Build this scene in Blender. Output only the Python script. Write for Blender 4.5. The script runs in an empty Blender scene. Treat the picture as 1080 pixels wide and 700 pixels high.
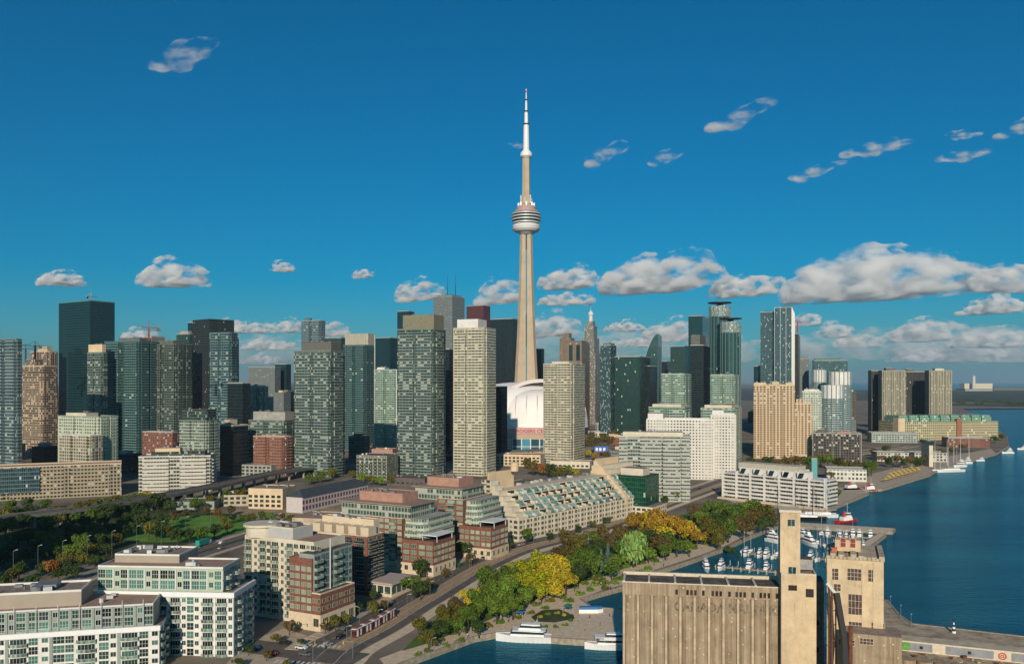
import bpy, bmesh, math, random
from mathutils import Vector, Matrix, noise
R=math.radians
sc=bpy.context.scene
col=sc.collection
# ---------------- camera, sky, sun, exposure ----------------
F,CX,HV,H=900.0,540.0,402.0,98.0          # focal length / principal column / horizon row in photo pixels, eye height in metres
cam=bpy.data.objects.new('camera',bpy.data.cameras.new('camera')); col.objects.link(cam)
cam.location=(0,0,H); cam.rotation_euler=(R(90),0,0)
cam.data.sensor_width=36; cam.data.lens=36*F/1080
cam.data.shift_y=(HV-350)/1080; cam.data.clip_start=1; cam.data.clip_end=120000
sc.camera=cam
SUN_EL,SUN_AZ=20.5,-5.0                  # elevation; degrees to the left of straight behind the camera
w=bpy.data.worlds.new('World'); sc.world=w; w.use_nodes=True
nt=w.node_tree; bg=nt.nodes['Background']
sky=nt.nodes.new('ShaderNodeTexSky'); sky.sky_type='NISHITA'; sky.sun_disc=False
sd=Vector((math.sin(R(SUN_AZ))*math.cos(R(SUN_EL)),-math.cos(R(SUN_AZ))*math.cos(R(SUN_EL)),math.sin(R(SUN_EL))))  # towards the sun
sky.sun_elevation=R(SUN_EL); sky.sun_rotation=math.atan2(sd.x,sd.y)
sky.altitude=0; sky.air_density=1.0; sky.dust_density=0.7; sky.ozone_density=5.0
hs=nt.nodes.new('ShaderNodeHueSaturation'); hs.inputs['Hue'].default_value=0.495; hs.inputs['Saturation'].default_value=1.18; hs.inputs['Value'].default_value=1.0
tint=nt.nodes.new('ShaderNodeMix'); tint.data_type='RGBA'; tint.blend_type='MULTIPLY'; tint.inputs[0].default_value=1; tint.inputs[7].default_value=(.38,.85,1.0,1)
nt.links.new(sky.outputs[0],tint.inputs[6]); nt.links.new(tint.outputs[2],hs.inputs['Color']); nt.links.new(hs.outputs[0],bg.inputs['Color'])
bg.inputs['Strength'].default_value=0.064
sl=bpy.data.lights.new('sun','SUN'); sl.energy=4.0; sl.angle=R(0.5); sl.color=(1.0,0.86,0.68)
so=bpy.data.objects.new('sun',sl); col.objects.link(so); so.rotation_euler=sd.to_track_quat('Z','Y').to_euler()
sc.view_settings.view_transform='Standard'; sc.view_settings.look='None'; sc.view_settings.gamma=1; sc.view_settings.exposure=0.12
cy=sc.cycles
cy.max_bounces=12; cy.diffuse_bounces=2; cy.glossy_bounces=3; cy.transmission_bounces=3; cy.volume_bounces=12; cy.transparent_max_bounces=16
cy.use_denoising=True; cy.caustics_reflective=False; cy.caustics_refractive=False
cy.sample_clamp_indirect=6.0
def at(u,v,Y): return Vector(((u-CX)/F*Y,Y,H-(v-HV)/F*Y))
def gr(u,v,z=2.0):
    Y=F*(H-z)/(v-HV); return Vector(((u-CX)/F*Y,Y,z))
# ---------------- helpers ----------------
GZ=2.0
def Yv(v,z=GZ): return F*(H-z)/(v-HV)
def prop(o,label=None,cat=None,group=None,kind=None):
    if label: o['label']=label
    if cat: o['category']=cat
    if group: o['group']=group
    if kind: o['kind']=kind
    return o
class MB:
    def __init__(s): s.v=[];s.f=[];s.uv=[];s.m=[]
    def face(s,pts,mi=0,uv=None):
        n=len(s.v); s.v+=[tuple(p) for p in pts]; s.f.append(tuple(range(n,n+len(pts)))); s.m.append(mi); s.uv.append(uv or [(p[0],p[1]) for p in pts])
    def box(s,x0,x1,y0,y1,z0,z1,mi=0,top=None,bot=True,uo=0.0):
        if top is None: top=mi
        P=[(x0,y0),(x1,y0),(x1,y1),(x0,y1)]
        for k in range(4):
            a,b=P[k],P[(k+1)%4]; L=math.hypot(b[0]-a[0],b[1]-a[1]); u=uo+k*37.3
            s.face([(a[0],a[1],z0),(b[0],b[1],z0),(b[0],b[1],z1),(a[0],a[1],z1)],mi,[(u,z0),(u+L,z0),(u+L,z1),(u,z1)])
        s.face([(x0,y0,z1),(x1,y0,z1),(x1,y1,z1),(x0,y1,z1)],top)
        if bot: s.face([(x0,y1,z0),(x1,y1,z0),(x1,y0,z0),(x0,y0,z0)],mi)
    def prism(s,P,z0,z1,mi=0,top=None,uo=0.0):
        if top is None: top=mi
        n=len(P); u=uo
        for k in range(n):
            a,b=P[k],P[(k+1)%n]; L=math.hypot(b[0]-a[0],b[1]-a[1])
            s.face([(a[0],a[1],z0),(b[0],b[1],z0),(b[0],b[1],z1),(a[0],a[1],z1)],mi,[(u,z0),(u+L,z0),(u+L,z1),(u,z1)]); u+=L
        s.face([(p[0],p[1],z1) for p in P],top); s.face([(p[0],p[1],z0) for p in reversed(P)],mi)
    def cyl(s,cx,cy,r0,r1,z0,z1,n=12,mi=0,cap=True,a0=0.0):
        A=[(cx+r0*math.cos(a0+2*math.pi*k/n),cy+r0*math.sin(a0+2*math.pi*k/n)) for k in range(n)]
        B=[(cx+r1*math.cos(a0+2*math.pi*k/n),cy+r1*math.sin(a0+2*math.pi*k/n)) for k in range(n)]
        L=2*math.pi*r0/n
        for k in range(n):
            j=(k+1)%n
            s.face([(A[k][0],A[k][1],z0),(A[j][0],A[j][1],z0),(B[j][0],B[j][1],z1),(B[k][0],B[k][1],z1)],mi,[(k*L,z0),(k*L+L,z0),(k*L+L,z1),(k*L,z1)])
        if cap:
            s.face([(p[0],p[1],z1) for p in B],mi); s.face([(p[0],p[1],z0) for p in reversed(A)],mi)
    def tube(s,a,b,r0,r1=None,n=6,mi=0):
        a=Vector(a);b=Vector(b); r1=r0 if r1 is None else r1
        d=(b-a).normalized(); x=d.orthogonal().normalized(); y=d.cross(x)
        A=[a+(x*math.cos(2*math.pi*k/n)+y*math.sin(2*math.pi*k/n))*r0 for k in range(n)]
        B=[b+(x*math.cos(2*math.pi*k/n)+y*math.sin(2*math.pi*k/n))*r1 for k in range(n)]
        for k in range(n):
            j=(k+1)%n; s.face([A[k],A[j],B[j],B[k]],mi)
        s.face(B,mi); s.face(list(reversed(A)),mi)
    def lathe(s,prof,n=32,mi=0,cx=0,cy=0):
        for (r0,z0,*m0),(r1,z1,*m1) in zip(prof,prof[1:]):
            mm=m0[0] if m0 else mi
            for k in range(n):
                a=2*math.pi*k/n;b=2*math.pi*(k+1)/n
                s.face([(cx+r0*math.cos(a),cy+r0*math.sin(a),z0),(cx+r0*math.cos(b),cy+r0*math.sin(b),z0),(cx+r1*math.cos(b),cy+r1*math.sin(b),z1),(cx+r1*math.cos(a),cy+r1*math.sin(a),z1)],mm,[(r0*a,z0),(r0*b,z0),(r0*b,z1),(r0*a,z1)])
    def mesh(s,name,mats):
        me=bpy.data.meshes.new(name); me.from_pydata(s.v,[],s.f)
        ul=me.uv_layers.new(name='UVMap'); flat=[c for f in s.uv for p in f for c in p[:2]]
        ul.data.foreach_set('uv',flat); me.polygons.foreach_set('material_index',s.m)
        for m in (mats if isinstance(mats,(list,tuple)) else [mats]): me.materials.append(m)
        me.update(); return me
    def obj(s,name,mats,parent=None,loc=None,rot=None,smooth=False):
        o=bpy.data.objects.new(name,s.mesh(name,mats)); col.objects.link(o)
        if parent: o.parent=parent
        if loc is not None: o.location=loc
        if rot is not None: o.rotation_euler.z=rot
        if smooth: o.data.polygons.foreach_set('use_smooth',[True]*len(o.data.polygons))
        return o
def inst(name,me,parent=None,loc=(0,0,0),rz=0.0,sc_=None):
    o=bpy.data.objects.new(name,me); col.objects.link(o)
    if parent: o.parent=parent
    o.location=loc; o.rotation_euler.z=rz
    if sc_ is not None: o.scale=sc_ if hasattr(sc_,'__len__') else (sc_,)*3
    return o
def empty(name,label,cat,loc=(0,0,0),rz=0.0,group=None):
    o=bpy.data.objects.new(name,None); col.objects.link(o); o.location=loc; o.rotation_euler.z=rz; o.empty_display_size=.5
    return prop(o,label,cat,group)
def copy_tree(o,parent=None):
    c=o.copy(); col.objects.link(c)
    if parent: c.parent=parent
    for ch in KIDS.get(o.name,[]) or [x for x in o.children]: copy_tree(ch,c)
    return c
KIDS={}
# ---------------- materials ----------------
MC={}
def newmat(name):
    m=bpy.data.materials.new(name); m.use_nodes=True; n=m.node_tree; b=n.nodes['Principled BSDF']; return m,n,b
def mat(name,c,rough=.8,metal=0.0,var=.12,scale=.6,spec=.3,bump=0.0,var2=None):
    if name in MC: return MC[name]
    m,n,b=newmat(name); b.inputs['Roughness'].default_value=rough; b.inputs['Metallic'].default_value=metal; b.inputs['Specular IOR Level'].default_value=spec
    if var>0:
        tc=n.nodes.new('ShaderNodeTexCoord'); nz=n.nodes.new('ShaderNodeTexNoise'); nz.inputs['Scale'].default_value=scale; nz.inputs['Detail'].default_value=6; nz.inputs['Roughness'].default_value=.65
        mx=n.nodes.new('ShaderNodeMix'); mx.data_type='RGBA'
        lo=[x*(1-var*1.6) for x in c]; hi=[min(1,x*(1+var*1.6)) for x in c]
        if var2: hi=var2
        mx.inputs[6].default_value=(*lo,1); mx.inputs[7].default_value=(*hi,1)
        mr=n.nodes.new('ShaderNodeMapRange'); mr.inputs['From Min'].default_value=.3; mr.inputs['From Max'].default_value=.7
        n.links.new(tc.outputs['Object'],nz.inputs['Vector']); n.links.new(nz.outputs['Fac'],mr.inputs['Value']); n.links.new(mr.outputs[0],mx.inputs[0]); n.links.new(mx.outputs[2],b.inputs['Base Color'])
        if bump:
            bp=n.nodes.new('ShaderNodeBump'); bp.inputs['Strength'].default_value=bump; bp.inputs['Distance'].default_value=.3; n.links.new(nz.outputs['Fac'],bp.inputs['Height']); n.links.new(bp.outputs[0],b.inputs['Normal'])
    else: b.inputs['Base Color'].default_value=(*c,1)
    MC[name]=m; return m
def facade(name,wall,ga,gb,cw=3.0,ch=3.0,fw=.25,fh=.3,pale=.12,palec=(.42,.46,.40),metal=.5,rough=.12,tilt=.05,gmix=1.0,wallvar=.25,grp=0):
    """window grid in metres from the UV map: wall, panes of two tints, a share of panes with pale blinds"""
    if name in MC: return MC[name]
    m,n,b=newmat(name); N=n.nodes.new; L=n.links.new
    def math_(op,a,bv=None,c=None):
        x=N('ShaderNodeMath'); x.operation=op
        for i,q in enumerate((a,bv,c)):
            if q is None: continue
            if isinstance(q,(int,float)): x.inputs[i].default_value=q
            else: L(q,x.inputs[i])
        return x.outputs[0]
    uv=N('ShaderNodeUVMap'); sp=N('ShaderNodeSeparateXYZ'); L(uv.outputs[0],sp.inputs[0])
    oi=N('ShaderNodeObjectInfo')
    ux=math_('DIVIDE',sp.outputs[0],cw); uy=math_('DIVIDE',sp.outputs[1],ch)
    fx=math_('FRACT',ux); fy=math_('FRACT',uy); ix=math_('FLOOR',ux); iy=math_('FLOOR',uy)
    mx=math_('MULTIPLY',math_('GREATER_THAN',fx,fw),math_('GREATER_THAN',fy,fh))
    cb=N('ShaderNodeCombineXYZ'); L(ix,cb.inputs[0]); L(iy,cb.inputs[1]); L(oi.outputs['Random'],cb.inputs[2])
    wn=N('ShaderNodeTexWhiteNoise'); wn.noise_dimensions='3D'; L(cb.outputs[0],wn.inputs['Vector'])
    cb2=N('ShaderNodeCombineXYZ'); L(ix,cb2.inputs[0]); L(math_('MULTIPLY',oi.outputs['Random'],17.0),cb2.inputs[2])   # a tint that runs down a whole column of panes
    wn2=N('ShaderNodeTexWhiteNoise'); wn2.noise_dimensions='3D'; L(cb2.outputs[0],wn2.inputs['Vector'])
    f=math_('MULTIPLY_ADD',wn.outputs['Value'],.65,math_('MULTIPLY',wn2.outputs['Value'],.35))
    g=N('ShaderNodeMix'); g.data_type='RGBA'; g.inputs[6].default_value=(*ga,1); g.inputs[7].default_value=(*gb,1); L(math_('POWER',f,gmix*1.4),g.inputs[0])
    wsep=N('ShaderNodeSeparateXYZ'); L(wn.outputs['Color'],wsep.inputs[0])
    isp=math_('GREATER_THAN',wsep.outputs[1],1-pale)
    g2=N('ShaderNodeMix'); g2.data_type='RGBA'; L(isp,g2.inputs[0]); L(g.outputs[2],g2.inputs[6]); g2.inputs[7].default_value=(*palec,1)
    nz=N('ShaderNodeTexNoise'); nz.inputs['Scale'].default_value=.15; nz.inputs['Detail'].default_value=6; tc=N('ShaderNodeTexCoord'); L(tc.outputs['Object'],nz.inputs['Vector'])
    wv=N('ShaderNodeMix'); wv.data_type='RGBA'; wv.inputs[6].default_value=(*[x*(1-wallvar) for x in wall],1); wv.inputs[7].default_value=(*[min(1,x*(1+wallvar)) for x in wall],1); L(nz.outputs['Fac'],wv.inputs[0])
    o=N('ShaderNodeMix'); o.data_type='RGBA'; L(mx,o.inputs[0]); L(wv.outputs[2],o.inputs[6]); L(g2.outputs[2],o.inputs[7]); L(o.outputs[2],b.inputs['Base Color'])
    glassy=math_('MULTIPLY',mx,math_('SUBTRACT',1.0,math_('MULTIPLY',isp,.8)))
    L(math_('MULTIPLY',glassy,metal),b.inputs['Metallic'])
    L(math_('MULTIPLY_ADD',glassy,rough-.75,.75),b.inputs['Roughness']); b.inputs['Specular IOR Level'].default_value=.5
    # every pane leans a hair differently, so reflections break up as on real glazing
    ge=N('ShaderNodeNewGeometry'); vm=N('ShaderNodeVectorMath'); vm.operation='SUBTRACT'; L(wn.outputs['Color'],vm.inputs[0]); vm.inputs[1].default_value=(.5,.5,.5)
    vs=N('ShaderNodeVectorMath'); vs.operation='SCALE'; L(vm.outputs[0],vs.inputs[0]); L(math_('MULTIPLY',glassy,tilt*2),vs.inputs['Scale'])
    va=N('ShaderNodeVectorMath'); va.operation='ADD'; L(ge.outputs['Normal'],va.inputs[0]); L(vs.outputs[0],va.inputs[1])
    vn=N('ShaderNodeVectorMath'); vn.operation='NORMALIZE'; L(va.outputs[0],vn.inputs[0]); L(vn.outputs[0],b.inputs['Normal'])
    MC[name]=m; return m
def glass(name,c,rough=.08,metal=.4,lo=.35,hi=1.7):
    if name in MC: return MC[name]
    m,n,b=newmat(name); b.inputs['Roughness'].default_value=rough; b.inputs['Metallic'].default_value=metal; b.inputs['Specular IOR Level'].default_value=.6
    oi=n.nodes.new('ShaderNodeObjectInfo'); ge=n.nodes.new('ShaderNodeNewGeometry'); ad=n.nodes.new('ShaderNodeMath'); ad.operation='ADD'; fr=n.nodes.new('ShaderNodeMath'); fr.operation='FRACT'; n.links.new(oi.outputs['Random'],ad.inputs[0]); n.links.new(ge.outputs['Random Per Island'],ad.inputs[1]); n.links.new(ad.outputs[0],fr.inputs[0])
    mx=n.nodes.new('ShaderNodeMix'); mx.data_type='RGBA'; mx.inputs[6].default_value=(*[x*lo for x in c],1); mx.inputs[7].default_value=(*[min(1,x*hi+.01) for x in c],1); n.links.new(fr.outputs[0],mx.inputs[0]); n.links.new(mx.outputs[2],b.inputs['Base Color']); MC[name]=m; return m
# colours
white=mat('white_stucco',(.68,.66,.62),.8,var=.08,scale=.15); offwhite=mat('cream_stucco',(.60,.54,.42),.85,var=.10,scale=.15); beige=mat('beige_stucco',(.62,.48,.31),.85,var=.10,scale=.12)
tan=mat('tan_concrete',(.46,.38,.27),.9,var=.18,scale=.35,bump=.3); conc=mat('grey_concrete',(.34,.33,.30),.9,var=.15,scale=.3); dconc=mat('dark_concrete',(.13,.13,.12),.9,var=.2,scale=.3)
roofg=mat('gravel_roof',(.25,.20,.165),.95,var=.22,scale=.5); roofd=mat('dark_roof',(.09,.085,.08),.9,var=.25,scale=.4); roofb=mat('red_brown_roof',(.34,.22,.17),.95,var=.12,scale=.3)
brick=mat('red_brick',(.20,.085,.058),.9,var=.18,scale=.8); brickp=mat('pink_brick',(.40,.225,.17),.9,var=.12,scale=.5)
gdark=glass('dark_window_glass',(.012,.030,.034),.07,.2); ggreen=glass('green_window_glass',(.065,.17,.135),.12,.3); gblue=glass('blue_window_glass',(.05,.14,.18),.1,.4); gpale=glass('pale_green_glass',(.22,.31,.25),.2,.15)
steel=mat('white_metal',(.6,.6,.58),.5,.2,var=0); dmetal=mat('dark_metal',(.03,.03,.032),.5,.4,var=0); gmetal=mat('grey_metal',(.22,.23,.23),.5,.4,var=.1); rust=mat('rusted_steel',(.14,.055,.03),.9,var=.3,scale=1.5)
red=mat('red_paint',(.5,.03,.025),.4,var=.05); blackp=mat('black_paint',(.015,.015,.017),.4,var=0); whitep=mat('white_paint',(.78,.78,.77),.35,var=.03)
# ---------------- buildings from near-corner specifications ----------------
ALT={}   # glazing used on the projecting bays of a tower
FOOT=[]   # circles already built on, for the background blocks
def frame_of(uL,uC,uR,Y,th,d=None,w=None):
    t=R(th); Px=(uC-CX)/F*Y; c,s=math.cos(t),math.sin(t)
    if d is None:
        sl=(uR-CX)/F; d=(sl*Y-Px)/(s-sl*c)
        if not 0<d<320: d=30.0
    if w is None:
        sl=(uL-CX)/F; w=(sl*Y-Px)/(-c-sl*s)
        if not 0<w<260: w=30.0
    # centre = near corner + left half + back half
    return Vector((Px-c*w/2+s*d/2, Y+s*w/2+c*d/2, 0)),w,d
class Bld:
    def __init__(s,name,label,cat,uL,uC,uR,vb,th,d=None,w=None,group=None,zb=GZ):
        s.th=th; s.c0,s.w,s.d=frame_of(uL,uC,uR,Yv(vb,zb),th,d,w); s.zb=zb
        s.root=empty(name,label,cat,(s.c0.x,s.c0.y,zb),-R(th),group); FOOT.append((s.c0.x,s.c0.y,max(s.w,s.d)*.6)); s.cnt={}; s.over={}
        s.M=s.root.matrix_basis.copy() if False else Matrix.Translation((s.c0.x,s.c0.y,zb))@Matrix.Rotation(-R(th),4,'Z'); s.Mi=s.M.inverted()
    def loc(s,uL,uC,uR,vt,Y,d=None,w=None):
        """local x0,x1,y0,y1,ztop of a volume given by its photo corner at depth Y"""
        c,w_,d_=frame_of(uL,uC,uR,Y,s.th,d,w); p=s.Mi@Vector((c.x,c.y,0)); zt=H-(vt-HV)/F*Y-s.zb
        return [p.x-w_/2,p.x+w_/2,p.y-d_/2,p.y+d_/2,zt]
    def onface(s,u,v,yl):
        """local x, z and depth where the view ray (u,v) meets the plane y=yl"""
        d=Vector(((u-CX)/F,1,0)); o=s.Mi@Vector((0,0,0)); dl=s.Mi.to_3x3()@d; t=(yl-o.y)/dl.y
        return o.x+dl.x*t, H-(v-HV)/F*t-s.zb, t
    def vol(s,name,b,z0,wall,roof=None,parapet=0.0,pmat=None,uo=0.0):
        x0,x1,y0,y1,z1=b; m=MB(); m.box(x0,x1,y0,y1,z0,z1,0,1 if parapet==0 else 1,uo=uo); mats=[wall,roof or roofg,pmat or wall]
        if parapet>0:
            t=.35; zz=z1+parapet
            for (a,b_,c,d_) in ((x0,x1,y0,y0+t),(x0,x1,y1-t,y1),(x0,x0+t,y0+t,y1-t),(x1-t,x1,y0+t,y1-t)): m.box(a,b_,c,d_,z1+.001,zz,2,bot=False)
        return m.obj(name,mats,s.root)
    def part(s,name,me,loc,rz=0.0,cap=95,sub=None):
        """a counted part; beyond the cap the rest of its kind goes into one stuff mesh"""
        k=s.cnt.get(name,0); s.cnt[name]=k+1
        if k<cap:
            o=inst(name,me,s.root,loc,rz)
            if sub: inst(sub[0],sub[1],o)
            return o
        s.over.setdefault(name,[]).append((me,loc,rz))
        if sub: s.over.setdefault(name,[]).append((sub[1],loc,rz))
    def flush(s):
        for name,L in s.over.items():
            bm=bmesh.new(); mats=[]
            for me,loc,rz in L:
                off=[]
                for mm in me.materials:
                    if mm not in mats: mats.append(mm)
                    off.append(mats.index(mm))
                n0=len(bm.faces); nv=len(bm.verts); bm.from_mesh(me); bm.verts.ensure_lookup_table(); bm.faces.ensure_lookup_table()
                T=Matrix.Translation(loc)@Matrix.Rotation(rz,4,'Z')
                for v in bm.verts[nv:]: v.co=T@v.co
                for f in bm.faces[n0:]: f.material_index=off[f.material_index] if off else 0
            me2=bpy.data.meshes.new(name); bm.to_mesh(me2); bm.free()
            for mm in mats: me2.materials.append(mm)
            o=bpy.data.objects.new(name,me2); col.objects.link(o); o.parent=s.root; o['kind']='stuff'
        s.over={}
PM={}
def win_mesh(w,h,fm,gm,nm=1,nh=0):
    k=('w',round(w,2),round(h,2),fm.name,gm.name,nm,nh)
    if k in PM: return PM[k]
    f=MB(); t=.09
    f.box(-w/2,w/2,-.10,0,0,t,0); f.box(-w/2,w/2,-.10,0,h-t,h,0); f.box(-w/2,-w/2+t,-.10,0,t,h-t,0); f.box(w/2-t,w/2,-.10,0,t,h-t,0)
    for i in range(nm): x=-w/2+w*(i+1)/(nm+1); f.box(x-.04,x+.04,-.09,0,t,h-t,0)
    for i in range(nh): z=h*(i+1)/(nh+1); f.box(-w/2+t,w/2-t,-.085,0,z-.04,z+.04,0)
    g=MB(); g.face([(-w/2+t,-.03,t),(w/2-t,-.03,t),(w/2-t,-.03,h-t),(-w/2+t,-.03,h-t)],0)
    c=MB(); c.v=list(f.v); c.f=list(f.f); c.uv=list(f.uv); c.m=list(f.m); c.face(g.v,1)
    PM[k]=(f.mesh('window',[fm]),g.mesh('pane',[gm]),c.mesh('window',[fm,gm])); return PM[k]
def balc_mesh(w,dep,sm,rm,curved=False,rail_h=1.05):
    k=('b',round(w,2),dep,sm.name,rm.name,curved)
    if k in PM: return PM[k]
    s=MB(); r=MB(); n=8 if curved else 1
    def y(t): return -dep*(1-.45*(2*t-1)**2) if curved else -dep
    if curved: P=[(-w/2+w*i/n,y(i/n)) for i in range(n+1)]
    else: P=[(-w/2,-dep),(w/2,-dep)]
    s.prism(P+[(w/2,0),(-w/2,0)],-.2,0,0)
    Q=[(-w/2,0)]+P+[(w/2,0)]
    for a,b in zip(Q,Q[1:]):
        r.face([(a[0],a[1],.05),(b[0],b[1],.05),(b[0],b[1],rail_h),(a[0],a[1],rail_h)],0); d=Vector((b[0]-a[0],b[1]-a[1],0)); 
        if d.length>0: r.tube((a[0],a[1],rail_h),(b[0],b[1],rail_h),.035,n=4,mi=1)
    PM[k]=(s.mesh('balcony',[sm]),r.mesh('railing',[rm,steel])); return PM[k]
def face_pts(b,face):
    x0,x1,y0,y1=b[:4]
    if face=='front': return (x0,y0),(1,0),0.0,x1-x0
    if face=='right': return (x1,y0),(0,1),R(90),y1-y0
    return (x0,y1),(0,-1),R(-90),y1-y0        # left
def dress(B,b,face,pattern,z0,fl,nf,fm=white,g1=None,g2=None,slab=None,rail=None,skip=None,seed=0,curved=True,proud=.0,pil=None,sub=True,cap=95):
    """lay windows, glazed bays and balconies over a wall: pattern = list of (kind,width); W window, G green glazed panel, B balcony bay, D dark wide window, P pilaster, - blank"""
    g1=g1 or gdark; g2=g2 or ggreen; slab=slab or fm; rail=rail or gpale
    o,dv,rz,W=face_pts(b,face); tot=sum(p[1] for p in pattern); rep=max(1,round(W/tot)); sc_=W/(rep*tot); rnd=random.Random(seed)
    nx=(dv[1],-dv[0])
    pm=MB(); pos=0
    for r_ in range(rep):
        for kd,wd in pattern:
            wd_=wd*sc_; cx_=pos+wd_/2; pos+=wd_
            px,py=o[0]+dv[0]*cx_+nx[0]*proud,o[1]+dv[1]*cx_+nx[1]*proud
            if kd=='-': continue
            if kd=='P':
                c,s_=math.cos(rz),math.sin(rz); hw=wd_/2
                Q=[(px-c*hw,py-s_*hw),(px+c*hw,py+s_*hw),(px+c*hw-nx[0]*0,py+s_*hw),(px-c*hw,py-s_*hw)]
                A=[(px-dv[0]*hw+nx[0]*.3,py-dv[1]*hw+nx[1]*.3),(px+dv[0]*hw+nx[0]*.3,py+dv[1]*hw+nx[1]*.3),(px+dv[0]*hw-nx[0]*.05,py+dv[1]*hw-nx[1]*.05),(px-dv[0]*hw-nx[0]*.05,py-dv[1]*hw-nx[1]*.05)]
                pm=MB(); pm.prism(A,z0,z0+fl*nf,0); pm.obj('pilaster',[pil or fm],B.root); continue
            for k in range(nf):
                if skip and skip(cx_/W,k): continue
                z=z0+fl*k
                if kd=='W': me=win_mesh(wd_*.72,fl*.55,fm,g1 if rnd.random()<.75 else g2,1,0); B.part('window',me[0 if sub else 2],(px,py,z+fl*.27),rz,cap,('pane',me[1]) if sub else None)
                elif kd=='D': me=win_mesh(wd_*.9,fl*.62,fm,g1,max(1,int(wd_/1.2)),0); B.part('window',me[0 if sub else 2],(px,py,z+fl*.22),rz,cap,('pane',me[1]) if sub else None)
                elif kd=='G': me=win_mesh(wd_*.96,fl*.86,fm,g2 if rnd.random()<.8 else g1,max(1,int(wd_/1.3)),1); B.part('window',me[0 if sub else 2],(px,py,z+fl*.07),rz,cap,('pane',me[1]) if sub else None)
                elif kd=='B':
                    me=win_mesh(wd_*.86,fl*.76,fm,g1 if rnd.random()<.8 else g2,max(1,int(wd_/1.3)),0); B.part('window',me[0 if sub else 2],(px,py,z+fl*.06),rz,cap,('pane',me[1]) if sub else None)
                    bm_=balc_mesh(wd_*.96,1.5,slab,rail,curved); B.part('balcony',bm_[0],(px,py,z+.02),rz,cap,('railing',bm_[1]) if sub else None)
def tower(label,uL,uC,uR,vt,vb,th,fac,slab=None,sd=.35,st=.28,fl=3.0,pent=((.2,.8,.2,.8,5.0),),pm=None,bays=None,fins=None,finm=None,name='apartment_tower',cat='tower',d=None,w=None,group='towers of the skyline',roofm=None,zc=None,podium=None,zb=GZ,crown=None):
    B=Bld(name,label,cat,uL,uC,uR,vb,th,d,w,group,zb)
    z1=H-(vt-HV)/F*Yv(vb,zb)-zb; w_,d_=B.w,B.d; rnd=random.Random(hash(label)%999 if False else sum(map(ord,label)))
    m=MB(); uo=rnd.uniform(0,50); x0,x1,y0,y1=-w_/2,w_/2,-d_/2,d_/2
    m.box(x0,x1,y0,y1,0,z1,0,2,uo=uo)
    bb=bays if bays is not None else [('front',.06,.42,1.2,0),('front',.58,.94,1.2,0),('right',.08,.46,1.0,0),('right',.56,.92,1.0,0)]
    for (fc,t0,t1,pr,dz) in bb:
        if fc=='front': m.box(x0+w_*t0,x0+w_*t1,y0-pr,y0+.1,0,z1-dz,3,2,uo=uo+7)
        elif fc=='right': m.box(x1-.1,x1+pr,y0+d_*t0,y0+d_*t1,0,z1-dz,3,2,uo=uo+3)
        else: m.box(x0-pr,x0+.1,y0+d_*t0,y0+d_*t1,0,z1-dz,0,2,uo=uo+3)
    m.obj('facade',[fac,roofm or roofd,roofm or roofd,ALT.get(fac.name,fac)],B.root)
    if slab:
        s=MB(); nf=int(z1/fl)
        segs=[(fc,t0,t1,pr) for (fc,t0,t1,pr,dz) in bb] or [('front',.1,.9,.1),('right',.1,.9,.1)]
        for k in range(1,nf+1):
            z=k*fl
            for (fc,t0,t1,pr) in segs:
                if fc=='front': s.box(x0+w_*t0-.05,x0+w_*t1+.05,y0-pr-sd,y0-pr+.02,z-st,z,0)
                elif fc=='right': s.box(x1+pr-.02,x1+pr+sd,y0+d_*t0-.05,y0+d_*t1+.05,z-st,z,0)
        s.obj('floor_slab',[slab],B.root)['kind']='stuff'
    if fins:
        f=MB()
        for i in range(fins+1):
            x=x0+w_*i/fins; f.box(x-.25,x+.25,y0-.7,y0+.02,0,z1+.5,0)
        nfi=max(1,round(fins*d_/w_))
        for i in range(nfi+1):
            y=y0+d_*i/nfi; f.box(x1-.02,x1+.7,y-.25,y+.25,0,z1+.5,0)
        f.obj('fin',[finm or steel],B.root)['kind']='stuff'
    for i,p in enumerate(pent or ()):
        a,b_,c,e,hh=p[:5]; pmm=p[5] if len(p)>5 else (pm or conc)
        q=MB(); q.box(x0+w_*a,x0+w_*b_,y0+d_*c,y0+d_*e,z1+.002,z1+hh,0,1)
        for j in range(3):
            ux=x0+w_*(a+(b_-a)*rnd.uniform(.1,.8)); uy=y0+d_*(c+(e-c)*rnd.uniform(.1,.8)); q.box(ux,ux+2.2,uy,uy+2,z1+hh,z1+hh+rnd.uniform(.8,1.8),2)
        q.obj('penthouse',[pmm,roofg,gmetal],B.root)
    r=MB(); t=.4
    for (a,b_,c,e) in ((x0-.05,x1+.05,y0-.05,y0+t),(x0-.05,x1+.05,y1-t,y1+.05),(x0-.05,x0+t,y0+t,y1-t),(x1-t,x1+.05,y0+t,y1-t)): r.box(a,b_,c,e,z1-.4,z1+1.0,0)
    r.obj('parapet',[slab or pm or conc],B.root)
    B.z1=z1; return B
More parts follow.
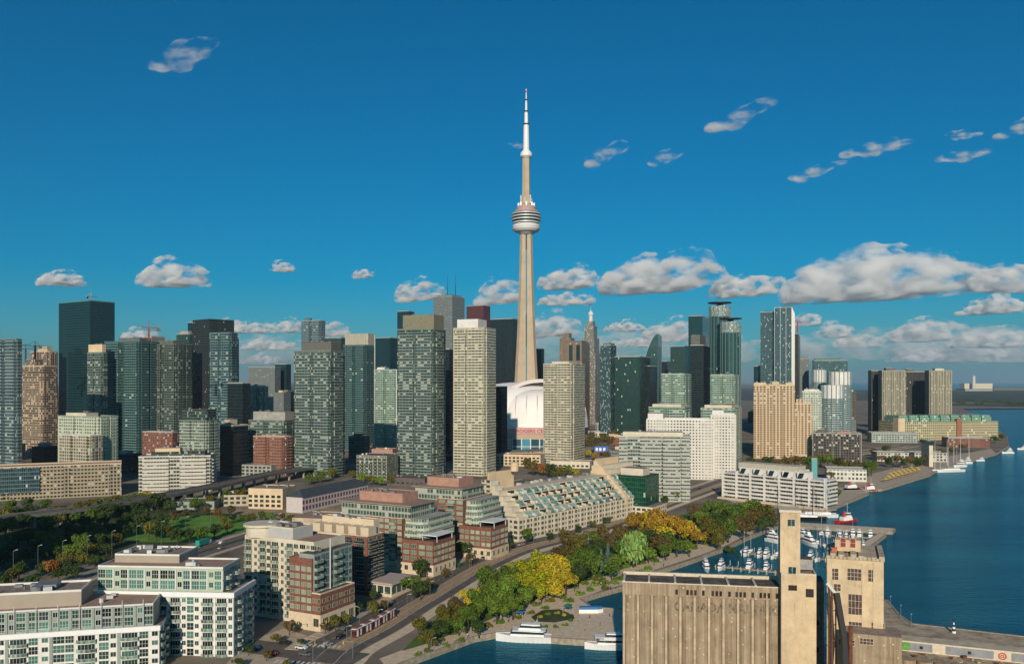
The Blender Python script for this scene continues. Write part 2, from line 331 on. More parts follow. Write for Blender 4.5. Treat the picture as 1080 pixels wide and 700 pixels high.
# ---------------- ground, water, quays, roads ----------------
from mathutils.geometry import tessellate_polygon
def watermat():
    m,n,b=newmat('lake_water'); N=n.nodes.new; L=n.links.new
    ge=N('ShaderNodeNewGeometry'); mp=N('ShaderNodeMapping'); mp.inputs['Scale'].default_value=(.16,.42,1); mp.inputs['Rotation'].default_value=(0,0,R(15)); L(ge.outputs['Position'],mp.inputs['Vector'])
    a=N('ShaderNodeTexNoise'); a.inputs['Scale'].default_value=1.0; a.inputs['Detail'].default_value=5; a.inputs['Roughness'].default_value=.6; L(mp.outputs[0],a.inputs['Vector'])
    mp2=N('ShaderNodeMapping'); mp2.inputs['Scale'].default_value=(.004,.016,1); mp2.inputs['Rotation'].default_value=(0,0,R(-12)); L(ge.outputs['Position'],mp2.inputs['Vector'])
    c=N('ShaderNodeTexNoise'); c.inputs['Scale'].default_value=1.0; c.inputs['Detail'].default_value=4; L(mp2.outputs[0],c.inputs['Vector'])
    mr=N('ShaderNodeMapRange'); mr.inputs['From Min'].default_value=.3; mr.inputs['From Max'].default_value=.7; mr.inputs['To Min'].default_value=.25; mr.inputs['To Max'].default_value=1.0; L(c.outputs['Fac'],mr.inputs['Value'])
    bp=N('ShaderNodeBump'); bp.inputs['Distance'].default_value=.9; L(mr.outputs[0],bp.inputs['Strength']); L(a.outputs['Fac'],bp.inputs['Height']); L(bp.outputs[0],b.inputs['Normal'])
    mx=N('ShaderNodeMix'); mx.data_type='RGBA'; mx.inputs[6].default_value=(.0,.045,.085,1); mx.inputs[7].default_value=(.006,.135,.205,1); mc=N('ShaderNodeMapRange'); mc.inputs['From Min'].default_value=.32; mc.inputs['From Max'].default_value=.68; L(c.outputs['Fac'],mc.inputs[0]); L(mc.outputs[0],mx.inputs[0])
    df=N('ShaderNodeBsdfDiffuse'); L(mx.outputs[2],df.inputs['Color']); gl=N('ShaderNodeBsdfGlossy'); gl.inputs['Roughness'].default_value=.10; gl.inputs['Color'].default_value=(.35,.78,.95,1)
    for q in (df,gl): L(bp.outputs[0],q.inputs['Normal'])
    fr=N('ShaderNodeFresnel'); fr.inputs['IOR'].default_value=1.33; L(bp.outputs[0],fr.inputs['Normal']); ml=N('ShaderNodeMath'); ml.operation='MULTIPLY'; ml.inputs[1].default_value=.62; L(fr.outputs[0],ml.inputs[0])
    ms=N('ShaderNodeMixShader'); L(ml.outputs[0],ms.inputs[0]); L(df.outputs[0],ms.inputs[1]); L(gl.outputs[0],ms.inputs[2]); n.nodes.remove(b); L(ms.outputs[0],n.nodes['Material Output'].inputs['Surface'])
    return m
W_=MB(); W_.face([(-8000,-3000,0),(44000,-3000,0),(44000,58500,0),(-8000,58500,0)])
prop(W_.obj('water',[watermat()]),kind='structure')
def poly(name,pts,z,m,kind='structure',**k):
    P=[Vector((p[0],p[1],0)) for p in pts]; tri=tessellate_polygon([P]); me=bpy.data.meshes.new(name)
    me.from_pydata([(p.x,p.y,z) for p in P],[],[tuple(t) for t in tri]); me.update(); 
    bm=bmesh.new(); bm.from_mesh(me); bmesh.ops.recalc_face_normals(bm,faces=bm.faces)
    if sum(f.normal.z for f in bm.faces)<0: bmesh.ops.reverse_faces(bm,faces=bm.faces)
    bm.to_mesh(me); bm.free(); me.materials.append(m)
    o=bpy.data.objects.new(name,me); col.objects.link(o); prop(o,kind=kind,**k); return o
def quay(name,pts,m,z0=-1.5,z1=None,closed=False):
    q=MB(); z1=z1 or GZ+.25; P=[Vector((p[0],p[1])) for p in pts]
    seg=list(zip(P,P[1:]+([P[0]] if closed else []))) if closed else list(zip(P,P[1:]))
    for a,b in seg:
        d=(b-a); L=d.length
        if L<.1: continue
        d/=L; nrm=Vector((d.y,-d.x))*.45
        q.prism([tuple(a-nrm),tuple(b-nrm),tuple(b+nrm),tuple(a+nrm)],z0,z1,0)
    return prop(q.obj(name,[m]),kind='structure')
G=lambda u,v: tuple(gr(u,v)[:2])
gcity=mat('city_ground',(.20,.165,.125),.95,var=.35,scale=.02,bump=0); asph=mat('asphalt',(.125,.108,.092),.9,var=.2,scale=.25); pave=mat('pavement_slabs',(.46,.37,.28),.9,var=.12,scale=.4); prom=mat('promenade_granite',(.62,.49,.35),.9,var=.14,scale=.5)
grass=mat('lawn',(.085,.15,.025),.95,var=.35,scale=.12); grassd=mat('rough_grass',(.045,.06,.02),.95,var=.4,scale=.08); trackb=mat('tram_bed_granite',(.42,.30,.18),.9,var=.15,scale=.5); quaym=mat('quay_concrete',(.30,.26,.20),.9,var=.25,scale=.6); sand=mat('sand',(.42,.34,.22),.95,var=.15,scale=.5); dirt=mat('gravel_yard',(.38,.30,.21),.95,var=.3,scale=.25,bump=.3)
paintw=mat('road_paint',(.62,.6,.55),.7,var=0)
SH=[(-400,-200),(-70,140),(-58,205)]+[G(420,700),G(500,671),G(524,667),G(590,673),G(656,677)]
SH+=[(G(656,677)[0]+34,G(656,677)[1]-2),(G(656,642)[0]+28,G(656,642)[1]-1),G(656,642),G(624,640),G(612,631),G(635,624),G(658,618),G(692,602),G(712,596),G(733,589),G(748,583),G(763,578),G(786,567),G(812,557),G(832,550)]
PIERA=len(SH)
SH+=[G(848,538.5),G(869,539),G(893,529),G(916,519.5),G(888,517),G(930,515.5),G(981,500),G(985,497),G(1051,478),G(1064,470),G(1062,460),G(1040,442),G(1015,431)]
SH+=[(2100,3100),(1500,3640),(1900,3620),(2600,3420),(6500,3500),(9000,9500),(3500,9500),(21700,58000),(-38000,58000),(-38000,-2000),(-400,-2000)]
poly('ground',SH,GZ,gcity)
quay('quay_wall',SH[1:PIERA+13],quaym)
# breakwater piers of the marina
PA=[G(832,549.5),G(944,556.5),G(941,560),G(832,553.5)]; poly('pier_deck',PA,GZ-.2,prom); quay('pier_wall',PA,quaym,z1=GZ-.196,closed=True)
PB=[G(872,596),G(928,560.5),G(934,563),G(884,600)]; poly('pier_deck',PB,GZ-.2,prom); quay('pier_wall',PB,quaym,z1=GZ-.196,closed=True)
# silo quay
SQ=[(20,60),(22,215),(96,262),(112,300)]+[G(935,632),G(948,648),G(962,657.5),G(1080,671)]+[(420,190),(420,60)]
poly('silo_quay_ground',SQ,GZ,dirt); quay('silo_quay_wall',SQ[1:9],quaym)
def strip(name,pts,o0,o1,z,m,kind='structure'):
    """a ribbon beside a centre line, between two sideways offsets (right is positive)"""
    P=[Vector(p) for p in pts]; A=[];Bq=[]
    for i,p in enumerate(P):
        t=(P[min(i+1,len(P)-1)]-P[max(i-1,0)]).normalized(); n=Vector((t.y,-t.x)); A.append(p+n*o0); Bq.append(p+n*o1)
    q=MB()
    for i in range(len(P)-1): q.face([(A[i].x,A[i].y,z),(Bq[i].x,Bq[i].y,z),(Bq[i+1].x,Bq[i+1].y,z),(A[i+1].x,A[i+1].y,z)])
    return prop(q.obj(name,[m]),kind=kind) if kind else q.obj(name,[m])
def kerb(name,pts,o0,o1,m,h=.14):
    P=[Vector(p) for p in pts]; q=MB()
    for i in range(len(P)-1):
        t=(P[i+1]-P[i]).normalized(); n=Vector((t.y,-t.x)); q.prism([tuple(P[i]+n*o0),tuple(P[i]+n*o1),tuple(P[i+1]+n*o1),tuple(P[i+1]+n*o0)],GZ,GZ+h,0)
    return prop(q.obj(name,[m]),kind='structure')
def smooth(pts,n=6):
    P=[Vector(p) for p in pts]; out=[]
    for i in range(len(P)-1):
        p0,p1,p2,p3=P[max(i-1,0)],P[i],P[i+1],P[min(i+2,len(P)-1)]
        for k in range(n):
            t=k/n; out.append(.5*((2*p1)+(p2-p0)*t+(2*p0-5*p1+4*p2-p3)*t*t+(-p0+3*p1-3*p2+p3)*t**3))
    return out+[P[-1]]
ST=smooth([(-80,262),G(330,706),G(352,688),G(366,679),G(401,661),G(434,640.5),G(457,627),G(480,613),G(510,596),G(550,579),G(604,565),G(642,553),G(700,532),G(734,520),G(762,510),G(800,497),G(850,486),G(905,478),G(960,470)])
STL=ST[12:]
# park lawn between the street and the water
shore=[G(500,671),G(524,667),G(590,660),G(600,636),G(635,622),G(658,616),G(692,600),G(733,587),G(763,576),G(786,565),G(812,556),G(826,549)]
poly('promenade',[G(405,700),G(420,700)]+shore+[G(826,542),G(770,545),G(700,560),G(650,585),G(560,628),G(470,668),G(400,694)],GZ+.012,prom)
poly('plaza',[G(440,692),G(500,671),G(524,667),G(590,673),G(656,677),G(700,677),G(700,642),G(656,642),G(624,640),G(612,631),G(560,640),G(500,664)],GZ+.016,prom)
poly('lawn',[G(424,686),G(455,677),G(486,664),G(512,655),G(560,634),G(600,618),G(640,606),G(690,588),G(735,573),G(780,556),G(815,545),G(818,538),G(760,530),G(700,548),G(640,567),G(560,592),G(500,625),G(452,658)],GZ+.024,grass)
poly('flower_bed',[G(560,650),G(572,643),G(590,642),G(605,648),G(606,652),G(585,656),G(565,655)],GZ+.03,grassd)
strip('road',ST,-13.5,-4.2,GZ+.020,asph); strip('tram_bed',ST,-3.8,3.6,GZ+.022,trackb); strip('cycle_path',ST,4.2,8.2,GZ+.028,asph); strip('pavement',ST,8.8,14,GZ+.034,prom)
kerb('pavement',STL,-19,-13.6,pave); kerb('kerb',ST,-4.15,-3.85,conc); kerb('kerb',ST,3.65,4.1,conc)
for o_ in (-2.9,-1.45,1.25,2.7): strip('tram_rail',ST,o_-.09,o_+.09,GZ+.030,dmetal)
q=MB()
for i in range(0,len(ST)-1):
    a,b=ST[i],ST[i+1]; t=(b-a); L=t.length; t/=L; n=Vector((t.y,-t.x)); k=0.0
    while k<L-2:
        for off in (-8.8,):
            c=a+t*k+n*off; q.face([tuple(c-n*.09)+(GZ+.026,),tuple(c+n*.09)+(GZ+.026,),tuple(c+n*.09+t*2)+(GZ+.026,),tuple(c-n*.09+t*2)+(GZ+.026,)])
        k+=6
prop(q.obj('road_marking',[paintw]),kind='structure')
poly('forecourt',[G(232,706),G(262,676),G(300,662),G(330,672),G(318,690),G(290,706)],GZ+.010,pave)
# crossroads at the bottom of the picture
X0=Vector(G(338,690)); xd=Vector((-.94,.34))
XR=[X0-xd*16,X0,X0+xd*40,X0+xd*130]
strip('road',XR,-7,7,GZ+.036,asph)
q=MB()
for k in range(9):
    for sgn in (-9.5,9.5):
        t=(ST[9]-ST[7]).normalized(); n=Vector((t.y,-t.x)); c=X0+t*sgn+n*(-12+k*1.9); q.face([tuple(c-n*.45-t*1.6)+(GZ+.042,),tuple(c+n*.45-t*1.6)+(GZ+.042,),tuple(c+n*.45+t*1.6)+(GZ+.042,),tuple(c-n*.45+t*1.6)+(GZ+.042,)])
prop(q.obj('road_marking',[paintw]),kind='structure')
# shore boulevard and the park at the left
LB=smooth([(-420,300),(-330,380),G(0,648),G(90,621),G(165,597),G(225,578),G(300,556),G(380,541),G(470,522),G(560,506)])
strip('boulevard',LB,-9,-1,GZ+.020,asph); strip('boulevard',LB,1,9,GZ+.020,asph); kerb('median',LB,-.9,.9,grassd)
for o_ in (-5,5): strip('road_marking',LB,o_-.08,o_+.08,GZ+.026,paintw)
kerb('pavement',LB,9.1,13,pave); kerb('pavement',LB,-13,-9.1,pave)
el=[]; c0=Vector(G(200,556))
for k in range(28): a=2*math.pi*k/28; el.append((c0.x+math.cos(a)*40-math.sin(a)*12,c0.y+math.sin(a)*50+math.cos(a)*14))
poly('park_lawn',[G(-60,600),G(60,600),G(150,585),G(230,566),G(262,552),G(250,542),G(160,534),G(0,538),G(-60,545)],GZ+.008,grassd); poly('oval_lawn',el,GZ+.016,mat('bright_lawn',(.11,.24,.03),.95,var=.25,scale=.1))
poly('schoolyard',[G(235,556),G(395,556),G(395,528),G(250,532)],GZ+.010,mat('yard',(.30,.23,.16),.95,var=.3,scale=.1))
poly('beach_sand',[G(925,511),G(966,500),G(975,494),G(945,497)],GZ+.02,sand)
poly('wharf_paving',[G(888,517),G(930,515.5),G(981,500),G(985,497),G(1051,478),G(1045,473),G(970,486),G(900,505)],GZ+.012,pave)
poly('wharf_paving',[G(762,525),G(782,533),G(869,539),G(916,519.5),G(905,514),G(800,512)],GZ+.012,pave)
poly('spit_scrub',[(2050,3200),(1560,3660),(1910,3640),(2620,3440),(6400,3520),(8800,9400),(3600,9300),(2300,5200)],GZ+.5,mat('scrub',(.045,.058,.032),.95,var=.5,scale=.004))
poly('far_district',[(-9000,4300),(2250,4300),(3300,9300),(3300,30000),(-20000,30000)],GZ+.3,mat('far_district_ground',(.06,.07,.065),.95,var=.5,scale=.003))
# elevated expressway behind the park
EX=smooth([(-330,470),G(-40,566),(G(110,545)[0],G(110,545)[1]),G(225,523),G(300,506),G(400,492),G(520,484),G(640,478),G(760,470)])
def express():
    r=empty('expressway','grey elevated expressway on concrete legs crossing behind the park','expressway',(EX[0].x,EX[0].y,GZ)); o=EX[0]
    def rib(name,a0,a1,z0,z1,m):
        q=MB()
        for p,p2 in zip(EX,EX[1:]):
            t=(p2-p).normalized(); n=Vector((t.y,-t.x)); q.prism([tuple(p-o+n*a0),tuple(p-o+n*a1),tuple(p2-o+n*a1),tuple(p2-o+n*a0)],z0,z1)
        q.obj(name,[m],r)
    rib('deck',-8.5,8.5,7.4,8.6,dconc); rib('road_surface',-7.9,7.9,8.604,8.65,asph); rib('barrier',8,8.5,8.6,9.5,dconc); rib('barrier',-8.5,-8,8.6,9.5,dconc)
    for p,p2 in list(zip(EX,EX[1:]))[::1]:
        a=math.atan2((p2-p).y,(p2-p).x)-math.pi/2
        for xs in (-6.5,5.1): q=MB(); q.box(xs,xs+1.4,-.7,.7,0,7.39); q.obj('pier',[conc],r,(p.x-o.x,p.y-o.y,0),a)
express()
# port lands on the horizon
for (lb,u0,u1,v,hh,m_) in (('low dark harbour shed on the far spit, at the right edge',1048,1090,411.5,12,dconc),('long low pale shed beside the lone chimney on the far spit',1018,1047,412.3,9,conc)):
    a=at(u0,v,0+F*(H-GZ)/(v-HV)); b=at(u1,v,F*(H-GZ)/(v-HV)); q=MB(); wd=b.x-a.x; q.box(0,wd,0,180,0,hh*2.2); r=empty('warehouse',lb,'warehouse',(a.x,a.y,GZ)); q.obj('wall',[m_],r); q=MB(); q.box(-2,wd+2,-2,182,hh*2.2+.01,hh*2.2+2); q.obj('roof',[roofd],r)
# ---------------- facades of the far and middle towers ----------------
fteal=facade('teal_curtain_wall',(.07,.125,.12),(.008,.040,.044),(.035,.125,.12),1.5,3.6,.12,.16,pale=.004,metal=.5)
fdteal=facade('dark_teal_curtain_wall',(.025,.065,.07),(.006,.038,.048),(.012,.070,.08),1.8,3.8,.10,.10,pale=0,metal=.55,tilt=.02)
fgreen=facade('green_condo_glazing',(.105,.145,.132),(.009,.028,.030),(.08,.155,.145),1.55,2.9,.20,.30,pale=.16,palec=(.33,.38,.27))
fgreen2=facade('deep_green_condo_glazing',(.07,.095,.085),(.008,.026,.026),(.06,.115,.105),1.5,2.9,.18,.28,pale=.14,palec=(.26,.31,.23))
fpale=facade('pale_cream_condo_glazing',(.47,.43,.33),(.045,.065,.055),(.27,.32,.25),1.7,2.9,.34,.30,pale=.10,palec=(.56,.52,.38))
fmint=facade('mint_glass_blocks',(.22,.30,.23),(.04,.10,.08),(.20,.32,.24),1.7,2.9,.20,.30,pale=.08,palec=(.52,.58,.44))
fblue=facade('blue_grey_glazing',(.09,.14,.155),(.012,.045,.06),(.08,.15,.175),1.5,3.2,.16,.24,pale=.04,palec=(.38,.44,.43))
fblack=facade('black_curtain_wall',(.012,.020,.024),(.006,.014,.018),(.012,.030,.036),1.6,3.8,.2,.2,pale=0,metal=.3,tilt=.02)
fchar=facade('charcoal_panels',(.028,.032,.033),(.008,.016,.018),(.028,.045,.045),1.7,3.0,.30,.35,pale=.02,palec=(.3,.33,.3),metal=.3)
fred=facade('dark_red_granite',(.11,.025,.03),(.02,.02,.025),(.05,.03,.035),1.8,3.8,.45,.4,pale=0,metal=.2)
fgrey=facade('grey_metal_grid',(.20,.225,.22),(.035,.06,.065),(.09,.12,.12),1.8,3.8,.42,.38,pale=.015)
fspeck=facade('speckled_blue_glazing',(.06,.115,.125),(.010,.045,.055),(.06,.13,.14),1.5,3.2,.2,.25,pale=.16,palec=(.28,.36,.34))
fwhite=facade('white_punched_wall',(.60,.57,.50),(.04,.055,.055),(.13,.16,.14),3.1,2.9,.42,.38,pale=.06,metal=.15,wallvar=.08)
fbeige=facade('beige_punched_wall',(.55,.41,.265),(.035,.03,.022),(.13,.10,.065),4.0,2.8,.48,.40,pale=.05,metal=.1,wallvar=.1)
fbrown=facade('sandstone_setbacks',(.26,.185,.13),(.03,.035,.032),(.09,.075,.055),2.2,3.6,.45,.3,pale=.03,metal=.15)
fcream=facade('cream_balcony_wall',(.44,.38,.27),(.03,.045,.04),(.15,.18,.14),3.0,2.9,.35,.35,pale=.12,metal=.2)
fbrick=facade('brick_punched_wall',(.22,.085,.058),(.03,.035,.03),(.20,.17,.13),3.0,3.0,.45,.42,pale=.12,metal=.1)
fcon=facade('bare_concrete_frame',(.36,.28,.20),(.012,.010,.008),(.09,.065,.045),2.6,3.0,.22,.22,pale=.22,palec=(.46,.34,.25),metal=0,tilt=0)
fsilver=facade('silver_banded_glazing',(.38,.42,.42),(.05,.09,.10),(.17,.23,.23),1.8,3.0,.10,.42,pale=.06,palec=(.5,.53,.51))
fstripe=facade('cream_striped_wall',(.38,.34,.25),(.03,.034,.03),(.12,.12,.09),2.6,2.9,.52,.10,pale=.08,palec=(.36,.34,.26),metal=.1)
fdarkr=facade('dark_ribbed_wall',(.05,.05,.046),(.018,.02,.02),(.04,.04,.036),2.6,2.9,.45,.15,pale=.015,metal=.1)
fmid=facade('dim_brown_blocks',(.13,.105,.08),(.02,.025,.025),(.07,.07,.06),3.2,3.2,.35,.4,pale=.08,palec=(.3,.27,.2),metal=.1)
def alt(f,name,wall,ga,gb,**k): ALT[f.name]=facade(name,wall,ga,gb,**k)
alt(fgreen,'grey_green_balcony_stack',(.165,.205,.185),(.010,.028,.030),(.08,.15,.14),cw=3.6,ch=2.9,fw=.10,fh=.40,pale=.16,palec=(.36,.40,.33))
alt(fgreen2,'dark_green_balcony_stack',(.12,.145,.125),(.010,.024,.026),(.07,.115,.11),cw=3.6,ch=2.9,fw=.10,fh=.38,pale=.12,palec=(.28,.33,.28))
alt(fpale,'cream_balcony_stack',(.52,.475,.36),(.04,.06,.052),(.24,.30,.24),cw=3.8,ch=2.9,fw=.12,fh=.42,pale=.12,palec=(.46,.44,.34))
alt(fmint,'mint_balcony_stack',(.30,.38,.31),(.04,.10,.09),(.18,.30,.25),cw=3.4,ch=2.9,fw=.10,fh=.40,pale=.1)
alt(fblue,'blue_grey_balcony_stack',(.20,.26,.27),(.012,.045,.06),(.08,.15,.175),cw=3.2,ch=3.2,fw=.08,fh=.42,pale=.05)
alt(fteal,'teal_balcony_stack',(.11,.18,.175),(.008,.040,.046),(.035,.125,.13),cw=3.2,ch=3.0,fw=.06,fh=.34,pale=.03)
alt(fspeck,'speckled_blue_balcony_stack',(.14,.20,.21),(.010,.045,.055),(.06,.13,.14),cw=3.2,ch=3.2,fw=.08,fh=.36,pale=.10,palec=(.30,.38,.36))
slabg=mat('grey_green_slab',(.16,.195,.175),.8,var=.1); slabd=mat('dark_slab',(.085,.11,.095),.8,var=.1); slabw=mat('white_slab',(.60,.58,.52),.8,var=.06); slabm=mat('mint_slab',(.26,.35,.28),.7,var=.06); slabt=mat('teal_slab',(.08,.17,.17),.6,var=.06)
NB=[]
DT=[('front',.0,1.0,.01,0),('right',0,1,.01,0)]
# --- left group
tower('slender blue-grey balcony tower cut by the left edge',-8,17,23,358,506,25,fblue,slabg,pent=None,podium=1)
tower('concrete-framed tower under construction left of the dark teal tower',22,46,60,386,483,25,fcon,tan,.5,.35,3.2,pent=((.1,.5,.2,.8,9.0,fcon),),pm=tan,cat='tower',name='unfinished_tower',bays=[('front',.05,.95,.6,8)])
tower('second rougher concrete tower rising behind the unfinished one at the left',32,52,61,371,472,25,fcon,None,pent=((.3,.8,.2,.8,8.0,tan),),pm=tan,name='unfinished_tower')
tower('broad dark teal glass office tower with a white right edge, tallest at the left',62,95,121,317,472,32,fdteal,None,pent=None,bays=NB,name='office_tower',pm=mat('teal_coping',(.10,.22,.22),.5,var=0))
tower('green glass tower with a sandy cap before the dark teal tower',92,108,113,372,489,25,fgreen,slabg,pent=((.05,.95,.1,.9,10.0,beige),))
tower('wide teal-green tower with a glazed crown right of the sandy cap',110,147,154,360,488,22,fteal,slabt,.3,.2,pent=((.3,.9,.2,.8,5.0,dconc),),d=30)
tower('green balcony tower beside the grey concrete strip, left of the charcoal tower',158,186,192,363,487,25,fgreen2,slabd,pent=((.0,.75,.2,.9,5.0,dconc),),d=26)
tower('narrow dull grey slab with a red crane on top',152,160,164,355,486,25,mat('grey_blank_wall',(.20,.20,.185),.9,var=.1),None,bays=NB,pent=None,d=20)
tower('teal tower half hidden behind the charcoal tower, left side',186,200,206,352,466,25,fteal,None,bays=NB)
tower('thin dark tower top peeking left of the charcoal tower',198,204,208,340,462,25,fdteal,None,bays=NB,pent=None)
tower('tall charcoal tower with a flat dark cap in the left group',203,221,247,337,484,40,fchar,None,bays=NB,pent=None,pm=blackp)
tower('teal glass front half of the charcoal tower block',221,243,248,351,486,18,fspeck,slabt,.3,.2,pent=None,d=14)
tower('grey-green tower edge just right of the charcoal tower',240,249,252,357,474,20,fgreen2,None,bays=NB,pent=None)
# --- low and middle blocks at the left
tower('pale green and cream apartment block above the long slab',61,104,125,440,512,24,facade('mint_cream_wall',(.50,.52,.40),(.05,.12,.10),(.22,.36,.30),3.0,2.9,.42,.42,pale=.1),slabm,.5,pent=((.1,.6,.2,.8,3.5,offwhite),))
tower('lower cream wing in front of the pale green apartment block',62,95,98,460,514,24,fcream,slabw,.4,pent=None,d=14,w=None,zb=GZ)
BS=tower('long low beige balcony slab on legs beside the boulevard',-60,128,130,489,522,-24,facade('tan_slab_wall',(.31,.26,.18),(.02,.03,.03),(.10,.12,.10),2.6,3.0,.36,.36,pale=.1),mat('tan_slab_edge',(.52,.42,.30),.8,var=.05),.9,.3,3.0,pent=((.12,.2,.3,.7,3.0,tan),),bays=[('front',.02,.32,.4,0),('front',.36,.66,.4,0),('front',.70,.93,.4,0)],name='apartment_slab',cat='apartment building',d=26,roofm=roofb)
xg,_,_=BS.onface(42,500,-BS.d/2); q=MB(); q.box(-BS.w/2-.5,xg,-BS.d/2-1.8,-BS.d/2-.05,6,BS.z1-.5); q.obj('glazed_wing',[fblue],BS.root)
tower('white apartment building with wide curved balcony bands in the left middle',146,222,236,481,518,-12,facade('dark_banded_glazing',(.48,.45,.38),(.03,.05,.05),(.12,.16,.14),2.5,3.1,.12,.42,pale=.08),slabw,1.3,.75,3.1,pent=((.15,.9,.25,.85,4.0,fgreen2),(.2,.55,.3,.7,7.0,beige)),name='apartment_building',cat='apartment building',d=28,roofm=roofb)
tower('grey-green round-cornered block behind the white banded building',189,218,231,444,508,18,facade('pale_ribbed_glazing',(.33,.37,.30),(.05,.09,.08),(.20,.27,.22),2.2,2.9,.15,.40,pale=.12),slabg,.7,.5,2.9,pent=((.05,.95,.1,.9,11.0,fgreen2),),name='apartment_building')
tower('dark block with a single white edge right of the round-cornered block',232,246,262,449,502,30,fblack,None,bays=NB,pent=((.1,.5,.2,.7,6.0,tan),))
tower('very dark narrow glass tower in the left gap',240,256,264,404,490,25,fblack,None,bays=NB,pent=None)
tower('cream and green striped block in the left gap',254,272,283,408,476,25,fmint,slabw,.4,pent=((.1,.9,.2,.9,2.5,beige),),name='apartment_building')
tower('grey flat office block on the skyline in the left gap',262,290,296,387,450,20,fgrey,None,bays=NB,pent=None,name='office_block',cat='office block')
tower('dark teal office block at the right of the left gap',290,302,307,384,449,20,fdteal,None,bays=NB,pent=None,name='office_block',cat='office block')
tower('grey-green mid-rise with a grey plant room left of the grid tower',262,300,313,444,499,20,fgreen,slabg,.4,pent=((.1,.98,.1,.9,9.5,conc),),name='apartment_building')
tower('orange-brick balcony block in front of the grey-green mid-rise',267,300,304,461,502,20,fbrick,mat('pink_slab',(.45,.30,.24),.8,var=.05),.9,.35,3.0,pent=None,d=14,name='apartment_building',cat='apartment building')
tower('dark red low block beside the round-cornered block',150,182,187,456,492,20,fbrick,None,bays=NB,pent=None,name='apartment_building',cat='apartment building')
tower('white stepped block behind the round-cornered block',168,181,196,439,486,25,fwhite,None,bays=NB,pent=((.5,.95,.3,.9,9.0,white),),name='apartment_building')
# --- paired grid towers, centre left
tower('broad green grid apartment tower, left of the two large speckled ones',310,349,364,370,503,24,fgreen,slabg,.3,.25,2.9,pent=((.18,.95,.15,.85,9.5,mat('brown_cap',(.13,.125,.11),.8,var=.1)),),bays=[('front',.05,.45,1.2,3),('front',.55,.95,1.2,3),('right',.2,.8,1.2,0)])
tower('blue tower rising behind the left speckled tower',318,338,343,338,455,25,fblue,None,pent=((.1,.4,.2,.6,6.0,slabt),))
tower('teal tower with a flat top just right of the left speckled tower',343,360,364,356,470,25,fteal,None,bays=NB,pent=None)
tower('green curtain-wall tower below the cream capped tower',362,385,388,364,475,22,fteal,slabt,.2,.2,pent=None,d=24)
tower('grey tower with a blank cream cap and bright right edge',364,388,395,352,466,25,facade('cream_grey_wall',(.42,.39,.31),(.1,.1,.08),(.25,.24,.18),3.4,3.2,.7,.6,pale=0,metal=.1),None,bays=NB,pent=None,fins=1,finm=offwhite)
tower('dark blue angular glass tower behind the mint tower',396,412,420,356,452,28,fdteal,None,bays=NB,pent=None,name='office_tower')
tower('bright mint-green apartment block with a white flank',395,418,421,390,478,15,fmint,slabm,.25,.2,2.9,pent=((.05,.4,.2,.8,3.5,white),),d=24,fins=1,finm=white)
tower('dark blue slab rising left of the right speckled tower crown',419,431,437,328,449,25,fdteal,None,bays=NB,pent=None,name='office_tower')
tower('broad green grid apartment tower with an olive crown, right of the two',419,457,470,347,503,22,fgreen,slabg,.3,.25,2.9,pent=((.12,.98,.1,.9,15.0,mat('olive_cap',(.20,.19,.13),.8,var=.12)),),bays=[('front',.04,.46,1.2,4),('front',.54,.96,1.2,4),('right',.2,.8,1.2,2)])
T2=tower('pale grey office tower topped by two thin antennas',457,477,490,312,441,30,fgrey,None,bays=NB,pent=((.1,.9,.1,.9,4.0,dconc),),name='office_tower')
for a in (-.08,.34):
    q=MB(); z=T2.z1+4; q.tube((0,0,0),(0,0,28),1.1,.8,8); q.tube((0,0,28),(0,0,54),.6,.3,8); q.obj('antenna',[dmetal],T2.root,(T2.w*a,0,z))
tower('dark narrow glass tower between the olive-crowned and cream towers',462,474,482,368,486,22,fblack,None,bays=NB,pent=None)
tower('dark red-brown granite tower top behind the cream tower',492,510,517,322,443,28,fred,None,bays=NB,pent=None,name='office_tower')
tower('tall cream and pale green apartment tower with a bright white top storey',478,511,523,346,502,22,fpale,mat('cream_slab',(.48,.44,.34),.8,var=.05),.35,.28,2.9,pent=((.05,.72,.2,.95,10.0,white),),bays=[('front',.03,.4,1.2,6),('front',.48,.97,1.4,0),('right',.1,.9,1.3,0)])
tower('wide black office tower behind the foot of the needle tower, left side',517,541,548,336,452,25,fblack,None,bays=NB,pent=None,name='office_tower')
tower('thin black tower just right of the needle tower foot',564,571,574,368,455,25,fblack,None,bays=NB,pent=None,name='office_tower')
tower('jagged dark tower standing against the white dome',516,528,535,408,487,25,fblack,None,bays=[('right',.0,.5,1.5,5)],pent=None)
tower('speckled pale apartment tower right of the white dome',573,603,617,384,489,24,fpale,mat('cream_slab',(.48,.44,.34),.8),.3,.28,2.9,pent=((.2,.8,.2,.8,3.5,offwhite),),bays=[('front',.06,.46,1.2,5),('front',.52,.94,1.4,0),('right',.1,.9,1.3,0)])
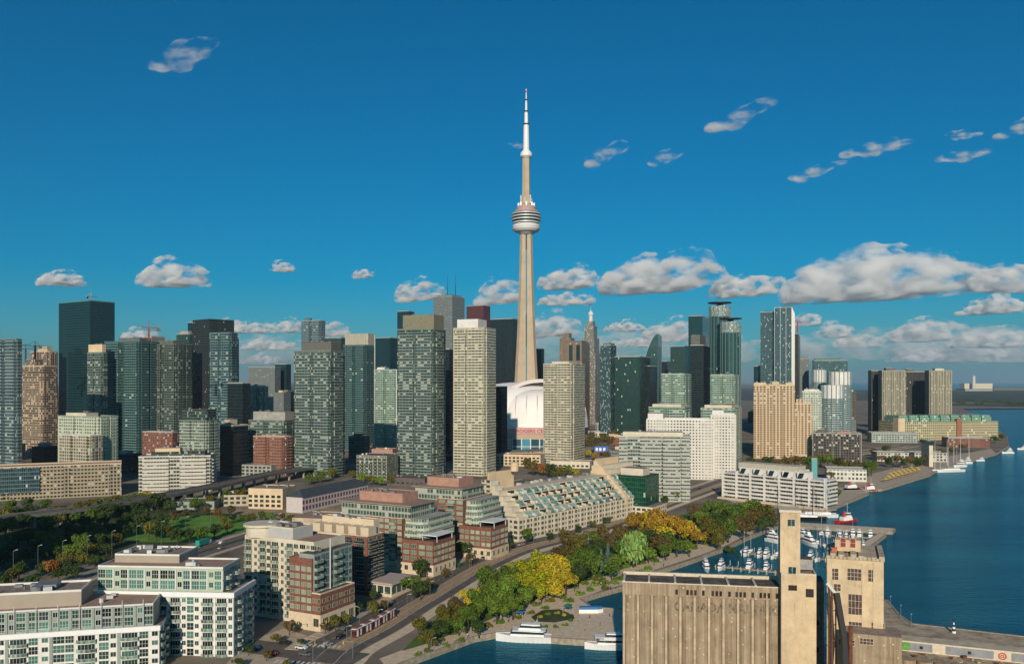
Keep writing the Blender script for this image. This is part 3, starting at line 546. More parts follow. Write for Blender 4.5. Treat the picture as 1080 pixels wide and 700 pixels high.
# --- financial district right of the needle tower
tower('blue speckled glass tower right of the domed spire',633,644,650,364,461,25,fspeck,None,bays=NB,pent=((.2,.9,.1,.9,4.0,slabt),))
tower('wide dark green glass office block with a flat top',648,675,686,376,462,22,facade('dim_green_curtain_wall',(.05,.085,.075),(.012,.045,.04),(.03,.10,.085),1.8,3.8,.1,.14,pale=.02,metal=.5,tilt=.02),None,bays=NB,pent=None,name='office_block')
tower('black shaft joined to the wide dark green office block',676,686,693,386,460,25,fblack,None,bays=NB,pent=None,name='office_block')
tower('dark blue low office block behind the sail-topped tower',690,704,708,381,448,22,fblack,None,bays=NB,pent=None,name='office_block')
tower('teal glass office block with a flat top left of the tall dark tower',707,722,729,365,452,25,fteal,None,bays=NB,pent=None,name='office_block')
tower('tall deep teal tower behind the dark grey-capped tower',726,741,748,333,454,22,fdteal,None,bays=NB,pent=((.3,.6,.2,.6,3.0,dconc),))
tower('black tower with a dark grey cap before the deep teal tower',728,742,749,364,466,22,fblack,None,bays=NB,pent=((.02,.7,.05,.9,17.0,dconc),))
tower('mint and cream apartment tower top, left of the pair above the white grid building',697,722,729,395,478,22,fmint,slabm,.4,.3,2.9,pent=((.02,.98,.02,.98,1.6,offwhite),))
tower('mint and cream apartment tower top, right of the pair above the white grid building',749,774,781,396,478,22,fmint,slabm,.4,.3,2.9,pent=((.02,.98,.02,.98,1.6,offwhite),))
tower('lower green block with a cream rim, left one above the white grid building',684,722,729,430,494,22,fmint,slabm,.5,.3,2.9,pent=((.1,.9,.05,.9,4.0,offwhite),))
tower('lower green block with a cream rim, right one above the white grid building',739,775,782,431,494,22,fmint,slabm,.5,.3,2.9,pent=((.1,.9,.05,.9,4.0,offwhite),))
# --- right group
tower('stepped dark blue tower at the left foot of the tall finned tower',795,803,806,386,458,20,fdteal,None,bays=NB,pent=None)
tower('left blue half of the tall finned tower',802,815,819,329,459,20,fblue,None,bays=NB,pent=((.2,.95,.2,.9,4.0,blackp),))
tower('right half of the tall finned tower with bright vertical fins',817,835,838,324,460,20,fblue,None,bays=NB,pent=((.4,.98,.2,.9,5.0,blackp),),fins=3,finm=mat('silver_fin',(.62,.62,.60),.4,.2,var=0))
tower('dark narrow tower with a crane beside the tall finned tower',835,842,844,352,455,20,fchar,None,bays=NB,pent=None)
tower('grey-green block right of the narrow craned tower',841,853,856,378,452,20,fgrey,None,bays=NB,pent=((.1,.9,.1,.9,3.0,dconc),))
tower('wide blue-grey block behind the silver round towers',858,894,899,380,455,15,fblue,None,bays=NB,pent=((.05,.8,.2,.8,5.0,slabt),),name='office_block')
tower('white and pale green apartment block left of the silver round towers',846,866,878,413,482,20,facade('white_green_wall',(.50,.53,.45),(.06,.12,.1),(.22,.33,.26),2.8,2.9,.38,.4,pale=.1),slabw,.5,.3,2.9,pent=((.1,.9,.2,.9,3.0,white),))
tower('cream striped hotel tower with a dark side, left of the harbour pair',930,956,963,391,461,12,fstripe,None,bays=[('front',.05,.28,2,0),('front',.38,.62,2,0),('front',.72,.95,2,0)],pent=((.2,.6,.2,.8,5.0,dconc),),name='hotel_tower')
tower('dark ribbed slab left of the left harbour hotel tower',919,932,936,391,459,12,fdarkr,None,bays=NB,pent=None)
tower('dark ribbed slab between the two harbour hotel towers',955,979,984,392,457,12,fdarkr,None,bays=NB,pent=((.1,.4,.2,.8,5.0,dconc),))
tower('cream striped hotel tower nearest the open water, right of the harbour pair',980,1004,1010,391,460,12,fstripe,None,bays=[('front',.05,.28,2,0),('front',.38,.62,2,0),('front',.72,.95,2,0)],pent=((.3,.7,.2,.8,4.0,offwhite),),name='hotel_tower')
# --- round towers
def round_tower(label,u0,u1,vt,vb,fac,cap,name='round_tower',disc=True,group='round glass towers'):
    Y=Yv(vb); r=(u1-u0)/2*Y/F; c=at((u0+u1)/2,0,Y+r); z1=H-(vt-HV)/F*Y-GZ; rt=empty(name,label,'tower',(c.x,c.y,GZ),0,group); FOOT.append((c.x,c.y,r))
    m=MB(); m.cyl(0,0,r,r,0,z1,32); m.obj('facade',[fac],rt)
    q=MB(); q.cyl(0,0,r*.99+.3,r*.99+.3,z1-18,z1+.02,32); q.obj('crown',[cap],rt)
    if disc:
        q=MB(); q.cyl(0,0,r*.3,r*.3,z1+.03,z1+5,12); q.cyl(0,0,r*1.12,r*1.12,z1+5,z1+6.5,32); q.obj('roof_disc',[dmetal],rt)
    q=MB()
    for k in range(16): a=2*math.pi*k/16; q.box(math.cos(a)*r*1.01-.5,math.cos(a)*r*1.01+.5,math.sin(a)*r*1.01-.5,math.sin(a)*r*1.01+.5,0,z1)
    q.obj('fin',[slabt],rt)['kind']='stuff'
crn=facade('silver_crown_glazing',(.38,.42,.40),(.12,.17,.17),(.42,.45,.42),1.5,3.0,.2,.2,pale=.2,palec=(.6,.55,.45))
round_tower('taller one of the two round teal towers with a flat roof disc',748,770,322,462,fteal,crn)
round_tower('shorter one of the two round teal towers with a flat roof disc',760,781,339,464,fteal,crn)
round_tower('small silver round tower, left of the silver group',857,871,390,470,fsilver,white,disc=False)
round_tower('larger silver round tower, right of the silver group',874,897,392,474,fsilver,white,disc=False)
round_tower('short white-capped round tower before the silver group',866,889,406,477,fsilver,white,disc=False)
# --- sandy stepped towers, the domed spire and the sail-topped tower
def stepped(name,label,u0,u1,steps,vb,fac,th=20,cat='tower'):
    """steps: (vtop, shrink) from the widest up"""
    B=Bld(name,label,cat,u0,u0+(u1-u0)*.72,u1,vb,th); Y=Yv(vb); z0=0
    for i,(vt,k) in enumerate(steps):
        z=H-(vt-HV)/F*Y-GZ; m=MB(); m.box(-B.w/2*k,B.w/2*k,-B.d/2*k,B.d/2*k,z0,z,0,1); m.obj('tier',[fac,roofd],B.root); z0=z+.002
    B.z1=z0; return B
stepped('office_tower','sandy stepped tower crown left of the domed spire',590,606,[(356,1),(351,.6)],444,fbrown)
B=stepped('office_tower','sandy brown tower with two tall arched windows before the stepped crown',592,622,[(361,1),(359,.9)],458,fbrown,18)
for a in (-.16,.2):
    q=MB(); q.box(-3.2,3.2,-.5,0,0,26); 
    q.prism([(-3.2,-.5),(3.2,-.5),(3.2,0),(-3.2,0)],26.01,28.5); q.obj('arched_window',[gdark],B.root,(B.w*(.12+a),-B.d/2-.02,B.z1-36))
B=stepped('spire_tower','tall stepped stone tower ending in a small dome and white spire',612,634,[(372,1),(356,.82),(343,.62),(338,.42)],448,facade('speckled_stone_glazing',(.30,.26,.22),(.05,.07,.075),(.20,.20,.18),2.0,3.4,.3,.25,pale=.12))
q=MB(); r_=B.w*.14; q.lathe([(r_,0),(r_*.9,14),(r_*1.3,14.1),(r_*1.35,17),(r_*.9,21),(r_*.3,24),(.4,26),(.2,34),(0,34)],16); q.obj('spire',[mat('pale_spire',(.6,.62,.6),.5,var=0)],B.root,(0,0,B.z1))
def sail():
    B=Bld('sail_tower','dark glass tower whose top rises in a curved sail point','tower',679,694,698,456,15); Y=Yv(456); m=MB(); z=lambda v: H-(v-HV)/F*Y-GZ
    x0,x1,y0,y1=-B.w/2,B.w/2,-B.d/2,B.d/2; n=10; P=[(x1,z(352)),(x1,0),(x0,0),(x0,z(384))]
    for k in range(1,n): t=k/n; P.append((x0+(x1-x0)*t,z(384)+(z(352)-z(384))*math.sin(t*math.pi/2)**.9))
    m.face([(p[0],y0,p[1]) for p in reversed(P)],0,[(p[0],p[1]) for p in reversed(P)]); m.face([(p[0],y1,p[1]) for p in P],0,[(p[0],p[1]) for p in P])
    for a,b in zip(P,P[1:]+[P[0]]): m.face([(a[0],y0,a[1]),(b[0],y0,b[1]),(b[0],y1,b[1]),(a[0],y1,a[1])],0,[(0,a[1]),(0,b[1]),(B.d,b[1]),(B.d,a[1])])
    m.obj('facade',[fteal],B.root); q=MB(); q.box(x1-.2,x1+.5,y0-.5,y0+.6,0,z(351.5)); q.obj('fin',[slabt],B.root)
sail()
# --- beige tower by the harbour
tower('big sandy beige apartment tower with punched windows, near the quays',795,838,847,406,484,18,fbeige,None,.25,.25,2.8,pent=((.0,.3,.2,.8,3.0,beige),(.45,.62,.2,.8,4.0,beige),(.8,.95,.2,.8,3.0,beige)),bays=[('front',.0,.14,2.5,8),('front',.24,.38,2.5,0),('front',.48,.62,2.5,0),('front',.72,.86,2.5,4)],pm=beige,name='apartment_tower')
tower('lower stepped shoulder of the sandy beige apartment tower',838,856,858,426,484.5,18,fbeige,None,.25,.25,2.8,pent=((.1,.6,.2,.8,6.0,fbeige),),bays=[('front',.0,.3,2.5,8)],pm=beige,d=20)
# --- green-topped terminal warehouse
def terminal():
    B=Bld('terminal_building','long beige terminal building with a green glass top by the water','terminal building',947,1053,1058,463,-8,d=55); Y=Yv(463); z=lambda v:H-(v-HV)/F*Y-GZ
    x0,x1,y0,y1=-B.w/2,B.w/2,-B.d/2,B.d/2; zt=z(444)
    m=MB(); m.box(x0,x1,y0,y1,0,zt,0,1); m.obj('facade',[facade('terminal_wall',(.55,.44,.26),(.05,.13,.09),(.16,.32,.22),3.6,4.2,.38,.30,pale=.05,wallvar=.06),roofg],B.root)
    gm=facade('green_glass_storeys',(.30,.48,.36),(.06,.20,.14),(.18,.42,.28),3.0,3.2,.2,.25,pale=.12,palec=(.5,.6,.45))
    for i in range(9):
        xa=x0+6+(x1-x0-12)*i/9; xb=xa+(x1-x0-12)/9*.86; m=MB(); m.box(xa,xb,y0+6,y1-6,zt+.002,zt+7,0,0); m.prism([(xa+1,y0+8),(xb-1,y0+8),(xb-1,y1-8),(xa+1,y1-8)],zt+7.002,zt+10,0); m.obj('glass_penthouse',[gm],B.root)
    m=MB(); m.box(x0-.02,x0+12,y0-1,y0+14,0,zt+6,0); m.obj('corner_tower',[beige],B.root)
    m=MB(); m.box(x0+(x1-x0)*.6-4,x0+(x1-x0)*.6+4,y0-2,y0+2,0,zt+5,0); m.obj('clock_tower',[mat('rust_stone',(.30,.13,.08),.9)],B.root)
terminal()
# ---------------- the needle tower ----------------
def needle():
    Y=1330.0; c=at(555,0,Y); r=empty('observation_tower','very tall concrete needle tower with a round pod and white antenna mast','tower',(c.x,c.y,GZ)); Z=lambda v:H-(v-HV)/F*Y-GZ
    shaft=mat('needle_concrete',(.47,.37,.26),.85,var=.08,scale=.06); wht=mat('mast_white',(.74,.74,.74),.5,var=0)
    def sec(z,hw):
        core=4.6+hw*.22; P=[]
        for k in range(3):
            a=R(-90+60)+k*2*math.pi/3; 
            leg=max(hw,core+.3); tw=2.2+hw*.11
            d=Vector((math.cos(a),math.sin(a))); n=Vector((-d.y,d.x))
            P+= [d*core*.8-n*(tw+1.3), d*leg-n*tw, d*leg+n*tw, d*core*.8+n*(tw+1.3)]
            a2=a+math.pi/3; P.append(Vector((math.cos(a2),math.sin(a2)))*core)
        return [(p.x,p.y,z) for p in P]
    S=[(0,30),(20,26.5),(50,22.3),(95,18.6),(150,15.3),(200,12.9),(250,11.0),(300,9.7),(331,9.2)]
    m=MB()
    for (z0,h0),(z1,h1) in zip(S,S[1:]):
        A,B=sec(z0,h0),sec(z1,h1); n=len(A)
        for k in range(n): j=(k+1)%n; m.face([A[k],A[j],B[j],B[k]],0)
    m.obj('shaft',[shaft],r)
    q=MB()
    for (z0,h0),(z1,h1) in zip(S[1:],S[2:]):
        c0,c1=4.6+h0*.22,4.6+h1*.22; q.face([(-1.1,-c0-.5,z0),(1.1,-c0-.5,z0),(1.1,-c1-.5,z1),(-1.1,-c1-.5,z1)]); q.face([(-1.1,-c0+1,z0),(-1.1,-c0-.5,z0),(-1.1,-c1-.5,z1),(-1.1,-c1+1,z1)]); q.face([(1.1,-c0-.5,z0),(1.1,-c0+1,z0),(1.1,-c1+1,z1),(1.1,-c1-.5,z1)])
    q.obj('elevator_strip',[gblue],r)
    q=MB(); q.lathe([(9,324),(14,327),(18.5,329),(21,332),(21.6,336),(20.5,339.5),(17,341)],40); q.obj('radome',[mat('radome_white',(.6,.6,.6),.5,var=0)],r,smooth=True)
    for i,(z,rr) in enumerate(((341.5,20.5),(346,22.6),(350.5,23.2),(355,22.5))):
        q=MB(); q.lathe([(rr-2.4,z),(rr,z+.2),(rr,z+1.9),(rr-2.4,z+2.1)],40); q.obj('deck_ring',[steel],r)
    q=MB(); q.lathe([(17,340.8),(19.6,342),(20.3,350),(19.4,357),(17,358)],40); q.obj('pod_glazing',[gdark],r)
    q=MB(); q.lathe([(17,357.9),(19.5,358.6),(18.5,361),(15.5,361.5),(15.5,365),(14.5,368),(9,368.6),(7.5,372),(5,372.2)],40); q.obj('pod_roof',[mat('pod_roof_red_grey',(.42,.28,.27),.6,var=0)],r)
    for k in range(8):
        a=2*math.pi*k/8; q=MB(); q.box(-1.2,1.2,-1.2,1.2,0,5.5); q.obj('equipment_box',[steel],r,(12*math.cos(a),12*math.sin(a),368))
    for k in range(6):
        a=2*math.pi*k/6+.3; q=MB(); q.cyl(0,0,1.3,1.3,0,13 if k%2 else 9,8); q.obj('equipment_mast',[steel],r,(8.6*math.cos(a),8.6*math.sin(a),372))
    q=MB(); q.cyl(0,0,6.6,5.9,372.3,444,6,a0=.3); q.obj('upper_shaft',[shaft],r)
    q=MB(); q.lathe([(5.9,443),(9.2,446),(9.2,451),(6.5,454),(4.8,456)],24); q.obj('sky_pod',[wht],r)
    q=MB(); q.lathe([(4.8,455),(4.2,490),(4.2,496)],10); q.lathe([(3.0,496),(2.7,516)],10); q.lathe([(1.9,516),(1.6,533)],8); q.lathe([(1.1,533),(.7,551),(0,551.5)],8); q.obj('antenna_mast',[wht],r)
    for z,rr in ((496,4.8),(516,3.4),(534,2.2),(547,1.5)):
        q=MB(); q.cyl(0,0,rr,rr,z-1,z+1,12); q.obj('mast_collar',[dmetal if z<547 else red],r)
needle()
# ---------------- the white-domed stadium ----------------
def textmesh(s,size,m,name='lettering',depth=.15,bold=0.0,align='CENTER'):
    cu=bpy.data.curves.new('t','FONT'); cu.body=s; cu.size=size; cu.align_x=align; cu.extrude=depth; cu.offset=bold; cu.resolution_u=3
    o=bpy.data.objects.new('t',cu); col.objects.link(o); dg=bpy.context.evaluated_depsgraph_get(); me=bpy.data.meshes.new_from_object(o.evaluated_get(dg)); bpy.data.objects.remove(o)
    me.name=name; me.materials.clear(); me.materials.append(m); return me
def stadium():
    Y0=1165.0; cx=at(549,0,Y0+95); r=empty('domed_stadium','white domed stadium with overlapping roof shells and a lettered red band','stadium',(cx.x,cx.y,GZ)); Z=lambda v,Y:H-(v-HV)/F*Y-GZ
    RR=98.0; zr=Z(452,Y0)
    wd=mat('dome_membrane',(.84,.80,.77),.6,var=.03,scale=.05); rib=mat('dome_rib',(.70,.62,.57),.6,var=0)
    def shell(cx_,cy_,rx,ry,z0,zt,name,pw=.62,n=48,nz=14):
        m=MB(); prof=[(math.cos(math.pi/2*k/nz)**.85,math.sin(math.pi/2*k/nz)**pw*1.0) for k in range(nz+1)]
        for (a,b),(c,d) in zip(prof,prof[1:]):
            for k in range(n):
                t0,t1=2*math.pi*k/n,2*math.pi*(k+1)/n
                m.face([(cx_+rx*a*math.cos(t0),cy_+ry*a*math.sin(t0),z0+zt*b),(cx_+rx*a*math.cos(t1),cy_+ry*a*math.sin(t1),z0+zt*b),(cx_+rx*c*math.cos(t1),cy_+ry*c*math.sin(t1),z0+zt*d),(cx_+rx*c*math.cos(t0),cy_+ry*c*math.sin(t0),z0+zt*d)])
        return m.obj(name,[wd],r,smooth=True)
    shell(0,8,RR,RR*.9,zr,Z(403,Y0+95)-zr,'roof_shell',.8)
    shell(29,-42,67,54,zr,Z(410.5,Y0+40)-zr,'roof_shell',.8)
    for k in range(1,9):
        q=MB(); x=29-67+134*k/9; c_=math.sqrt(max(0,1-((x-29)/67)**2)); Pn=[]
        for j in range(15):
            a=math.pi/2*j/14; ca=math.cos(a)**.85*c_; Pn.append((x,-42-54*ca,zr+(Z(410.5,Y0+40)-zr)*(max(0,1-(1-c_**2)-ca**2)+0)**.4 if False else zr+(Z(410.5,Y0+40)-zr)*(max(0.0,math.sin(math.acos(min(1,(((x-29)/67)**2+ca**2)**.5)**(1/.85) if ((x-29)/67)**2+ca**2<1 else math.acos(1)))))**.8+.15))
        for a_,b_ in zip(Pn,Pn[1:]): q.tube(a_,b_,.35,n=4)
        q.obj('roof_seam',[rib],r)
    q=MB(); n=36
    for hw,hh,yy in ((66,Z(404,Y0+30)-zr+6,-40),):
        P=[]
        for k in range(n+1): a=math.pi*k/n; P.append((29-hw*math.cos(a),yy,zr+ (hh)*math.sin(a)**.72))
        I=[(29-(hw-5)*math.cos(math.pi*k/n),yy-4,zr+(hh-5)*math.sin(math.pi*k/n)**.72) for k in range(n+1)]
        for k in range(n): 
            q.face([P[k],P[k+1],I[k+1],I[k]]); q.face([P[k],P[k+1],(P[k+1][0],yy+30,P[k+1][2]-1),(P[k][0],yy+30,P[k][2]-1)])
    q.obj('roof_arch',[rib],r)
    wall=mat('stadium_concrete',(.45,.36,.28),.9,var=.08); m=MB(); m.cyl(0,0,RR+1,RR+1,0,zr-6.5,48); m.obj('wall',[wall],r)
    band=mat('stadium_band',(.60,.40,.37),.7,var=.05); m=MB(); m.cyl(0,0,RR+1.6,RR+1.6,zr-6.5,zr+.4,48); m.obj('sign_band',[band],r)
    # front block with the blue windows
    m=MB(); m.box(-22,62,-RR-9,-RR+16,0,zr-6.4); m.obj('entrance_block',[wall],r)
    m=MB(); m.box(-23,63,-RR-10,-RR+14,zr-6.3,zr+1.8); m.obj('sign_fascia',[band],r)
    inst('lettering',textmesh('ROGERS CENTRE',7.0,mat('sign_red',(.36,.02,.03),.5,var=0),bold=.12),r,(20,-RR-10.1,zr-4.8)).rotation_euler=(R(90),0,0)
    zw0,zw1=Z(478,Y0-8),Z(463,Y0-8)
    gb=glass('sky_blue_glass',(.05,.22,.32),.1,.3)
    for i in range(6):
        x=-12+i*12.2; q=MB(); q.box(x+.7,x+11.5,-RR-9.25,-RR-9.0,max(zw0,1),zw1); q.obj('window',[gb],r)
        q=MB(); q.box(x-.5,x+.7,-RR-10,-RR-9.0,0,zw1+1); q.box(x+.7,x+11.5,-RR-9.6,-RR-9.26,(zw0+zw1)/2-.4,(zw0+zw1)/2+.4); q.obj('mullion',[white],r)
    for i in range(5): q=MB(); q.box(-21,-13.5,-RR-10.5,-RR-9.0,1+i*3.8,1+i*3.8+1.5); q.obj('ledge',[white],r)
stadium()
# ---------------- near buildings, each from its corners ----------------
pg=mat('pale_green_panel',(.40,.47,.36),.6,var=.05); cream2=mat('pale_stone',(.60,.50,.36),.9,var=.08,scale=.4); gwall=mat('grey_green_wall',(.27,.31,.28),.8,var=.06); bwall=mat('blue_grey_wall',(.20,.25,.28),.8,var=.06); mech=mat('taupe_render',(.36,.31,.25),.9,var=.04,scale=.2); wfr=mat('white_frame',(.62,.62,.58),.5,var=0); gfr=mat('green_grey_frame',(.20,.27,.25),.5,var=0); bfr=mat('brick_opening_frame',(.50,.44,.32),.6,var=0)
def rooftop(B,b,n,seed,zb_):
    rnd=random.Random(seed)
    for i in range(n):
        x=rnd.uniform(b[0]+2,b[1]-3); y=rnd.uniform(b[2]+2,b[3]-3); s=rnd.uniform(.6,1.6); q=MB()
        if rnd.random()<.4: q.cyl(0,0,s*.5,s*.5,0,rnd.uniform(.8,1.8),8)
        else: q.box(-s,s,-s*.7,s*.7,0,rnd.uniform(.7,1.6))
        q.obj('roof_unit',[steel if rnd.random()<.4 else gmetal],B.root,(x,y,zb_+.02),rnd.uniform(0,.3))
def flush(B): B.flush()
# A: white and green condominium at the lower left corner
A=Bld('apartment_building','white and green glass apartment block filling the lower left corner, taupe plant room on top','apartment building',-70,168,178,706,-13,d=24,group='white and green condominiums')
b=A.loc(-70,168,178,661,Yv(706),d=24); b1=b; A.vol('wall',b,0,white)
fl=3.0; nf=int(b[4]/fl); z0=b[4]-nf*fl-.6
PAT=[('P',.8),('G',3.2),('G',2.4),('-',.5),('B',5.4),('-',.5),('G',2.8),('W',2.2),('P',.8),('B',5.0),('G',2.6),('-',.5),('W',2.4)]
dress(A,b,'front',PAT,z0,fl,nf,wfr,gdark,ggreen,white,gpale,seed=3,pil=gwall)
dress(A,b,'right',[('-',1),('B',4.5),('W',2.5),('-',1)],z0,fl,nf,wfr,gdark,gblue,bwall,gpale,seed=4)
b2=[b[0],b[1]-2.2,b[2]+1.8,b[3]-1.5,b[4]+7.2]; A.vol('upper_storey',b2,b[4]+.01,gwall,roofb,.5,wfr)
dress(A,b2,'front',[('P',.8),('G',3.1),('G',3.1),('P',.8),('W',2.4),('G',3.0)],b[4]+.5,3.3,2,wfr,gdark,ggreen,seed=5,pil=gwall)
for k in range(int((b[1]-b[0])/6.5)):
    q=MB(); q.tube((0,0,0),(0,0,9.2),.14,n=5); q.obj('roof_mast',[steel],A.root,(b[0]+3+k*6.5,b[2]+1.2,b[4]))
q=MB(); q.box(b[0],b[1]+.4,b[2]-.7,b[2]+.4,b[4]-.9,b[4]+.7); q.obj('cornice',[whitep],A.root)
p=A.Mi@Vector((*at(92,0,292).xy,0)); b3=[b[0],p.x,b2[2]+4.5,b2[3]-1,b2[4]+4.6]; A.vol('plant_room',b3,b2[4]+.01,mech,roofg,.7,white); rooftop(A,b3,14,5,b3[4])
q=MB(); q.box(0,7,0,6,0,1.6); q.obj('roof_unit',[gmetal],A.root,(b3[1]-16,b3[2]+5,b3[4]+.03))
rooftop(A,[b3[1]+2,b2[1]-1,b2[2]+1,b2[3]-1],4,8,b2[4]+.02); flush(A)
# B: second white condominium with curved balconies
Bb=Bld('apartment_building','white apartment block with curved balconies standing behind and right of the lower left block','apartment building',100,246,268,692,4,group='white and green condominiums')
b=Bb.loc(100,246,268,627,Yv(692)); Bb.vol('wall',b,0,white); nf=int((b[4])/fl); z0=b[4]-nf*fl-.7
dress(Bb,b,'front',[('G',3.0),('W',2.4),('-',.8),('B',5.0),('P',.9),('B',4.8),('W',2.4)],z0,fl,nf,wfr,gdark,ggreen,white,gpale,seed=9,pil=white)
dress(Bb,b,'right',[('P',.8),('W',2.3),('B',4.2),('-',.6),('W',2.3)],z0,fl,nf,wfr,gdark,gblue,white,gpale,seed=10,pil=gwall)
b2=[b[0],b[1]-4.5,b[2]+2,b[3]-2,b[4]+8.6]; Bb.vol('upper_storey',b2,b[4]+.01,pg,roofb,.6,white)
dress(Bb,b2,'front',[('G',3.2),('G',3.0),('P',.5),('W',2.6),('G',3.0),('P',.5)],b[4]+.9,3.6,2,wfr,gdark,ggreen,seed=12,pil=wfr); dress(Bb,b2,'right',[('G',3),('B',4),('G',3)],b[4]+.9,3.6,2,wfr,gdark,gblue,seed=13)
q=MB(); q.box(b[0],b[1]+.7,b[2]-1.0,b[2]+.4,b[4]-.8,b[4]+.9); q.box(b[1]-.3,b[1]+.7,b[2]+.41,b[3],b[4]-.8,b[4]+.9); q.obj('cornice',[whitep],Bb.root)
pa=Bb.Mi@Vector((*at(116,0,308).xy,0)); pb=Bb.Mi@Vector((*at(187,0,308).xy,0)); zt=H-(587-HV)/F*308-GZ; b3=[pa.x,pb.x,b2[2]+8,b2[3]+8,zt]; Bb.vol('plant_room',b3,b2[4]-3,mech,roofg,.6,white); rooftop(Bb,b3,12,6,zt); rooftop(Bb,[b3[1]+2,b2[1]-2,b2[2]+1,b2[3]-2],4,7,b2[4]); flush(Bb)
# C: cream block with a brick corner
Cc=Bld('apartment_building','cream apartment block with a red brick corner bay and grey glazed side, beside the crossroads','apartment building',247,338,374,666,27,group='brick and cream condominiums')
YC=Yv(666); b=Cc.loc(247,338,374,627,YC); b[2]+=0; bp=[b[1]-4.2,b[1],b[2],b[3],b[4]]; Cc.vol('podium',bp,0,brick,roofd,.5,cream2)
Cc.vol('stone_base',[b[1]-15.6,bp[1]+.25,bp[2]-.25,bp[3]+.1,6.4],0,cream2)
for fc in ('front','right'):
    dress(Cc,bp,fc,[('-',.6),('W',2.6),('W',2.6),('-',.6),('D',3.4)],7.0,3.0,int((b[4]-7)/3),bfr,gdark,gpale,seed=21); dress(Cc,[bp[0],bp[1]+.25,bp[2]-.25,bp[3],0],fc,[('-',1),('D',3.6),('-',.8)],.6,5.2,1,cream2,gdark,gdark,seed=22)
b=Cc.loc(249,331,364,573,YC+9); b[0]=-Cc.w/2; zC=b[4]; Cc.vol('wall',b,0,offwhite,roofb,.6,offwhite); nf=int(zC/3.0); z0=zC-nf*3.0-.4
W=b[1]-b[0]; bl=[b[0],bp[1]-16,b[2],b[3],b[4]]; br=[bp[1]-15.5,bp[1]-4.21,bp[2]+.05,b[2]+3,zC-5.0]
dress(Cc,bl,'front',[('B',5.2),('-',1.0),('W',2.6),('-',1.0),('B',5.0),('D',3.2)],z0,3.0,nf,offwhite,gdark,gpale,offwhite,gpale,seed=23)
Cc.vol('brick_bay',br,0,brick,roofb,.4,brick); dress(Cc,br,'front',[('-',.5),('D',3.0),('-',.5),('D',3.0),('-',.4)],6.8,3.0,int((br[4]-6.8)/3),bfr,gpale,gpale,seed=24)
dress(Cc,[br[0],br[1],b[2],b[3],0],'front',[('D',4),('W',3)],zC-6.3,3.0,2,offwhite,gdark,gpale,seed=25)
bs=[b[1]-3,bp[1]-3.9,bp[2]+.9,b[3]-1,zC-3]; Cc.vol('glazed_side',bs,0,gwall,roofd); dress(Cc,bs,'right',[('B',4.0),('G',2.6),('G',2.6),('W',2.4)],z0,3.0,nf-1,gfr,gdark,gblue,gwall,gpale,seed=26,curved=False)
t=Cc.loc(251,309,330,557,YC+16); t[0]=b[0]+1; t[4]=H-(558-HV)/F*(YC+16)-GZ; Cc.vol('plant_room',[t[0],t[1],t[2],t[3],t[4]],zC+.01,mat('pale_grey_render',(.44,.44,.42),.9,var=.04),roofb,.5,offwhite); rooftop(Cc,t,9,3,t[4])
q=MB(); q.cyl(t[0]+4,t[2]+3,6.5,6.5,zC+.02,t[4]-.2,20); q.obj('round_corner',[offwhite],Cc.root); q=MB(); q.cyl(t[0]+4,t[2]+3,7.6,7.6,t[4]-.19,t[4]+.75,20); q.obj('round_canopy',[offwhite],Cc.root)
q=MB(); q.tube((0,0,0),(0,0,26),.3,n=6); q.obj('downpipe',[steel],Cc.root,(bs[1]+.6,b[2]+4,8))
flush(Cc)
# D: brick pier building behind C
D=Bld('apartment_building','brick balcony block half hidden behind the cream block, white roof boxes along its top','apartment building',326,388,394,628,27,d=12,group='brick and cream condominiums')
b=D.loc(326,388,394,566,Yv(628),d=12); D.vol('wall',b,0,brick,roofb,.4,cream2); nf=int(b[4]/3.0)
dress(D,b,'front',[('B',4.6),('P',1.6)],b[4]-nf*3.0,3.0,nf,bfr,gdark,gdark,conc,gdark,seed=31,pil=brick,curved=False); dress(D,b,'right',[('B',4.2),('-',1.2)],b[4]-nf*3.0,3.0,nf,bfr,gdark,gblue,conc,gdark,seed=32,curved=False)
for k in range(5):
    x=b[0]+3+(b[1]-b[0]-6)*k/4; q=MB(); q.box(-2.2,2.2,0,6,0,3.8); q.obj('roof_box',[cream2],D.root,(x,b[2]+1.5,b[4]+.01))
D.vol('roof_storey',[b[0]+2,b[1]-2,b[2]+7,b[3]-.5,b[4]+6.2],b[4]+.01,cream2,roofb,.4); rooftop(D,[b[0]+3,b[1]-3,b[2]+6,b[3]-1],6,4,b[4]+6.2); flush(D)
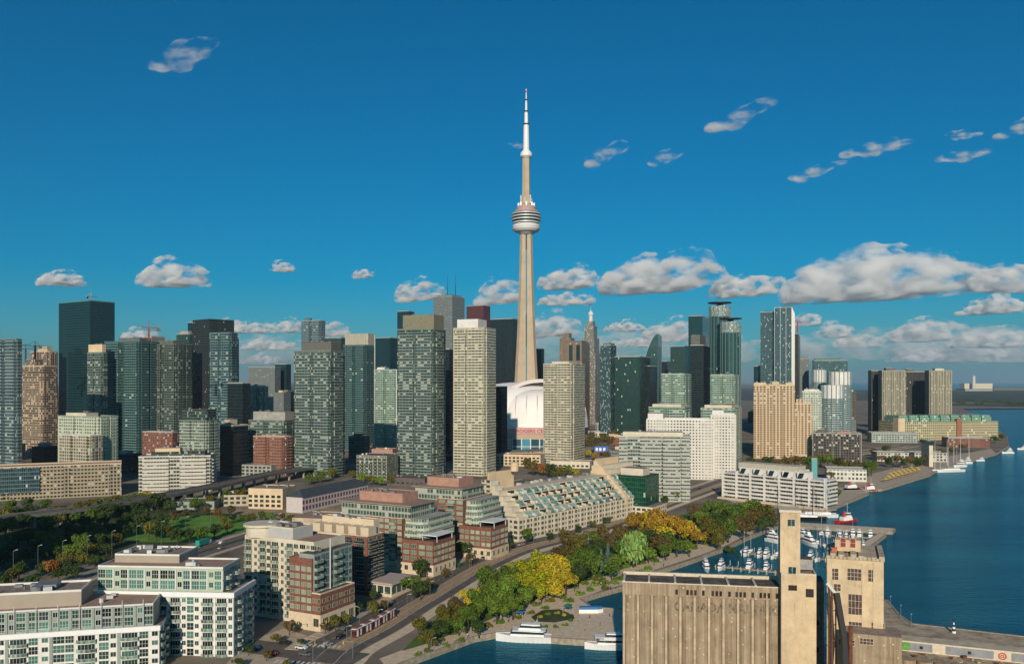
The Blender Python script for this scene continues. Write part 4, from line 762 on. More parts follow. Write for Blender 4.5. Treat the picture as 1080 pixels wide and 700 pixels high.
# E, F: the two red brick corner blocks
def redblock(label,pod,tow,tiers,top,mc,seed):
    uL,uC,uR,vt,vb=pod; Y=Yv(vb); B=Bld('brick_apartment_building',label,'apartment building',uL,uC,uR,vb,28,group='red brick corner blocks'); b=B.loc(uL,uC,uR,vt,Y); B.vol('podium',b,0,brick,roofd,.9,brick)
    B.vol('stone_base',[b[0]-.2,b[1]+.25,b[2]-.25,b[3]+.2,5.6],0,cream2)
    n=int((b[4]-6)/3.0)
    for fc in ('front','right'):
        dress(B,b,fc,[('-',.7),('D',3.0),('-',.7),('D',3.0),('-',.4)],6.2,3.1,n,bfr,gpale,gdark,seed=seed); dress(B,[b[0],b[1]+.25,b[2]-.25,b[3],0],fc,[('-',1.2),('W',2.8),('-',.4)],.8,4.4,1,cream2,gdark,gdark,seed=seed+1)
    q=MB(); q.box(b[1]-9,b[1]+.6,b[2]+2,b[3]-2,b[4]+3.1,b[4]+3.5); q.obj('canopy',[whitep],B.root)
    for yy in (b[2]+3,b[3]-3.4):
        for xx in (b[1]-8.6,b[1]-.1): q=MB(); q.box(xx,xx+.4,yy,yy+.4,b[4],b[4]+3.09); q.obj('canopy_post',[steel],B.root)
    YT=Y+10; t=B.loc(tow[0],tow[1],tow[2],tow[3],YT); t[2]=b[2]+.9; t[3]=b[3]+14; B.vol('brick_wing',t,0,brick,roofd,.4,cream2); nf=int(t[4]/3.05)
    dress(B,t,'front',[('-',.6),('D',2.9),('-',.8),('B',3.6),('-',.6),('D',2.9)],t[4]-nf*3.05,3.05,nf,bfr,gpale,gdark,cream2,gpale,seed=seed+2,curved=False); B.vol('stone_base',[t[0]-.1,t[1],t[2]-.3,t[2]+2,6.0],0,cream2)
    g=B.loc(tiers[0],tiers[1],tiers[2],tiers[3],Y+7); g[3]=max(g[3],t[3]-4); g[2]=b[2]+3.2; z=b[4]+.9; k=0
    while z+3<g[4]+1.5:
        i=k*1.0; q=MB(); x1=g[1]-i*.8; P=[(g[0],g[2]+i*.5),(x1-4,g[2]+i*.5),(x1-1.2,g[2]+1.2+i*.5),(x1,g[2]+4+i*.5),(x1,g[3]),(g[0],g[3])]
        q.prism(P,z,z+3.0,0,1); q.obj('glazed_tier',[facade('pale_green_tier',(.42,.48,.38),(.12,.2,.16),(.34,.44,.36),1.5,3.0,.18,.42,pale=.15),cream2],B.root)
        q=MB(); P2=[(g[0]-.1,P[0][1]-.6),(x1-3.8,P[0][1]-.6),(x1-.7,P[0][1]+.6),(x1+.6,P[0][1]+3.8),(x1+.6,g[3]+.1),(g[0]-.1,g[3]+.1)]; q.prism(P2,z+3.01,z+3.2,0); q.obj('terrace_slab',[conc],B.root); z+=3.3; k+=1
    o=B.loc(top[0],top[1],top[2],top[3],Y+15); o[2]=t[2]+3; o[3]=max(o[3],o[2]+20); B.vol('top_storey',o,min(t[4],g[4])-1,facade('grey_glazed_storey',(.36,.38,.31),(.07,.12,.11),(.22,.30,.26),2.0,3.2,.22,.34,pale=.15),cream2); 
    q=MB(); q.box(o[0]-1.4,o[1]+1.4,o[2]-1.4,o[3]+1,o[4]-.35,o[4]+.25); q.obj('roof_slab',[mat('brown_roof_edge',(.30,.22,.17),.8,var=.1)],B.root)
    m_=B.loc(mc[0],mc[1],mc[2],mc[3],Y+22); m_[2]=o[2]+5; m_[3]=o[3]-3; m_[4]=H-(mc[3]-HV)/F*(Y+20)-GZ; B.vol('plant_room',m_,o[4]+.26,brickp,roofb,.4,brickp); rooftop(B,m_,5,seed,m_[4]); flush(B); return B
redblock('nearer red brick corner block with stone base, pale green tiers and pink plant room',(424,457,480,573,608),(386,424,462,547),(423,450,470,548),(366,438,458,532),(383,428,444,521),41)
redblock('farther red brick corner block with stone base, pale green tiers and pink plant room',(484,518,536,558,590),(462,489,512,527),(487,506,522,531),(440,489,510,515),(453,486,499,505),51)
# pavilion between the brick blocks
P_=Bld('pavilion','small flat-roofed glass pavilion between the cream block and the red brick block','pavilion',391,413,434,630,28)
b=P_.loc(391,413,434,616,Yv(630)); P_.vol('wall',b,0,cream2); q=MB(); q.box(b[0]-1.5,b[1]+1.5,b[2]-1.5,b[3]+1.5,b[4]+.01,b[4]+.7); q.obj('roof',[mat('pinkish_roof',(.42,.35,.31),.9,var=.05)],P_.root)
for fc in ('front','right'): dress(P_,b,fc,[('D',3.2),('-',.5)],.3,b[4]-.6,1,gfr,gdark,ggreen)
# I: terraced beige building, stepping back from the street under green glazing
def terraces():
    B=Bld('terraced_building','long cream building stepping back from the street in green-glazed terraces','apartment building',508,547,694,571.5,40); b=[-B.w/2,B.w/2,-B.d/2,B.d/2]; L=B.d
    hb=14.0; B.vol('wall',[b[0],b[1],b[2],b[3],hb],0,offwhite,cream2,.8)
    dress(B,[b[0],b[1],b[2],b[3],0],'right',[('-',.5),('D',2.9),('-',.5),('W',2.4),('P',.7)],.8,3.1,4,bfr,gdark,gpale,seed=61,pil=offwhite,sub=False,cap=70)
    # end wall facing the camera: full height, stepped on the street side
    steps=7; dz=3.0; dx=3.3; zt=hb
    end=[(b[0],b[2]+.0,hb)]
    gl=mat('green_terrace_glazing',(.17,.33,.28),.25,.3,var=.25,scale=.4,spec=.6); rnd=random.Random(5); gl2=mat('pale_terrace_glazing',(.30,.44,.38),.3,.15,var=.2,scale=.5,spec=.6)
    for k in range(steps):
        z0=hb+k*dz+.005; x1=b[1]-2.2-k*dx; m=MB(); 
        for (ya,yb) in ((b[2],b[2]+7),(b[2]+7.01,b[3]-44),(b[3]-43.4,b[3]-.01)):
            if (k>=5 and ya>b[2]+6 and yb<b[3]-40): continue
            m=MB(); m.box(b[0],x1,ya,yb,z0,z0+dz-.01,0,1); m.obj('terrace_storey',[offwhite,cream2],B.root)
        if k<5:
            n=20
            for i in range(n):
                y=b[2]+8+(L-10)*i/n; w_=(L-10)/n
                if b[3]-46<y+w_ and y<b[3]-41: continue
                if rnd.random()<.74:
                    q=MB(); ww=w_*rnd.uniform(.62,.86); q.face([(dx-.3,0,0),(dx-.3,ww,0),(0,ww,dz-.3),(0,0,dz-.3)]); q.face([(0,0,0),(dx-.3,0,0),(0,0,dz-.3)]); q.face([(dx-.3,ww,0),(0,ww,0),(0,ww,dz-.3)]); q.obj('conservatory',[gl if rnd.random()<.6 else gl2],B.root,(x1,y,z0+.02))
                else:
                    q=MB(); q.box(0,.12,0,w_*.8,0,dz*.8); q.obj('terrace_door',[gdark],B.root,(x1,y,z0))
                q=MB(); q.box(0,dx-.4,-.15,.15,0,1.6); q.obj('divider',[offwhite],B.root,(x1+.01,y-.2,z0))
                for _ in range(2):
                    q=MB(); s_=rnd.uniform(.35,.8); q.box(-s_,s_,-s_*.7,s_*.7,0,rnd.uniform(.5,1.5)); q.obj('terrace_furniture',[rnd.choice([white,brickp,dmetal,grassd,tan])],B.root,(x1+rnd.uniform(dx*.5,dx-.8),y+rnd.uniform(.5,w_-.8),z0+.03),rnd.uniform(0,3))
    zr=hb+steps*dz
    dress(B,[b[0],b[1]-22,b[2],b[3],0],'front',[('W',2.6),('-',.8),('D',3.0),('-',.6)],hb+.8,3.0,7,bfr,gdark,gpale,seed=62,sub=False); dress(B,b+[0],'front',[('W',2.6),('-',.6),('D',3.0),('-',.6)],.8,3.1,4,bfr,gdark,gpale,seed=63,sub=False,cap=90)
    # sloping fin wall between the two terraces
    q=MB(); y0=b[3]-43.9; S=[(b[1]+.3,y0),(b[1]+.3,y0+1)]
    A_=[(b[1]+.4,hb+1.0),(b[1]-2.2-steps*dx,zr+4),(b[1]-4.2-steps*dx,zr+4),(b[1]-4.2-steps*dx,hb),(b[1]+.4,hb-6)]
    q.face([(p[0],y0-.6,p[1]) for p in A_]); q.face([(p[0],y0+2.2,p[1]) for p in reversed(A_)])
    for a,c in zip(A_,A_[1:]+[A_[0]]): q.face([(a[0],y0-.6,a[1]),(a[0],y0+2.2,a[1]),(c[0],y0+2.2,c[1]),(c[0],y0-.6,c[1])])
    q.obj('sloping_fin_wall',[beige],B.root)
    for i in range(26):
        x=rnd.uniform(b[0]+1,b[1]-26); y=b[2]+rnd.uniform(10,L-50); q=MB(); q.box(-1.2,1.2,-1.2,1.2,0,1.4); q.obj('roof_unit',[gmetal if i%3 else steel],B.root,(x,y,hb+5*dz+.1))
    B.vol('plant_room',[b[0]+3,b[1]-25.5,b[2]+2,b[2]+26,zr+4.4],zr-6.01,beige,roofb,.3); B.vol('plant_room',[b[0]+2,b[1]-27,b[3]-42,b[3]-12,zr+4.5],zr+.01,beige,roofg,.3)
    q=MB(); q.cyl(0,0,2.6,2.6,0,5.5,14); q.obj('chimney',[beige],B.root,(b[0]+9,b[2]+21,zr+4.4))
    B.vol('stair_tower',[b[0]-.5,b[0]+9,b[3]-44,b[3]-10,zr-4],0,beige,roofg,.3)
    B.flush(); return B
terraces()
# J: dark green office, M, K, N
J=Bld('office_building','dark green glass office block with a slanted cream box on its roof','office building',652,681,695,545,32); YJ=Yv(545)
b=J.loc(652,681,695,503,YJ); J.vol('glass_wall',b,6,facade('deep_green_curtain',(.02,.10,.06),(.006,.05,.03),(.015,.12,.07),1.5,3.4,.1,.12,pale=.01,metal=.4,tilt=.02),roofd,.5,dmetal); J.vol('podium',[b[0]-1,b[1]+6,b[2]-2,b[3],7.5],0,offwhite)
dress(J,[b[0]-1,b[1]+6,b[2]-2,b[3],0],'right',[('D',3),('-',.8)],.8,3,2,bfr,gdark,gdark,sub=False); dress(J,[b[0]-1,b[1]+6,b[2]-2,b[3],0],'front',[('D',3),('-',.8)],.8,3,2,bfr,gdark,gdark,sub=False)
J.vol('roof_box',[b[0]+1,b[1]-3,b[2]+2,b[2]+14,b[4]+5.5],b[4]+.52,offwhite,roofg)
tower('curved white apartment block with dark balcony bands behind the dark green office',653,728,737,461,529,10,facade('grey_banded_glazing',(.34,.36,.32),(.03,.055,.055),(.16,.21,.18),2.0,2.9,.10,.42,pale=.12),mat('pale_band',(.48,.47,.41),.8,var=.06),.9,.55,2.9,pent=((.05,.9,.2,.8,3.5,offwhite),),bays=[('front',.0,.12,2.0,7),('front',.30,.60,1.6,0),('front',.62,.86,2.6,0),('front',.88,1.0,.5,0)],fins=None,name='apartment_building',cat='apartment building',d=30,pm=offwhite)
K=Bld('apartment_building','white grid-fronted apartment slab with square windows, lower left wing','apartment building',682,752,757,506,14,d=26,group='white grid-fronted slabs'); b=K.loc(682,752,757,443,Yv(506),d=26); K.vol('wall',b,0,fwhite,roofg,1.0,white); K.vol('plant_room',[b[0]+1,b[0]+16,b[2]+2,b[3]-2,b[4]+6],b[4]+.01,white)
K2=Bld('apartment_building','white grid-fronted apartment slab with square windows, taller right wing','apartment building',750,776,787,505,14,group='white grid-fronted slabs'); b2=K2.loc(750,776,787,438,Yv(505)); K2.vol('wall',b2,0,fwhite,roofg,1.0,white); K2.vol('plant_room',[b2[0]+1,b2[0]+12,b2[2]+2,b2[3]-6,b2[4]+5],b2[4]+.01,white)
for BB,bb,nn in ((K,b,22),(K2,b2,9)):
    q=MB(); 
    for i in range(nn+1): x=bb[0]+(bb[1]-bb[0])*i/nn; q.box(x-.35,x+.35,bb[2]-.8,bb[2]+.02,0,bb[4])
    q.obj('fin',[white],BB.root)['kind']='stuff'
    q=MB()
    for k in range(1,int(bb[4]/2.9)+1): q.box(bb[0],bb[1],bb[2]-.72,bb[2]+.02,k*2.9-.45,k*2.9)
    q.obj('floor_slab',[white],BB.root)['kind']='stuff'
def quayside():
    B=Bld('quayside_apartments','long white terraced apartment building at the head of the harbour slip','apartment building',762,869.5,872.5,537,46,d=22); b=B.loc(762,869.5,872.5,508,Yv(537),d=22); x0,x1,y0,y1,zt=b; W=x1-x0
    core=mat('dark_recess',(.045,.05,.048),.6,var=.2); m=MB(); m.box(x0+1,x1-1,y0+2.2,y1-1,0,zt-.1,0,1); m.obj('wall',[facade('dim_recess_glazing',(.30,.28,.24),(.02,.03,.03),(.10,.11,.10),2.0,3.0,.25,.2,pale=.15),roofg],B.root)
    nf=int(zt/3.0); z=zt-nf*3.0
    for k in range(nf+1):
        q=MB(); q.box(x0,x1,y0,y1,z+k*3.0-.35,z+k*3.0+.95 if k<nf else z+k*3.0+.5); q.obj('balcony_band',[white],B.root)
    for i in range(8):
        x=x0+W*i/7; q=MB(); q.box(x-.5,x+.5,y0-.3,y0+3,0,zt+2.6); q.obj('cross_wall',[white],B.root)
    for i in range(5):
        x=x0+W*(i+1.1)/7; q=MB(); q.box(0,W/7*.75,0,7,0,5.2); q.obj('penthouse',[white],B.root,(x,y0+3.5,zt+.51)); q=MB(); q.face([(0,0,0),(4,0,0),(4,3,3.6),(0,3,3.6)]); q.obj('sloping_window',[gdark],B.root,(x+2,y0+.4,zt+1.2))
    m=MB(); m.box(x0+10,x0+62,y1-14,y1-1,zt,zt+9.0); m.obj('plant_room',[mat('weathered_cream',(.46,.41,.33),.9,var=.1)],B.root); m=MB(); m.box(x1-32,x1-22,y1-12,y1-2,zt,zt+6.5); m.obj('plant_room',[offwhite],B.root)
    m=MB(); m.box(x0-2,x1+2,y0-5,y0-.31,0,1.2); m.obj('terrace',[cream2],B.root); B.flush()
quayside()
tower('dark brick stepped block with pale columns behind the harbour trees',857,908,919,458,488,22,facade('dark_block_wall',(.10,.085,.075),(.02,.025,.025),(.12,.11,.09),3.0,3.0,.3,.35,pale=.15),None,pent=((.1,.3,.2,.8,4.0,dconc),(.5,.8,.2,.8,3.0,brickp)),fins=7,finm=conc,name='apartment_building',cat='apartment building',d=30)
tower('long low grey-green market hall left of the green-topped terminal',919,968,974,457,467,10,facade('low_hall_wall',(.36,.40,.34),(.06,.09,.09),(.25,.3,.28),4,3.2,.3,.4,pale=.1),None,bays=NB,pent=None,name='market_hall',cat='hall',d=30,roofm=mat('pale_green_roof',(.30,.38,.36),.7,var=.15))
tower('low pale quayside hall behind the masts of the harbour basin',925,1000,1004,478,487,6,facade('quay_hall_wall',(.50,.48,.42),(.05,.08,.08),(.2,.24,.22),4,3.4,.35,.4),None,bays=NB,pent=None,name='quayside_hall',cat='hall',d=22,roofm=mat('grey_hall_roof',(.32,.33,.32),.8,var=.1))
tower('low brick sheds with a pale roof at the far right quay',1000,1044,1050,462,472,4,fbrick,None,bays=NB,pent=None,name='brick_shed',cat='shed',d=22,roofm=mat('silver_roof',(.45,.45,.43),.6,var=.2))
tower('long low white gallery building behind the masts, left of the red boats',872,914,922,496,508,16,facade('gallery_wall',(.62,.60,.52),(.08,.1,.1),(.3,.33,.3),3.4,4,.4,.45),None,bays=NB,pent=None,name='gallery_building',cat='hall',d=26,roofm=mat('pale_hall_roof',(.45,.48,.46),.7,var=.15))
tower('slim pale control tower by the harbour basin',980,984,986,468,492,10,offwhite,None,bays=NB,pent=((-.15,1.15,-.15,1.15,3.0,gblue),),name='control_tower',cat='tower')
tower('teal and white advertising pylon behind the quayside apartments',856,862,864,484,512,10,mat('teal_panel',(.10,.32,.32),.5,var=0),None,bays=NB,pent=None,name='pylon',cat='pylon',d=3)
# low buildings round the schoolyard
S=Bld('school_building','low white building with pinkish window bays and a dark slate hipped roof','school',302,319,388,541,22); b=S.loc(302,319,388,524,Yv(541)); S.vol('wall',b,0,mat('lilac_white',(.52,.47,.46),.8,var=.05)); dress(S,b,'right',[('D',2.4),('-',1.6)],1.0,4.4,2,mat('maroon_frame',(.22,.07,.08),.7,var=0),gdark,mat('maroon_panel',(.25,.10,.10),.6,var=0),sub=False)
q=MB(); z=b[4]; e=1.2; x0,x1,y0,y1=b[0]-e,b[1]+e,b[2]-e,b[3]+e; xm=(x0+x1)/2; hh=4.5
q.face([(x1,y0,z),(x1,y1,z),(xm,y1-8,z+hh),(xm,y0+8,z+hh)]); q.face([(x0,y1,z),(x0,y0,z),(xm,y0+8,z+hh),(xm,y1-8,z+hh)]); q.face([(x0,y0,z),(x1,y0,z),(xm,y0+8,z+hh)]); q.face([(x1,y1,z),(x0,y1,z),(xm,y1-8,z+hh)]); q.obj('roof',[mat('slate_roof',(.055,.065,.075),.7,var=.2)],S.root); S.flush()
for lb,sp,th_,wl,rf,dd in (('low beige school wing left of the slate roof, blank end wall',(262,298,312,516,537),10,beige,roofg,24),('low tan hall with a flat sandy roof behind the schoolyard',(236,268,276,522,533),-8,tan,mat('sandy_roof',(.38,.28,.20),.9,var=.15),26),('low grey vaulted hall behind the schoolyard, glazed front',(255,286,291,491,503),14,conc,roofg,30),('low olive-roofed pavilion by the park edge',(186,226,234,529,537),-6,gwall,mat('mossy_roof',(.16,.16,.06),.9,var=.3),22),('low flat community hall with a brown roof beside the cream block',(308,352,362,548,560),12,tan,roofb,30),('tan low block with dark roof between the grid towers',(376,408,414,481,506),14,facade('olive_low_wall',(.26,.25,.18),(.04,.05,.04),(.25,.27,.2),2.4,3,.35,.35,pale=.2),roofd,30),('pink-walled low plant building on a podium between the grid towers',(392,414,418,474,500),14,brickp,roofb,16),('long dark flat-roofed shed in front of the right grid tower',(408,448,455,505,513),16,mat('brown_shed',(.12,.09,.085),.8,var=.2),roofd,22),('low white stacked hall roofs between the grid towers',(362,392,398,448,466),16,white,mat('pinkish_roof2',(.5,.38,.32),.9,var=.1),60),('low sandy building with orange-lit walls below the stadium',(524,570,580,480,492),14,beige,roofg,24),('low cream row beneath the pale speckled tower',(580,622,632,487,494),14,offwhite,roofg,18),('pale low shed right of the speckled tower, white roof',(617,640,648,456,461),12,white,whitep,30),('grey low podium below the dark green office block',(628,660,674,446,456),14,gwall,roofd,40)):
    uL,uC,uR,vt,vb=sp; B=Bld('low_building',lb,'low building',uL,uC,uR,vb,th_,d=dd); b=B.loc(uL,uC,uR,vt,Yv(vb),d=dd); B.vol('wall',b,0,wl,rf,.5,wl if not wl.name.startswith('olive') else conc); dress(B,b,'front',[('D',3.4),('-',1.4)],.8,3.4,max(1,int(b[4]/3.8)),gfr,gdark,gblue,sub=False,cap=24); rooftop(B,b,4,int(uL),b[4]); B.flush()

tower('dark glass residential block standing just outside the left edge of the view',-420,-140,-128,448,660,-8,fgreen2,slabd,pent=((.2,.8,.2,.8,5.0),),name='apartment_building',cat='apartment building',d=26,w=80)  # unseen block, added so that its shadow darkens the park at the left
# ---------------- the malting silos at the lower right ----------------
def silos():
    tc_=mat('silo_concrete',(.40,.32,.225),.95,var=.14,scale=.22,bump=.4); hc=mat('headhouse_render',(.58,.45,.29),.95,var=.13,scale=.2,bump=.3); edge=mat('pale_edge',(.60,.52,.40),.9,var=.1,scale=1.0)
    # streaked concrete: stains run down the wall
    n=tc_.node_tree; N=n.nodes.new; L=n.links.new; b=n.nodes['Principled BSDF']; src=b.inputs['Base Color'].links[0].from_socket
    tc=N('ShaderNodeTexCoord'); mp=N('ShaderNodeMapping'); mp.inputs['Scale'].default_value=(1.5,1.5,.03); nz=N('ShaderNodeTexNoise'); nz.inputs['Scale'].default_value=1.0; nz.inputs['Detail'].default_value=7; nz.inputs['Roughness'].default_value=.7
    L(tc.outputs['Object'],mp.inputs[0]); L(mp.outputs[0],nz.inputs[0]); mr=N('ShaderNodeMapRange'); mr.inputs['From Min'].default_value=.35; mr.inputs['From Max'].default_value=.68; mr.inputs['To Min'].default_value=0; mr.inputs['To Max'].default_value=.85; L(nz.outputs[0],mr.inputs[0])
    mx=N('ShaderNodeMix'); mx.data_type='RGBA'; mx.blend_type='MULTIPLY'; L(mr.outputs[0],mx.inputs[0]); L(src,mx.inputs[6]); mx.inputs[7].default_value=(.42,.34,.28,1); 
    # rust runs, patches of repaired render
    for mm_ in (tc_,hc):
        n=mm_.node_tree; N=n.nodes.new; L=n.links.new; b=n.nodes['Principled BSDF']; src=(mx.outputs[2] if mm_ is tc_ else b.inputs['Base Color'].links[0].from_socket)
        tc=N('ShaderNodeTexCoord'); m2=N('ShaderNodeMapping'); m2.inputs['Scale'].default_value=(.9,.9,.12); z2=N('ShaderNodeTexNoise'); z2.inputs['Scale'].default_value=.9; z2.inputs['Detail'].default_value=9; z2.inputs['Roughness'].default_value=.75; L(tc.outputs['Object'],m2.inputs[0]); L(m2.outputs[0],z2.inputs[0]); r2=N('ShaderNodeMapRange'); r2.inputs['From Min'].default_value=.54; r2.inputs['From Max'].default_value=.72; r2.inputs['To Max'].default_value=.65; L(z2.outputs[0],r2.inputs[0])
        x2=N('ShaderNodeMix'); x2.data_type='RGBA'; x2.blend_type='MULTIPLY'; L(r2.outputs[0],x2.inputs[0]); L(src,x2.inputs[6]); x2.inputs[7].default_value=(.45,.33,.26,1)
        z3=N('ShaderNodeTexVoronoi'); z3.inputs['Scale'].default_value=.55; L(tc.outputs['Object'],z3.inputs['Vector']); r3=N('ShaderNodeMapRange'); r3.inputs['From Min'].default_value=.16; r3.inputs['From Max'].default_value=.10; L(z3.outputs['Distance'],r3.inputs[0]); x3=N('ShaderNodeMix'); x3.data_type='RGBA'; L(r3.outputs[0],x3.inputs[0]); L(x2.outputs[2],x3.inputs[6]); x3.inputs[7].default_value=(.58,.48,.36,1); L(x3.outputs[2],b.inputs['Base Color'])
    Yr=242.0; B=Bld('grain_silo','long stained concrete grain silo block with faded CANADA MALTING lettering across its wall','silo',657,826,829,402+F*96/Yr,9.5,d=11,zb=GZ)
    x0,x1,y0,y1=-B.w/2,B.w/2,-B.d/2,B.d/2; zt=H-(612-HV)/F*(Yr+4)-GZ-1.2; W=x1-x0; n_=11; sp=(W-.6)/n_; r=sp*.5
    bot=mat('x',(.5,.5,.5)) 
    zc=zt-3.6
    def yf(x):
        u=((x-x0-.3)%sp)/sp*2-1
        return y0+r*.95-math.sqrt(max(0,1-u*u*.97))*r*.95
    for i in range(n_):
        m=MB(); P=[]; k_=14
        for k in range(k_+1): x=x0+.3+sp*(i+k/k_*.9999); P.append((min(x,x1),yf(x0+.3+sp*(i+min(.9999,max(.0001,k/k_))))))
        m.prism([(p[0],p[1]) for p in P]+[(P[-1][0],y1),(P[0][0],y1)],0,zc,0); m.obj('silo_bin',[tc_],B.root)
        q=MB(); xx=x0+.3+sp*i; q.box(xx-.32,xx+.32,y0-.1,y0+2.2,0,zc-.01); q.obj('pilaster',[mat('rib_concrete',(.45,.365,.26),.95,var=.2,scale=.3)],B.root)
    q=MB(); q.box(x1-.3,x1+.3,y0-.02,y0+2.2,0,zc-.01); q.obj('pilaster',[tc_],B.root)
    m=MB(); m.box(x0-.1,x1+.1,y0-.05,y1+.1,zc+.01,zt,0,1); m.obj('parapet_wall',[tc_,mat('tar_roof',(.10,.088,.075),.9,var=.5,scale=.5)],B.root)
    for i in range(7):
        x=x0+W*i/6; q=MB(); q.box(min(max(x-.3,x0),x1-.6),min(max(x-.3,x0),x1-.6)+.6,y0,y1,zt+.005,zt+.5); q.obj('roof_rib',[edge],B.root)
    q=MB(); q.box(x0-.2,x1+.2,y1-.7,y1+.2,zt+.005,zt+.9); q.obj('roof_kerb',[edge],B.root); q=MB(); q.box(x0-.2,x1+.2,y0-.15,y0+.35,zt+.006,zt+.28); q.obj('roof_kerb',[edge],B.root)
    rd=random.Random(4)
    for t in (.34,.41,.435,.46,.51,.57,.595,.62,.675,.72,.745,.77,.82,.87,.895,.92,.97):
        me=win_mesh(.75,1.5,rust,gdark,0,0); B.part('window',me[0],(x0+W*t*.985+.3,y0-.05,zc+.6),0,95,('pane',me[1]))
    # lettering follows the swelling of the bins
    tm=textmesh('CANADA MALTING',4.6,mat('faded_black_lettering',(.075,.06,.045),.95,var=.2,scale=1.0,var2=(.34,.265,.18)),depth=0.0,bold=.16,align='LEFT')
    bm=bmesh.new(); bm.from_mesh(tm)
    for _ in range(5):
        ee=[e for e in bm.edges if e.calc_length()>.22]
        if ee: bmesh.ops.subdivide_edges(bm,edges=ee,cuts=1); bmesh.ops.triangulate(bm,faces=bm.faces)
    wx=max(v.co.x for v in bm.verts); sx=(W*.66)/wx
    for v in bm.verts:
        X=x0+W*.325+v.co.x*sx; v.co=Vector((X,min(yf(X),y0+.0 +.05 if abs(((X-x0-.3)/sp)%1-.5)>.42 else 99)-.05,zc-4.1+v.co.y*.80))
    bm.to_mesh(tm); bm.free(); o=inst('lettering',tm,B.root); 
    B.flush()
    # elevator tower
    Yt=236.0; T=Bld('elevator_tower','tall square concrete elevator tower rising from a broader block beside the lettered silo','tower',824,861,864,402+F*96/Yt,13,d=15); xa,xb,ya,yb=-T.w/2,T.w/2,-T.d/2,T.d/2; Z=lambda v,Y=Yt:H-(v-HV)/F*Y-GZ
    T.vol('lower_block',[xa,xb,ya,yb,Z(607)],0,hc,roofg,.5,edge); wt=(xb-xa)*.54
    T.vol('upper_shaft',[xa-.3,xa+wt,ya-.25,ya+7,Z(541)],Z(607)+.52,hc,edge,0,edge); q=MB(); q.box(xa-.6,xa+wt+.3,ya-.55,ya+7.3,Z(541)+.01,Z(541)+.7); q.obj('cap',[edge],T.root)
    m=MB(); m.box(xa+wt+.4,xb-.4,ya+5,ya+10,Z(607)+.52,Z(594),0,1); m.obj('roof_shed',[mat('grey_shed_sheet',(.30,.29,.28),.7,var=.15),roofd],T.root)
    for (u,v,w_,h_) in ((834.5,551,2.1,2.0),(835.5,601,2.2,2.1)): me=win_mesh(w_,h_,edge,gdark,1,0); (lambda X,Zz,t:T.part('window',me[0],(X,ya-.27,Zz-h_/2),0,95,('pane',me[1])))(*T.onface(u,v,ya-.27))
    for (u,v,w_,h_) in ((836,619.5,2.3,1.5),(854,625,2.1,2.3)): me=win_mesh(w_,h_,rust,gdark,2,1); (lambda X,Zz,t:T.part('window',me[0],(X,ya-.02,Zz-h_/2),0,95,('pane',me[1])))(*T.onface(u,v,ya-.02))
    # headhouse with big broken windows
    Yh=228.0; K_=Bld('headhouse','derelict sand-coloured headhouse with three columns of large broken windows and a ragged roof','mill building',872,932,936,402+F*96/Yh,21,d=17); xa,xb,ya,yb=-K_.w/2,K_.w/2,-K_.d/2,K_.d/2; Z=lambda v,Y=Yh:H-(v-HV)/F*Y-GZ
    K_.vol('wall',[xa,xb,ya,yb,Z(592)],0,hc,roofg); px=lambda u:K_.onface(u,0,ya)[0]
    rd=random.Random(8)
    for i in range(14):
        x=xa+(xb-xa)*i/14; q=MB(); q.box(x-.1,x+1.25,ya-.3,yb+.3,Z(592)+.01,Z(592)+rd.uniform(.5,1.5)); q.obj('ragged_cornice',[tan],K_.root)
    q=MB(); q.box(xb-2.6,xb-.1,ya-.2,ya+.02,0,Z(592)-.4); q.box(px(909),px(911),ya-.2,ya+.02,0,Z(596)); q.box(xa+.1,xa+1.4,ya-.2,ya+.02,0,Z(592)-.4); q.obj('pilaster',[hc],K_.root)['kind']='stuff'
    broken=mat('broken_dark_opening',(.015,.012,.012),.7,var=.8,scale=1.2,var2=(.16,.10,.08))
    for (u,v,w_,h_) in ((880,605,2.2,3.2),(901,605.5,3.6,3.3),(923,607,3.6,3.3),(902,637,3.6,5.6),(902,659,3.4,2.0),(926,660.5,3.4,2.2),(883,619,1.9,2.0),(914,676,3.4,1.7),(893,677,4.0,1.6)):
        me=win_mesh(w_,h_,edge,broken,3 if w_>3 else 1,2 if h_>3 else 1); yl=ya-7.23 if v>665 and u!=926 and u!=902 or v>665 else ya-.03; (lambda X,Zz,t:K_.part('window',me[0],(X,yl,Zz-h_/2),0,95,('pane',me[1])))(*K_.onface(u,v,yl))
    q=MB(); q.box(px(893)-3,px(893)+3.6,ya+5,ya+9,Z(592)+1.2,Z(575)); q.obj('roof_turret',[hc],K_.root)
    for s_ in (-.9,1.6): me=win_mesh(1.5,2.6,edge,mat('red_shutter',(.25,.05,.04),.8,var=.2),0,1); K_.part('window',me[0],(px(893)+s_,ya+4.97,Z(583)),0,95,('pane',me[1]))
    q=MB(); q.prism([(-.7,-.7),(.7,-.7),(.7,.7),(-.7,.7)],0,1.2); q.obj('roof_unit',[mat('orange_tank',(.5,.12,.06),.6,var=.1)],K_.root,(px(880),ya+3,Z(592)+1.2))
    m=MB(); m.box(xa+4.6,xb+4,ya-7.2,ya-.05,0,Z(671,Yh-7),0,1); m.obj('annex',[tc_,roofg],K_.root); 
    # rusted conveyor leg and mast in the gap
    C_=empty('conveyor','rusted steel conveyor gallery slanting down the gap beside the headhouse','conveyor',(*at(873,0,228).xy,GZ)); o=Vector((*at(873,0,228).xy,0)); pt=lambda u,v,Y:at(u,v,Y)-o-Vector((0,0,GZ))
    q=MB(); q.tube(pt(872,615,228),pt(882,627,226),.55,n=4); q.obj('head_chute',[steel],C_)
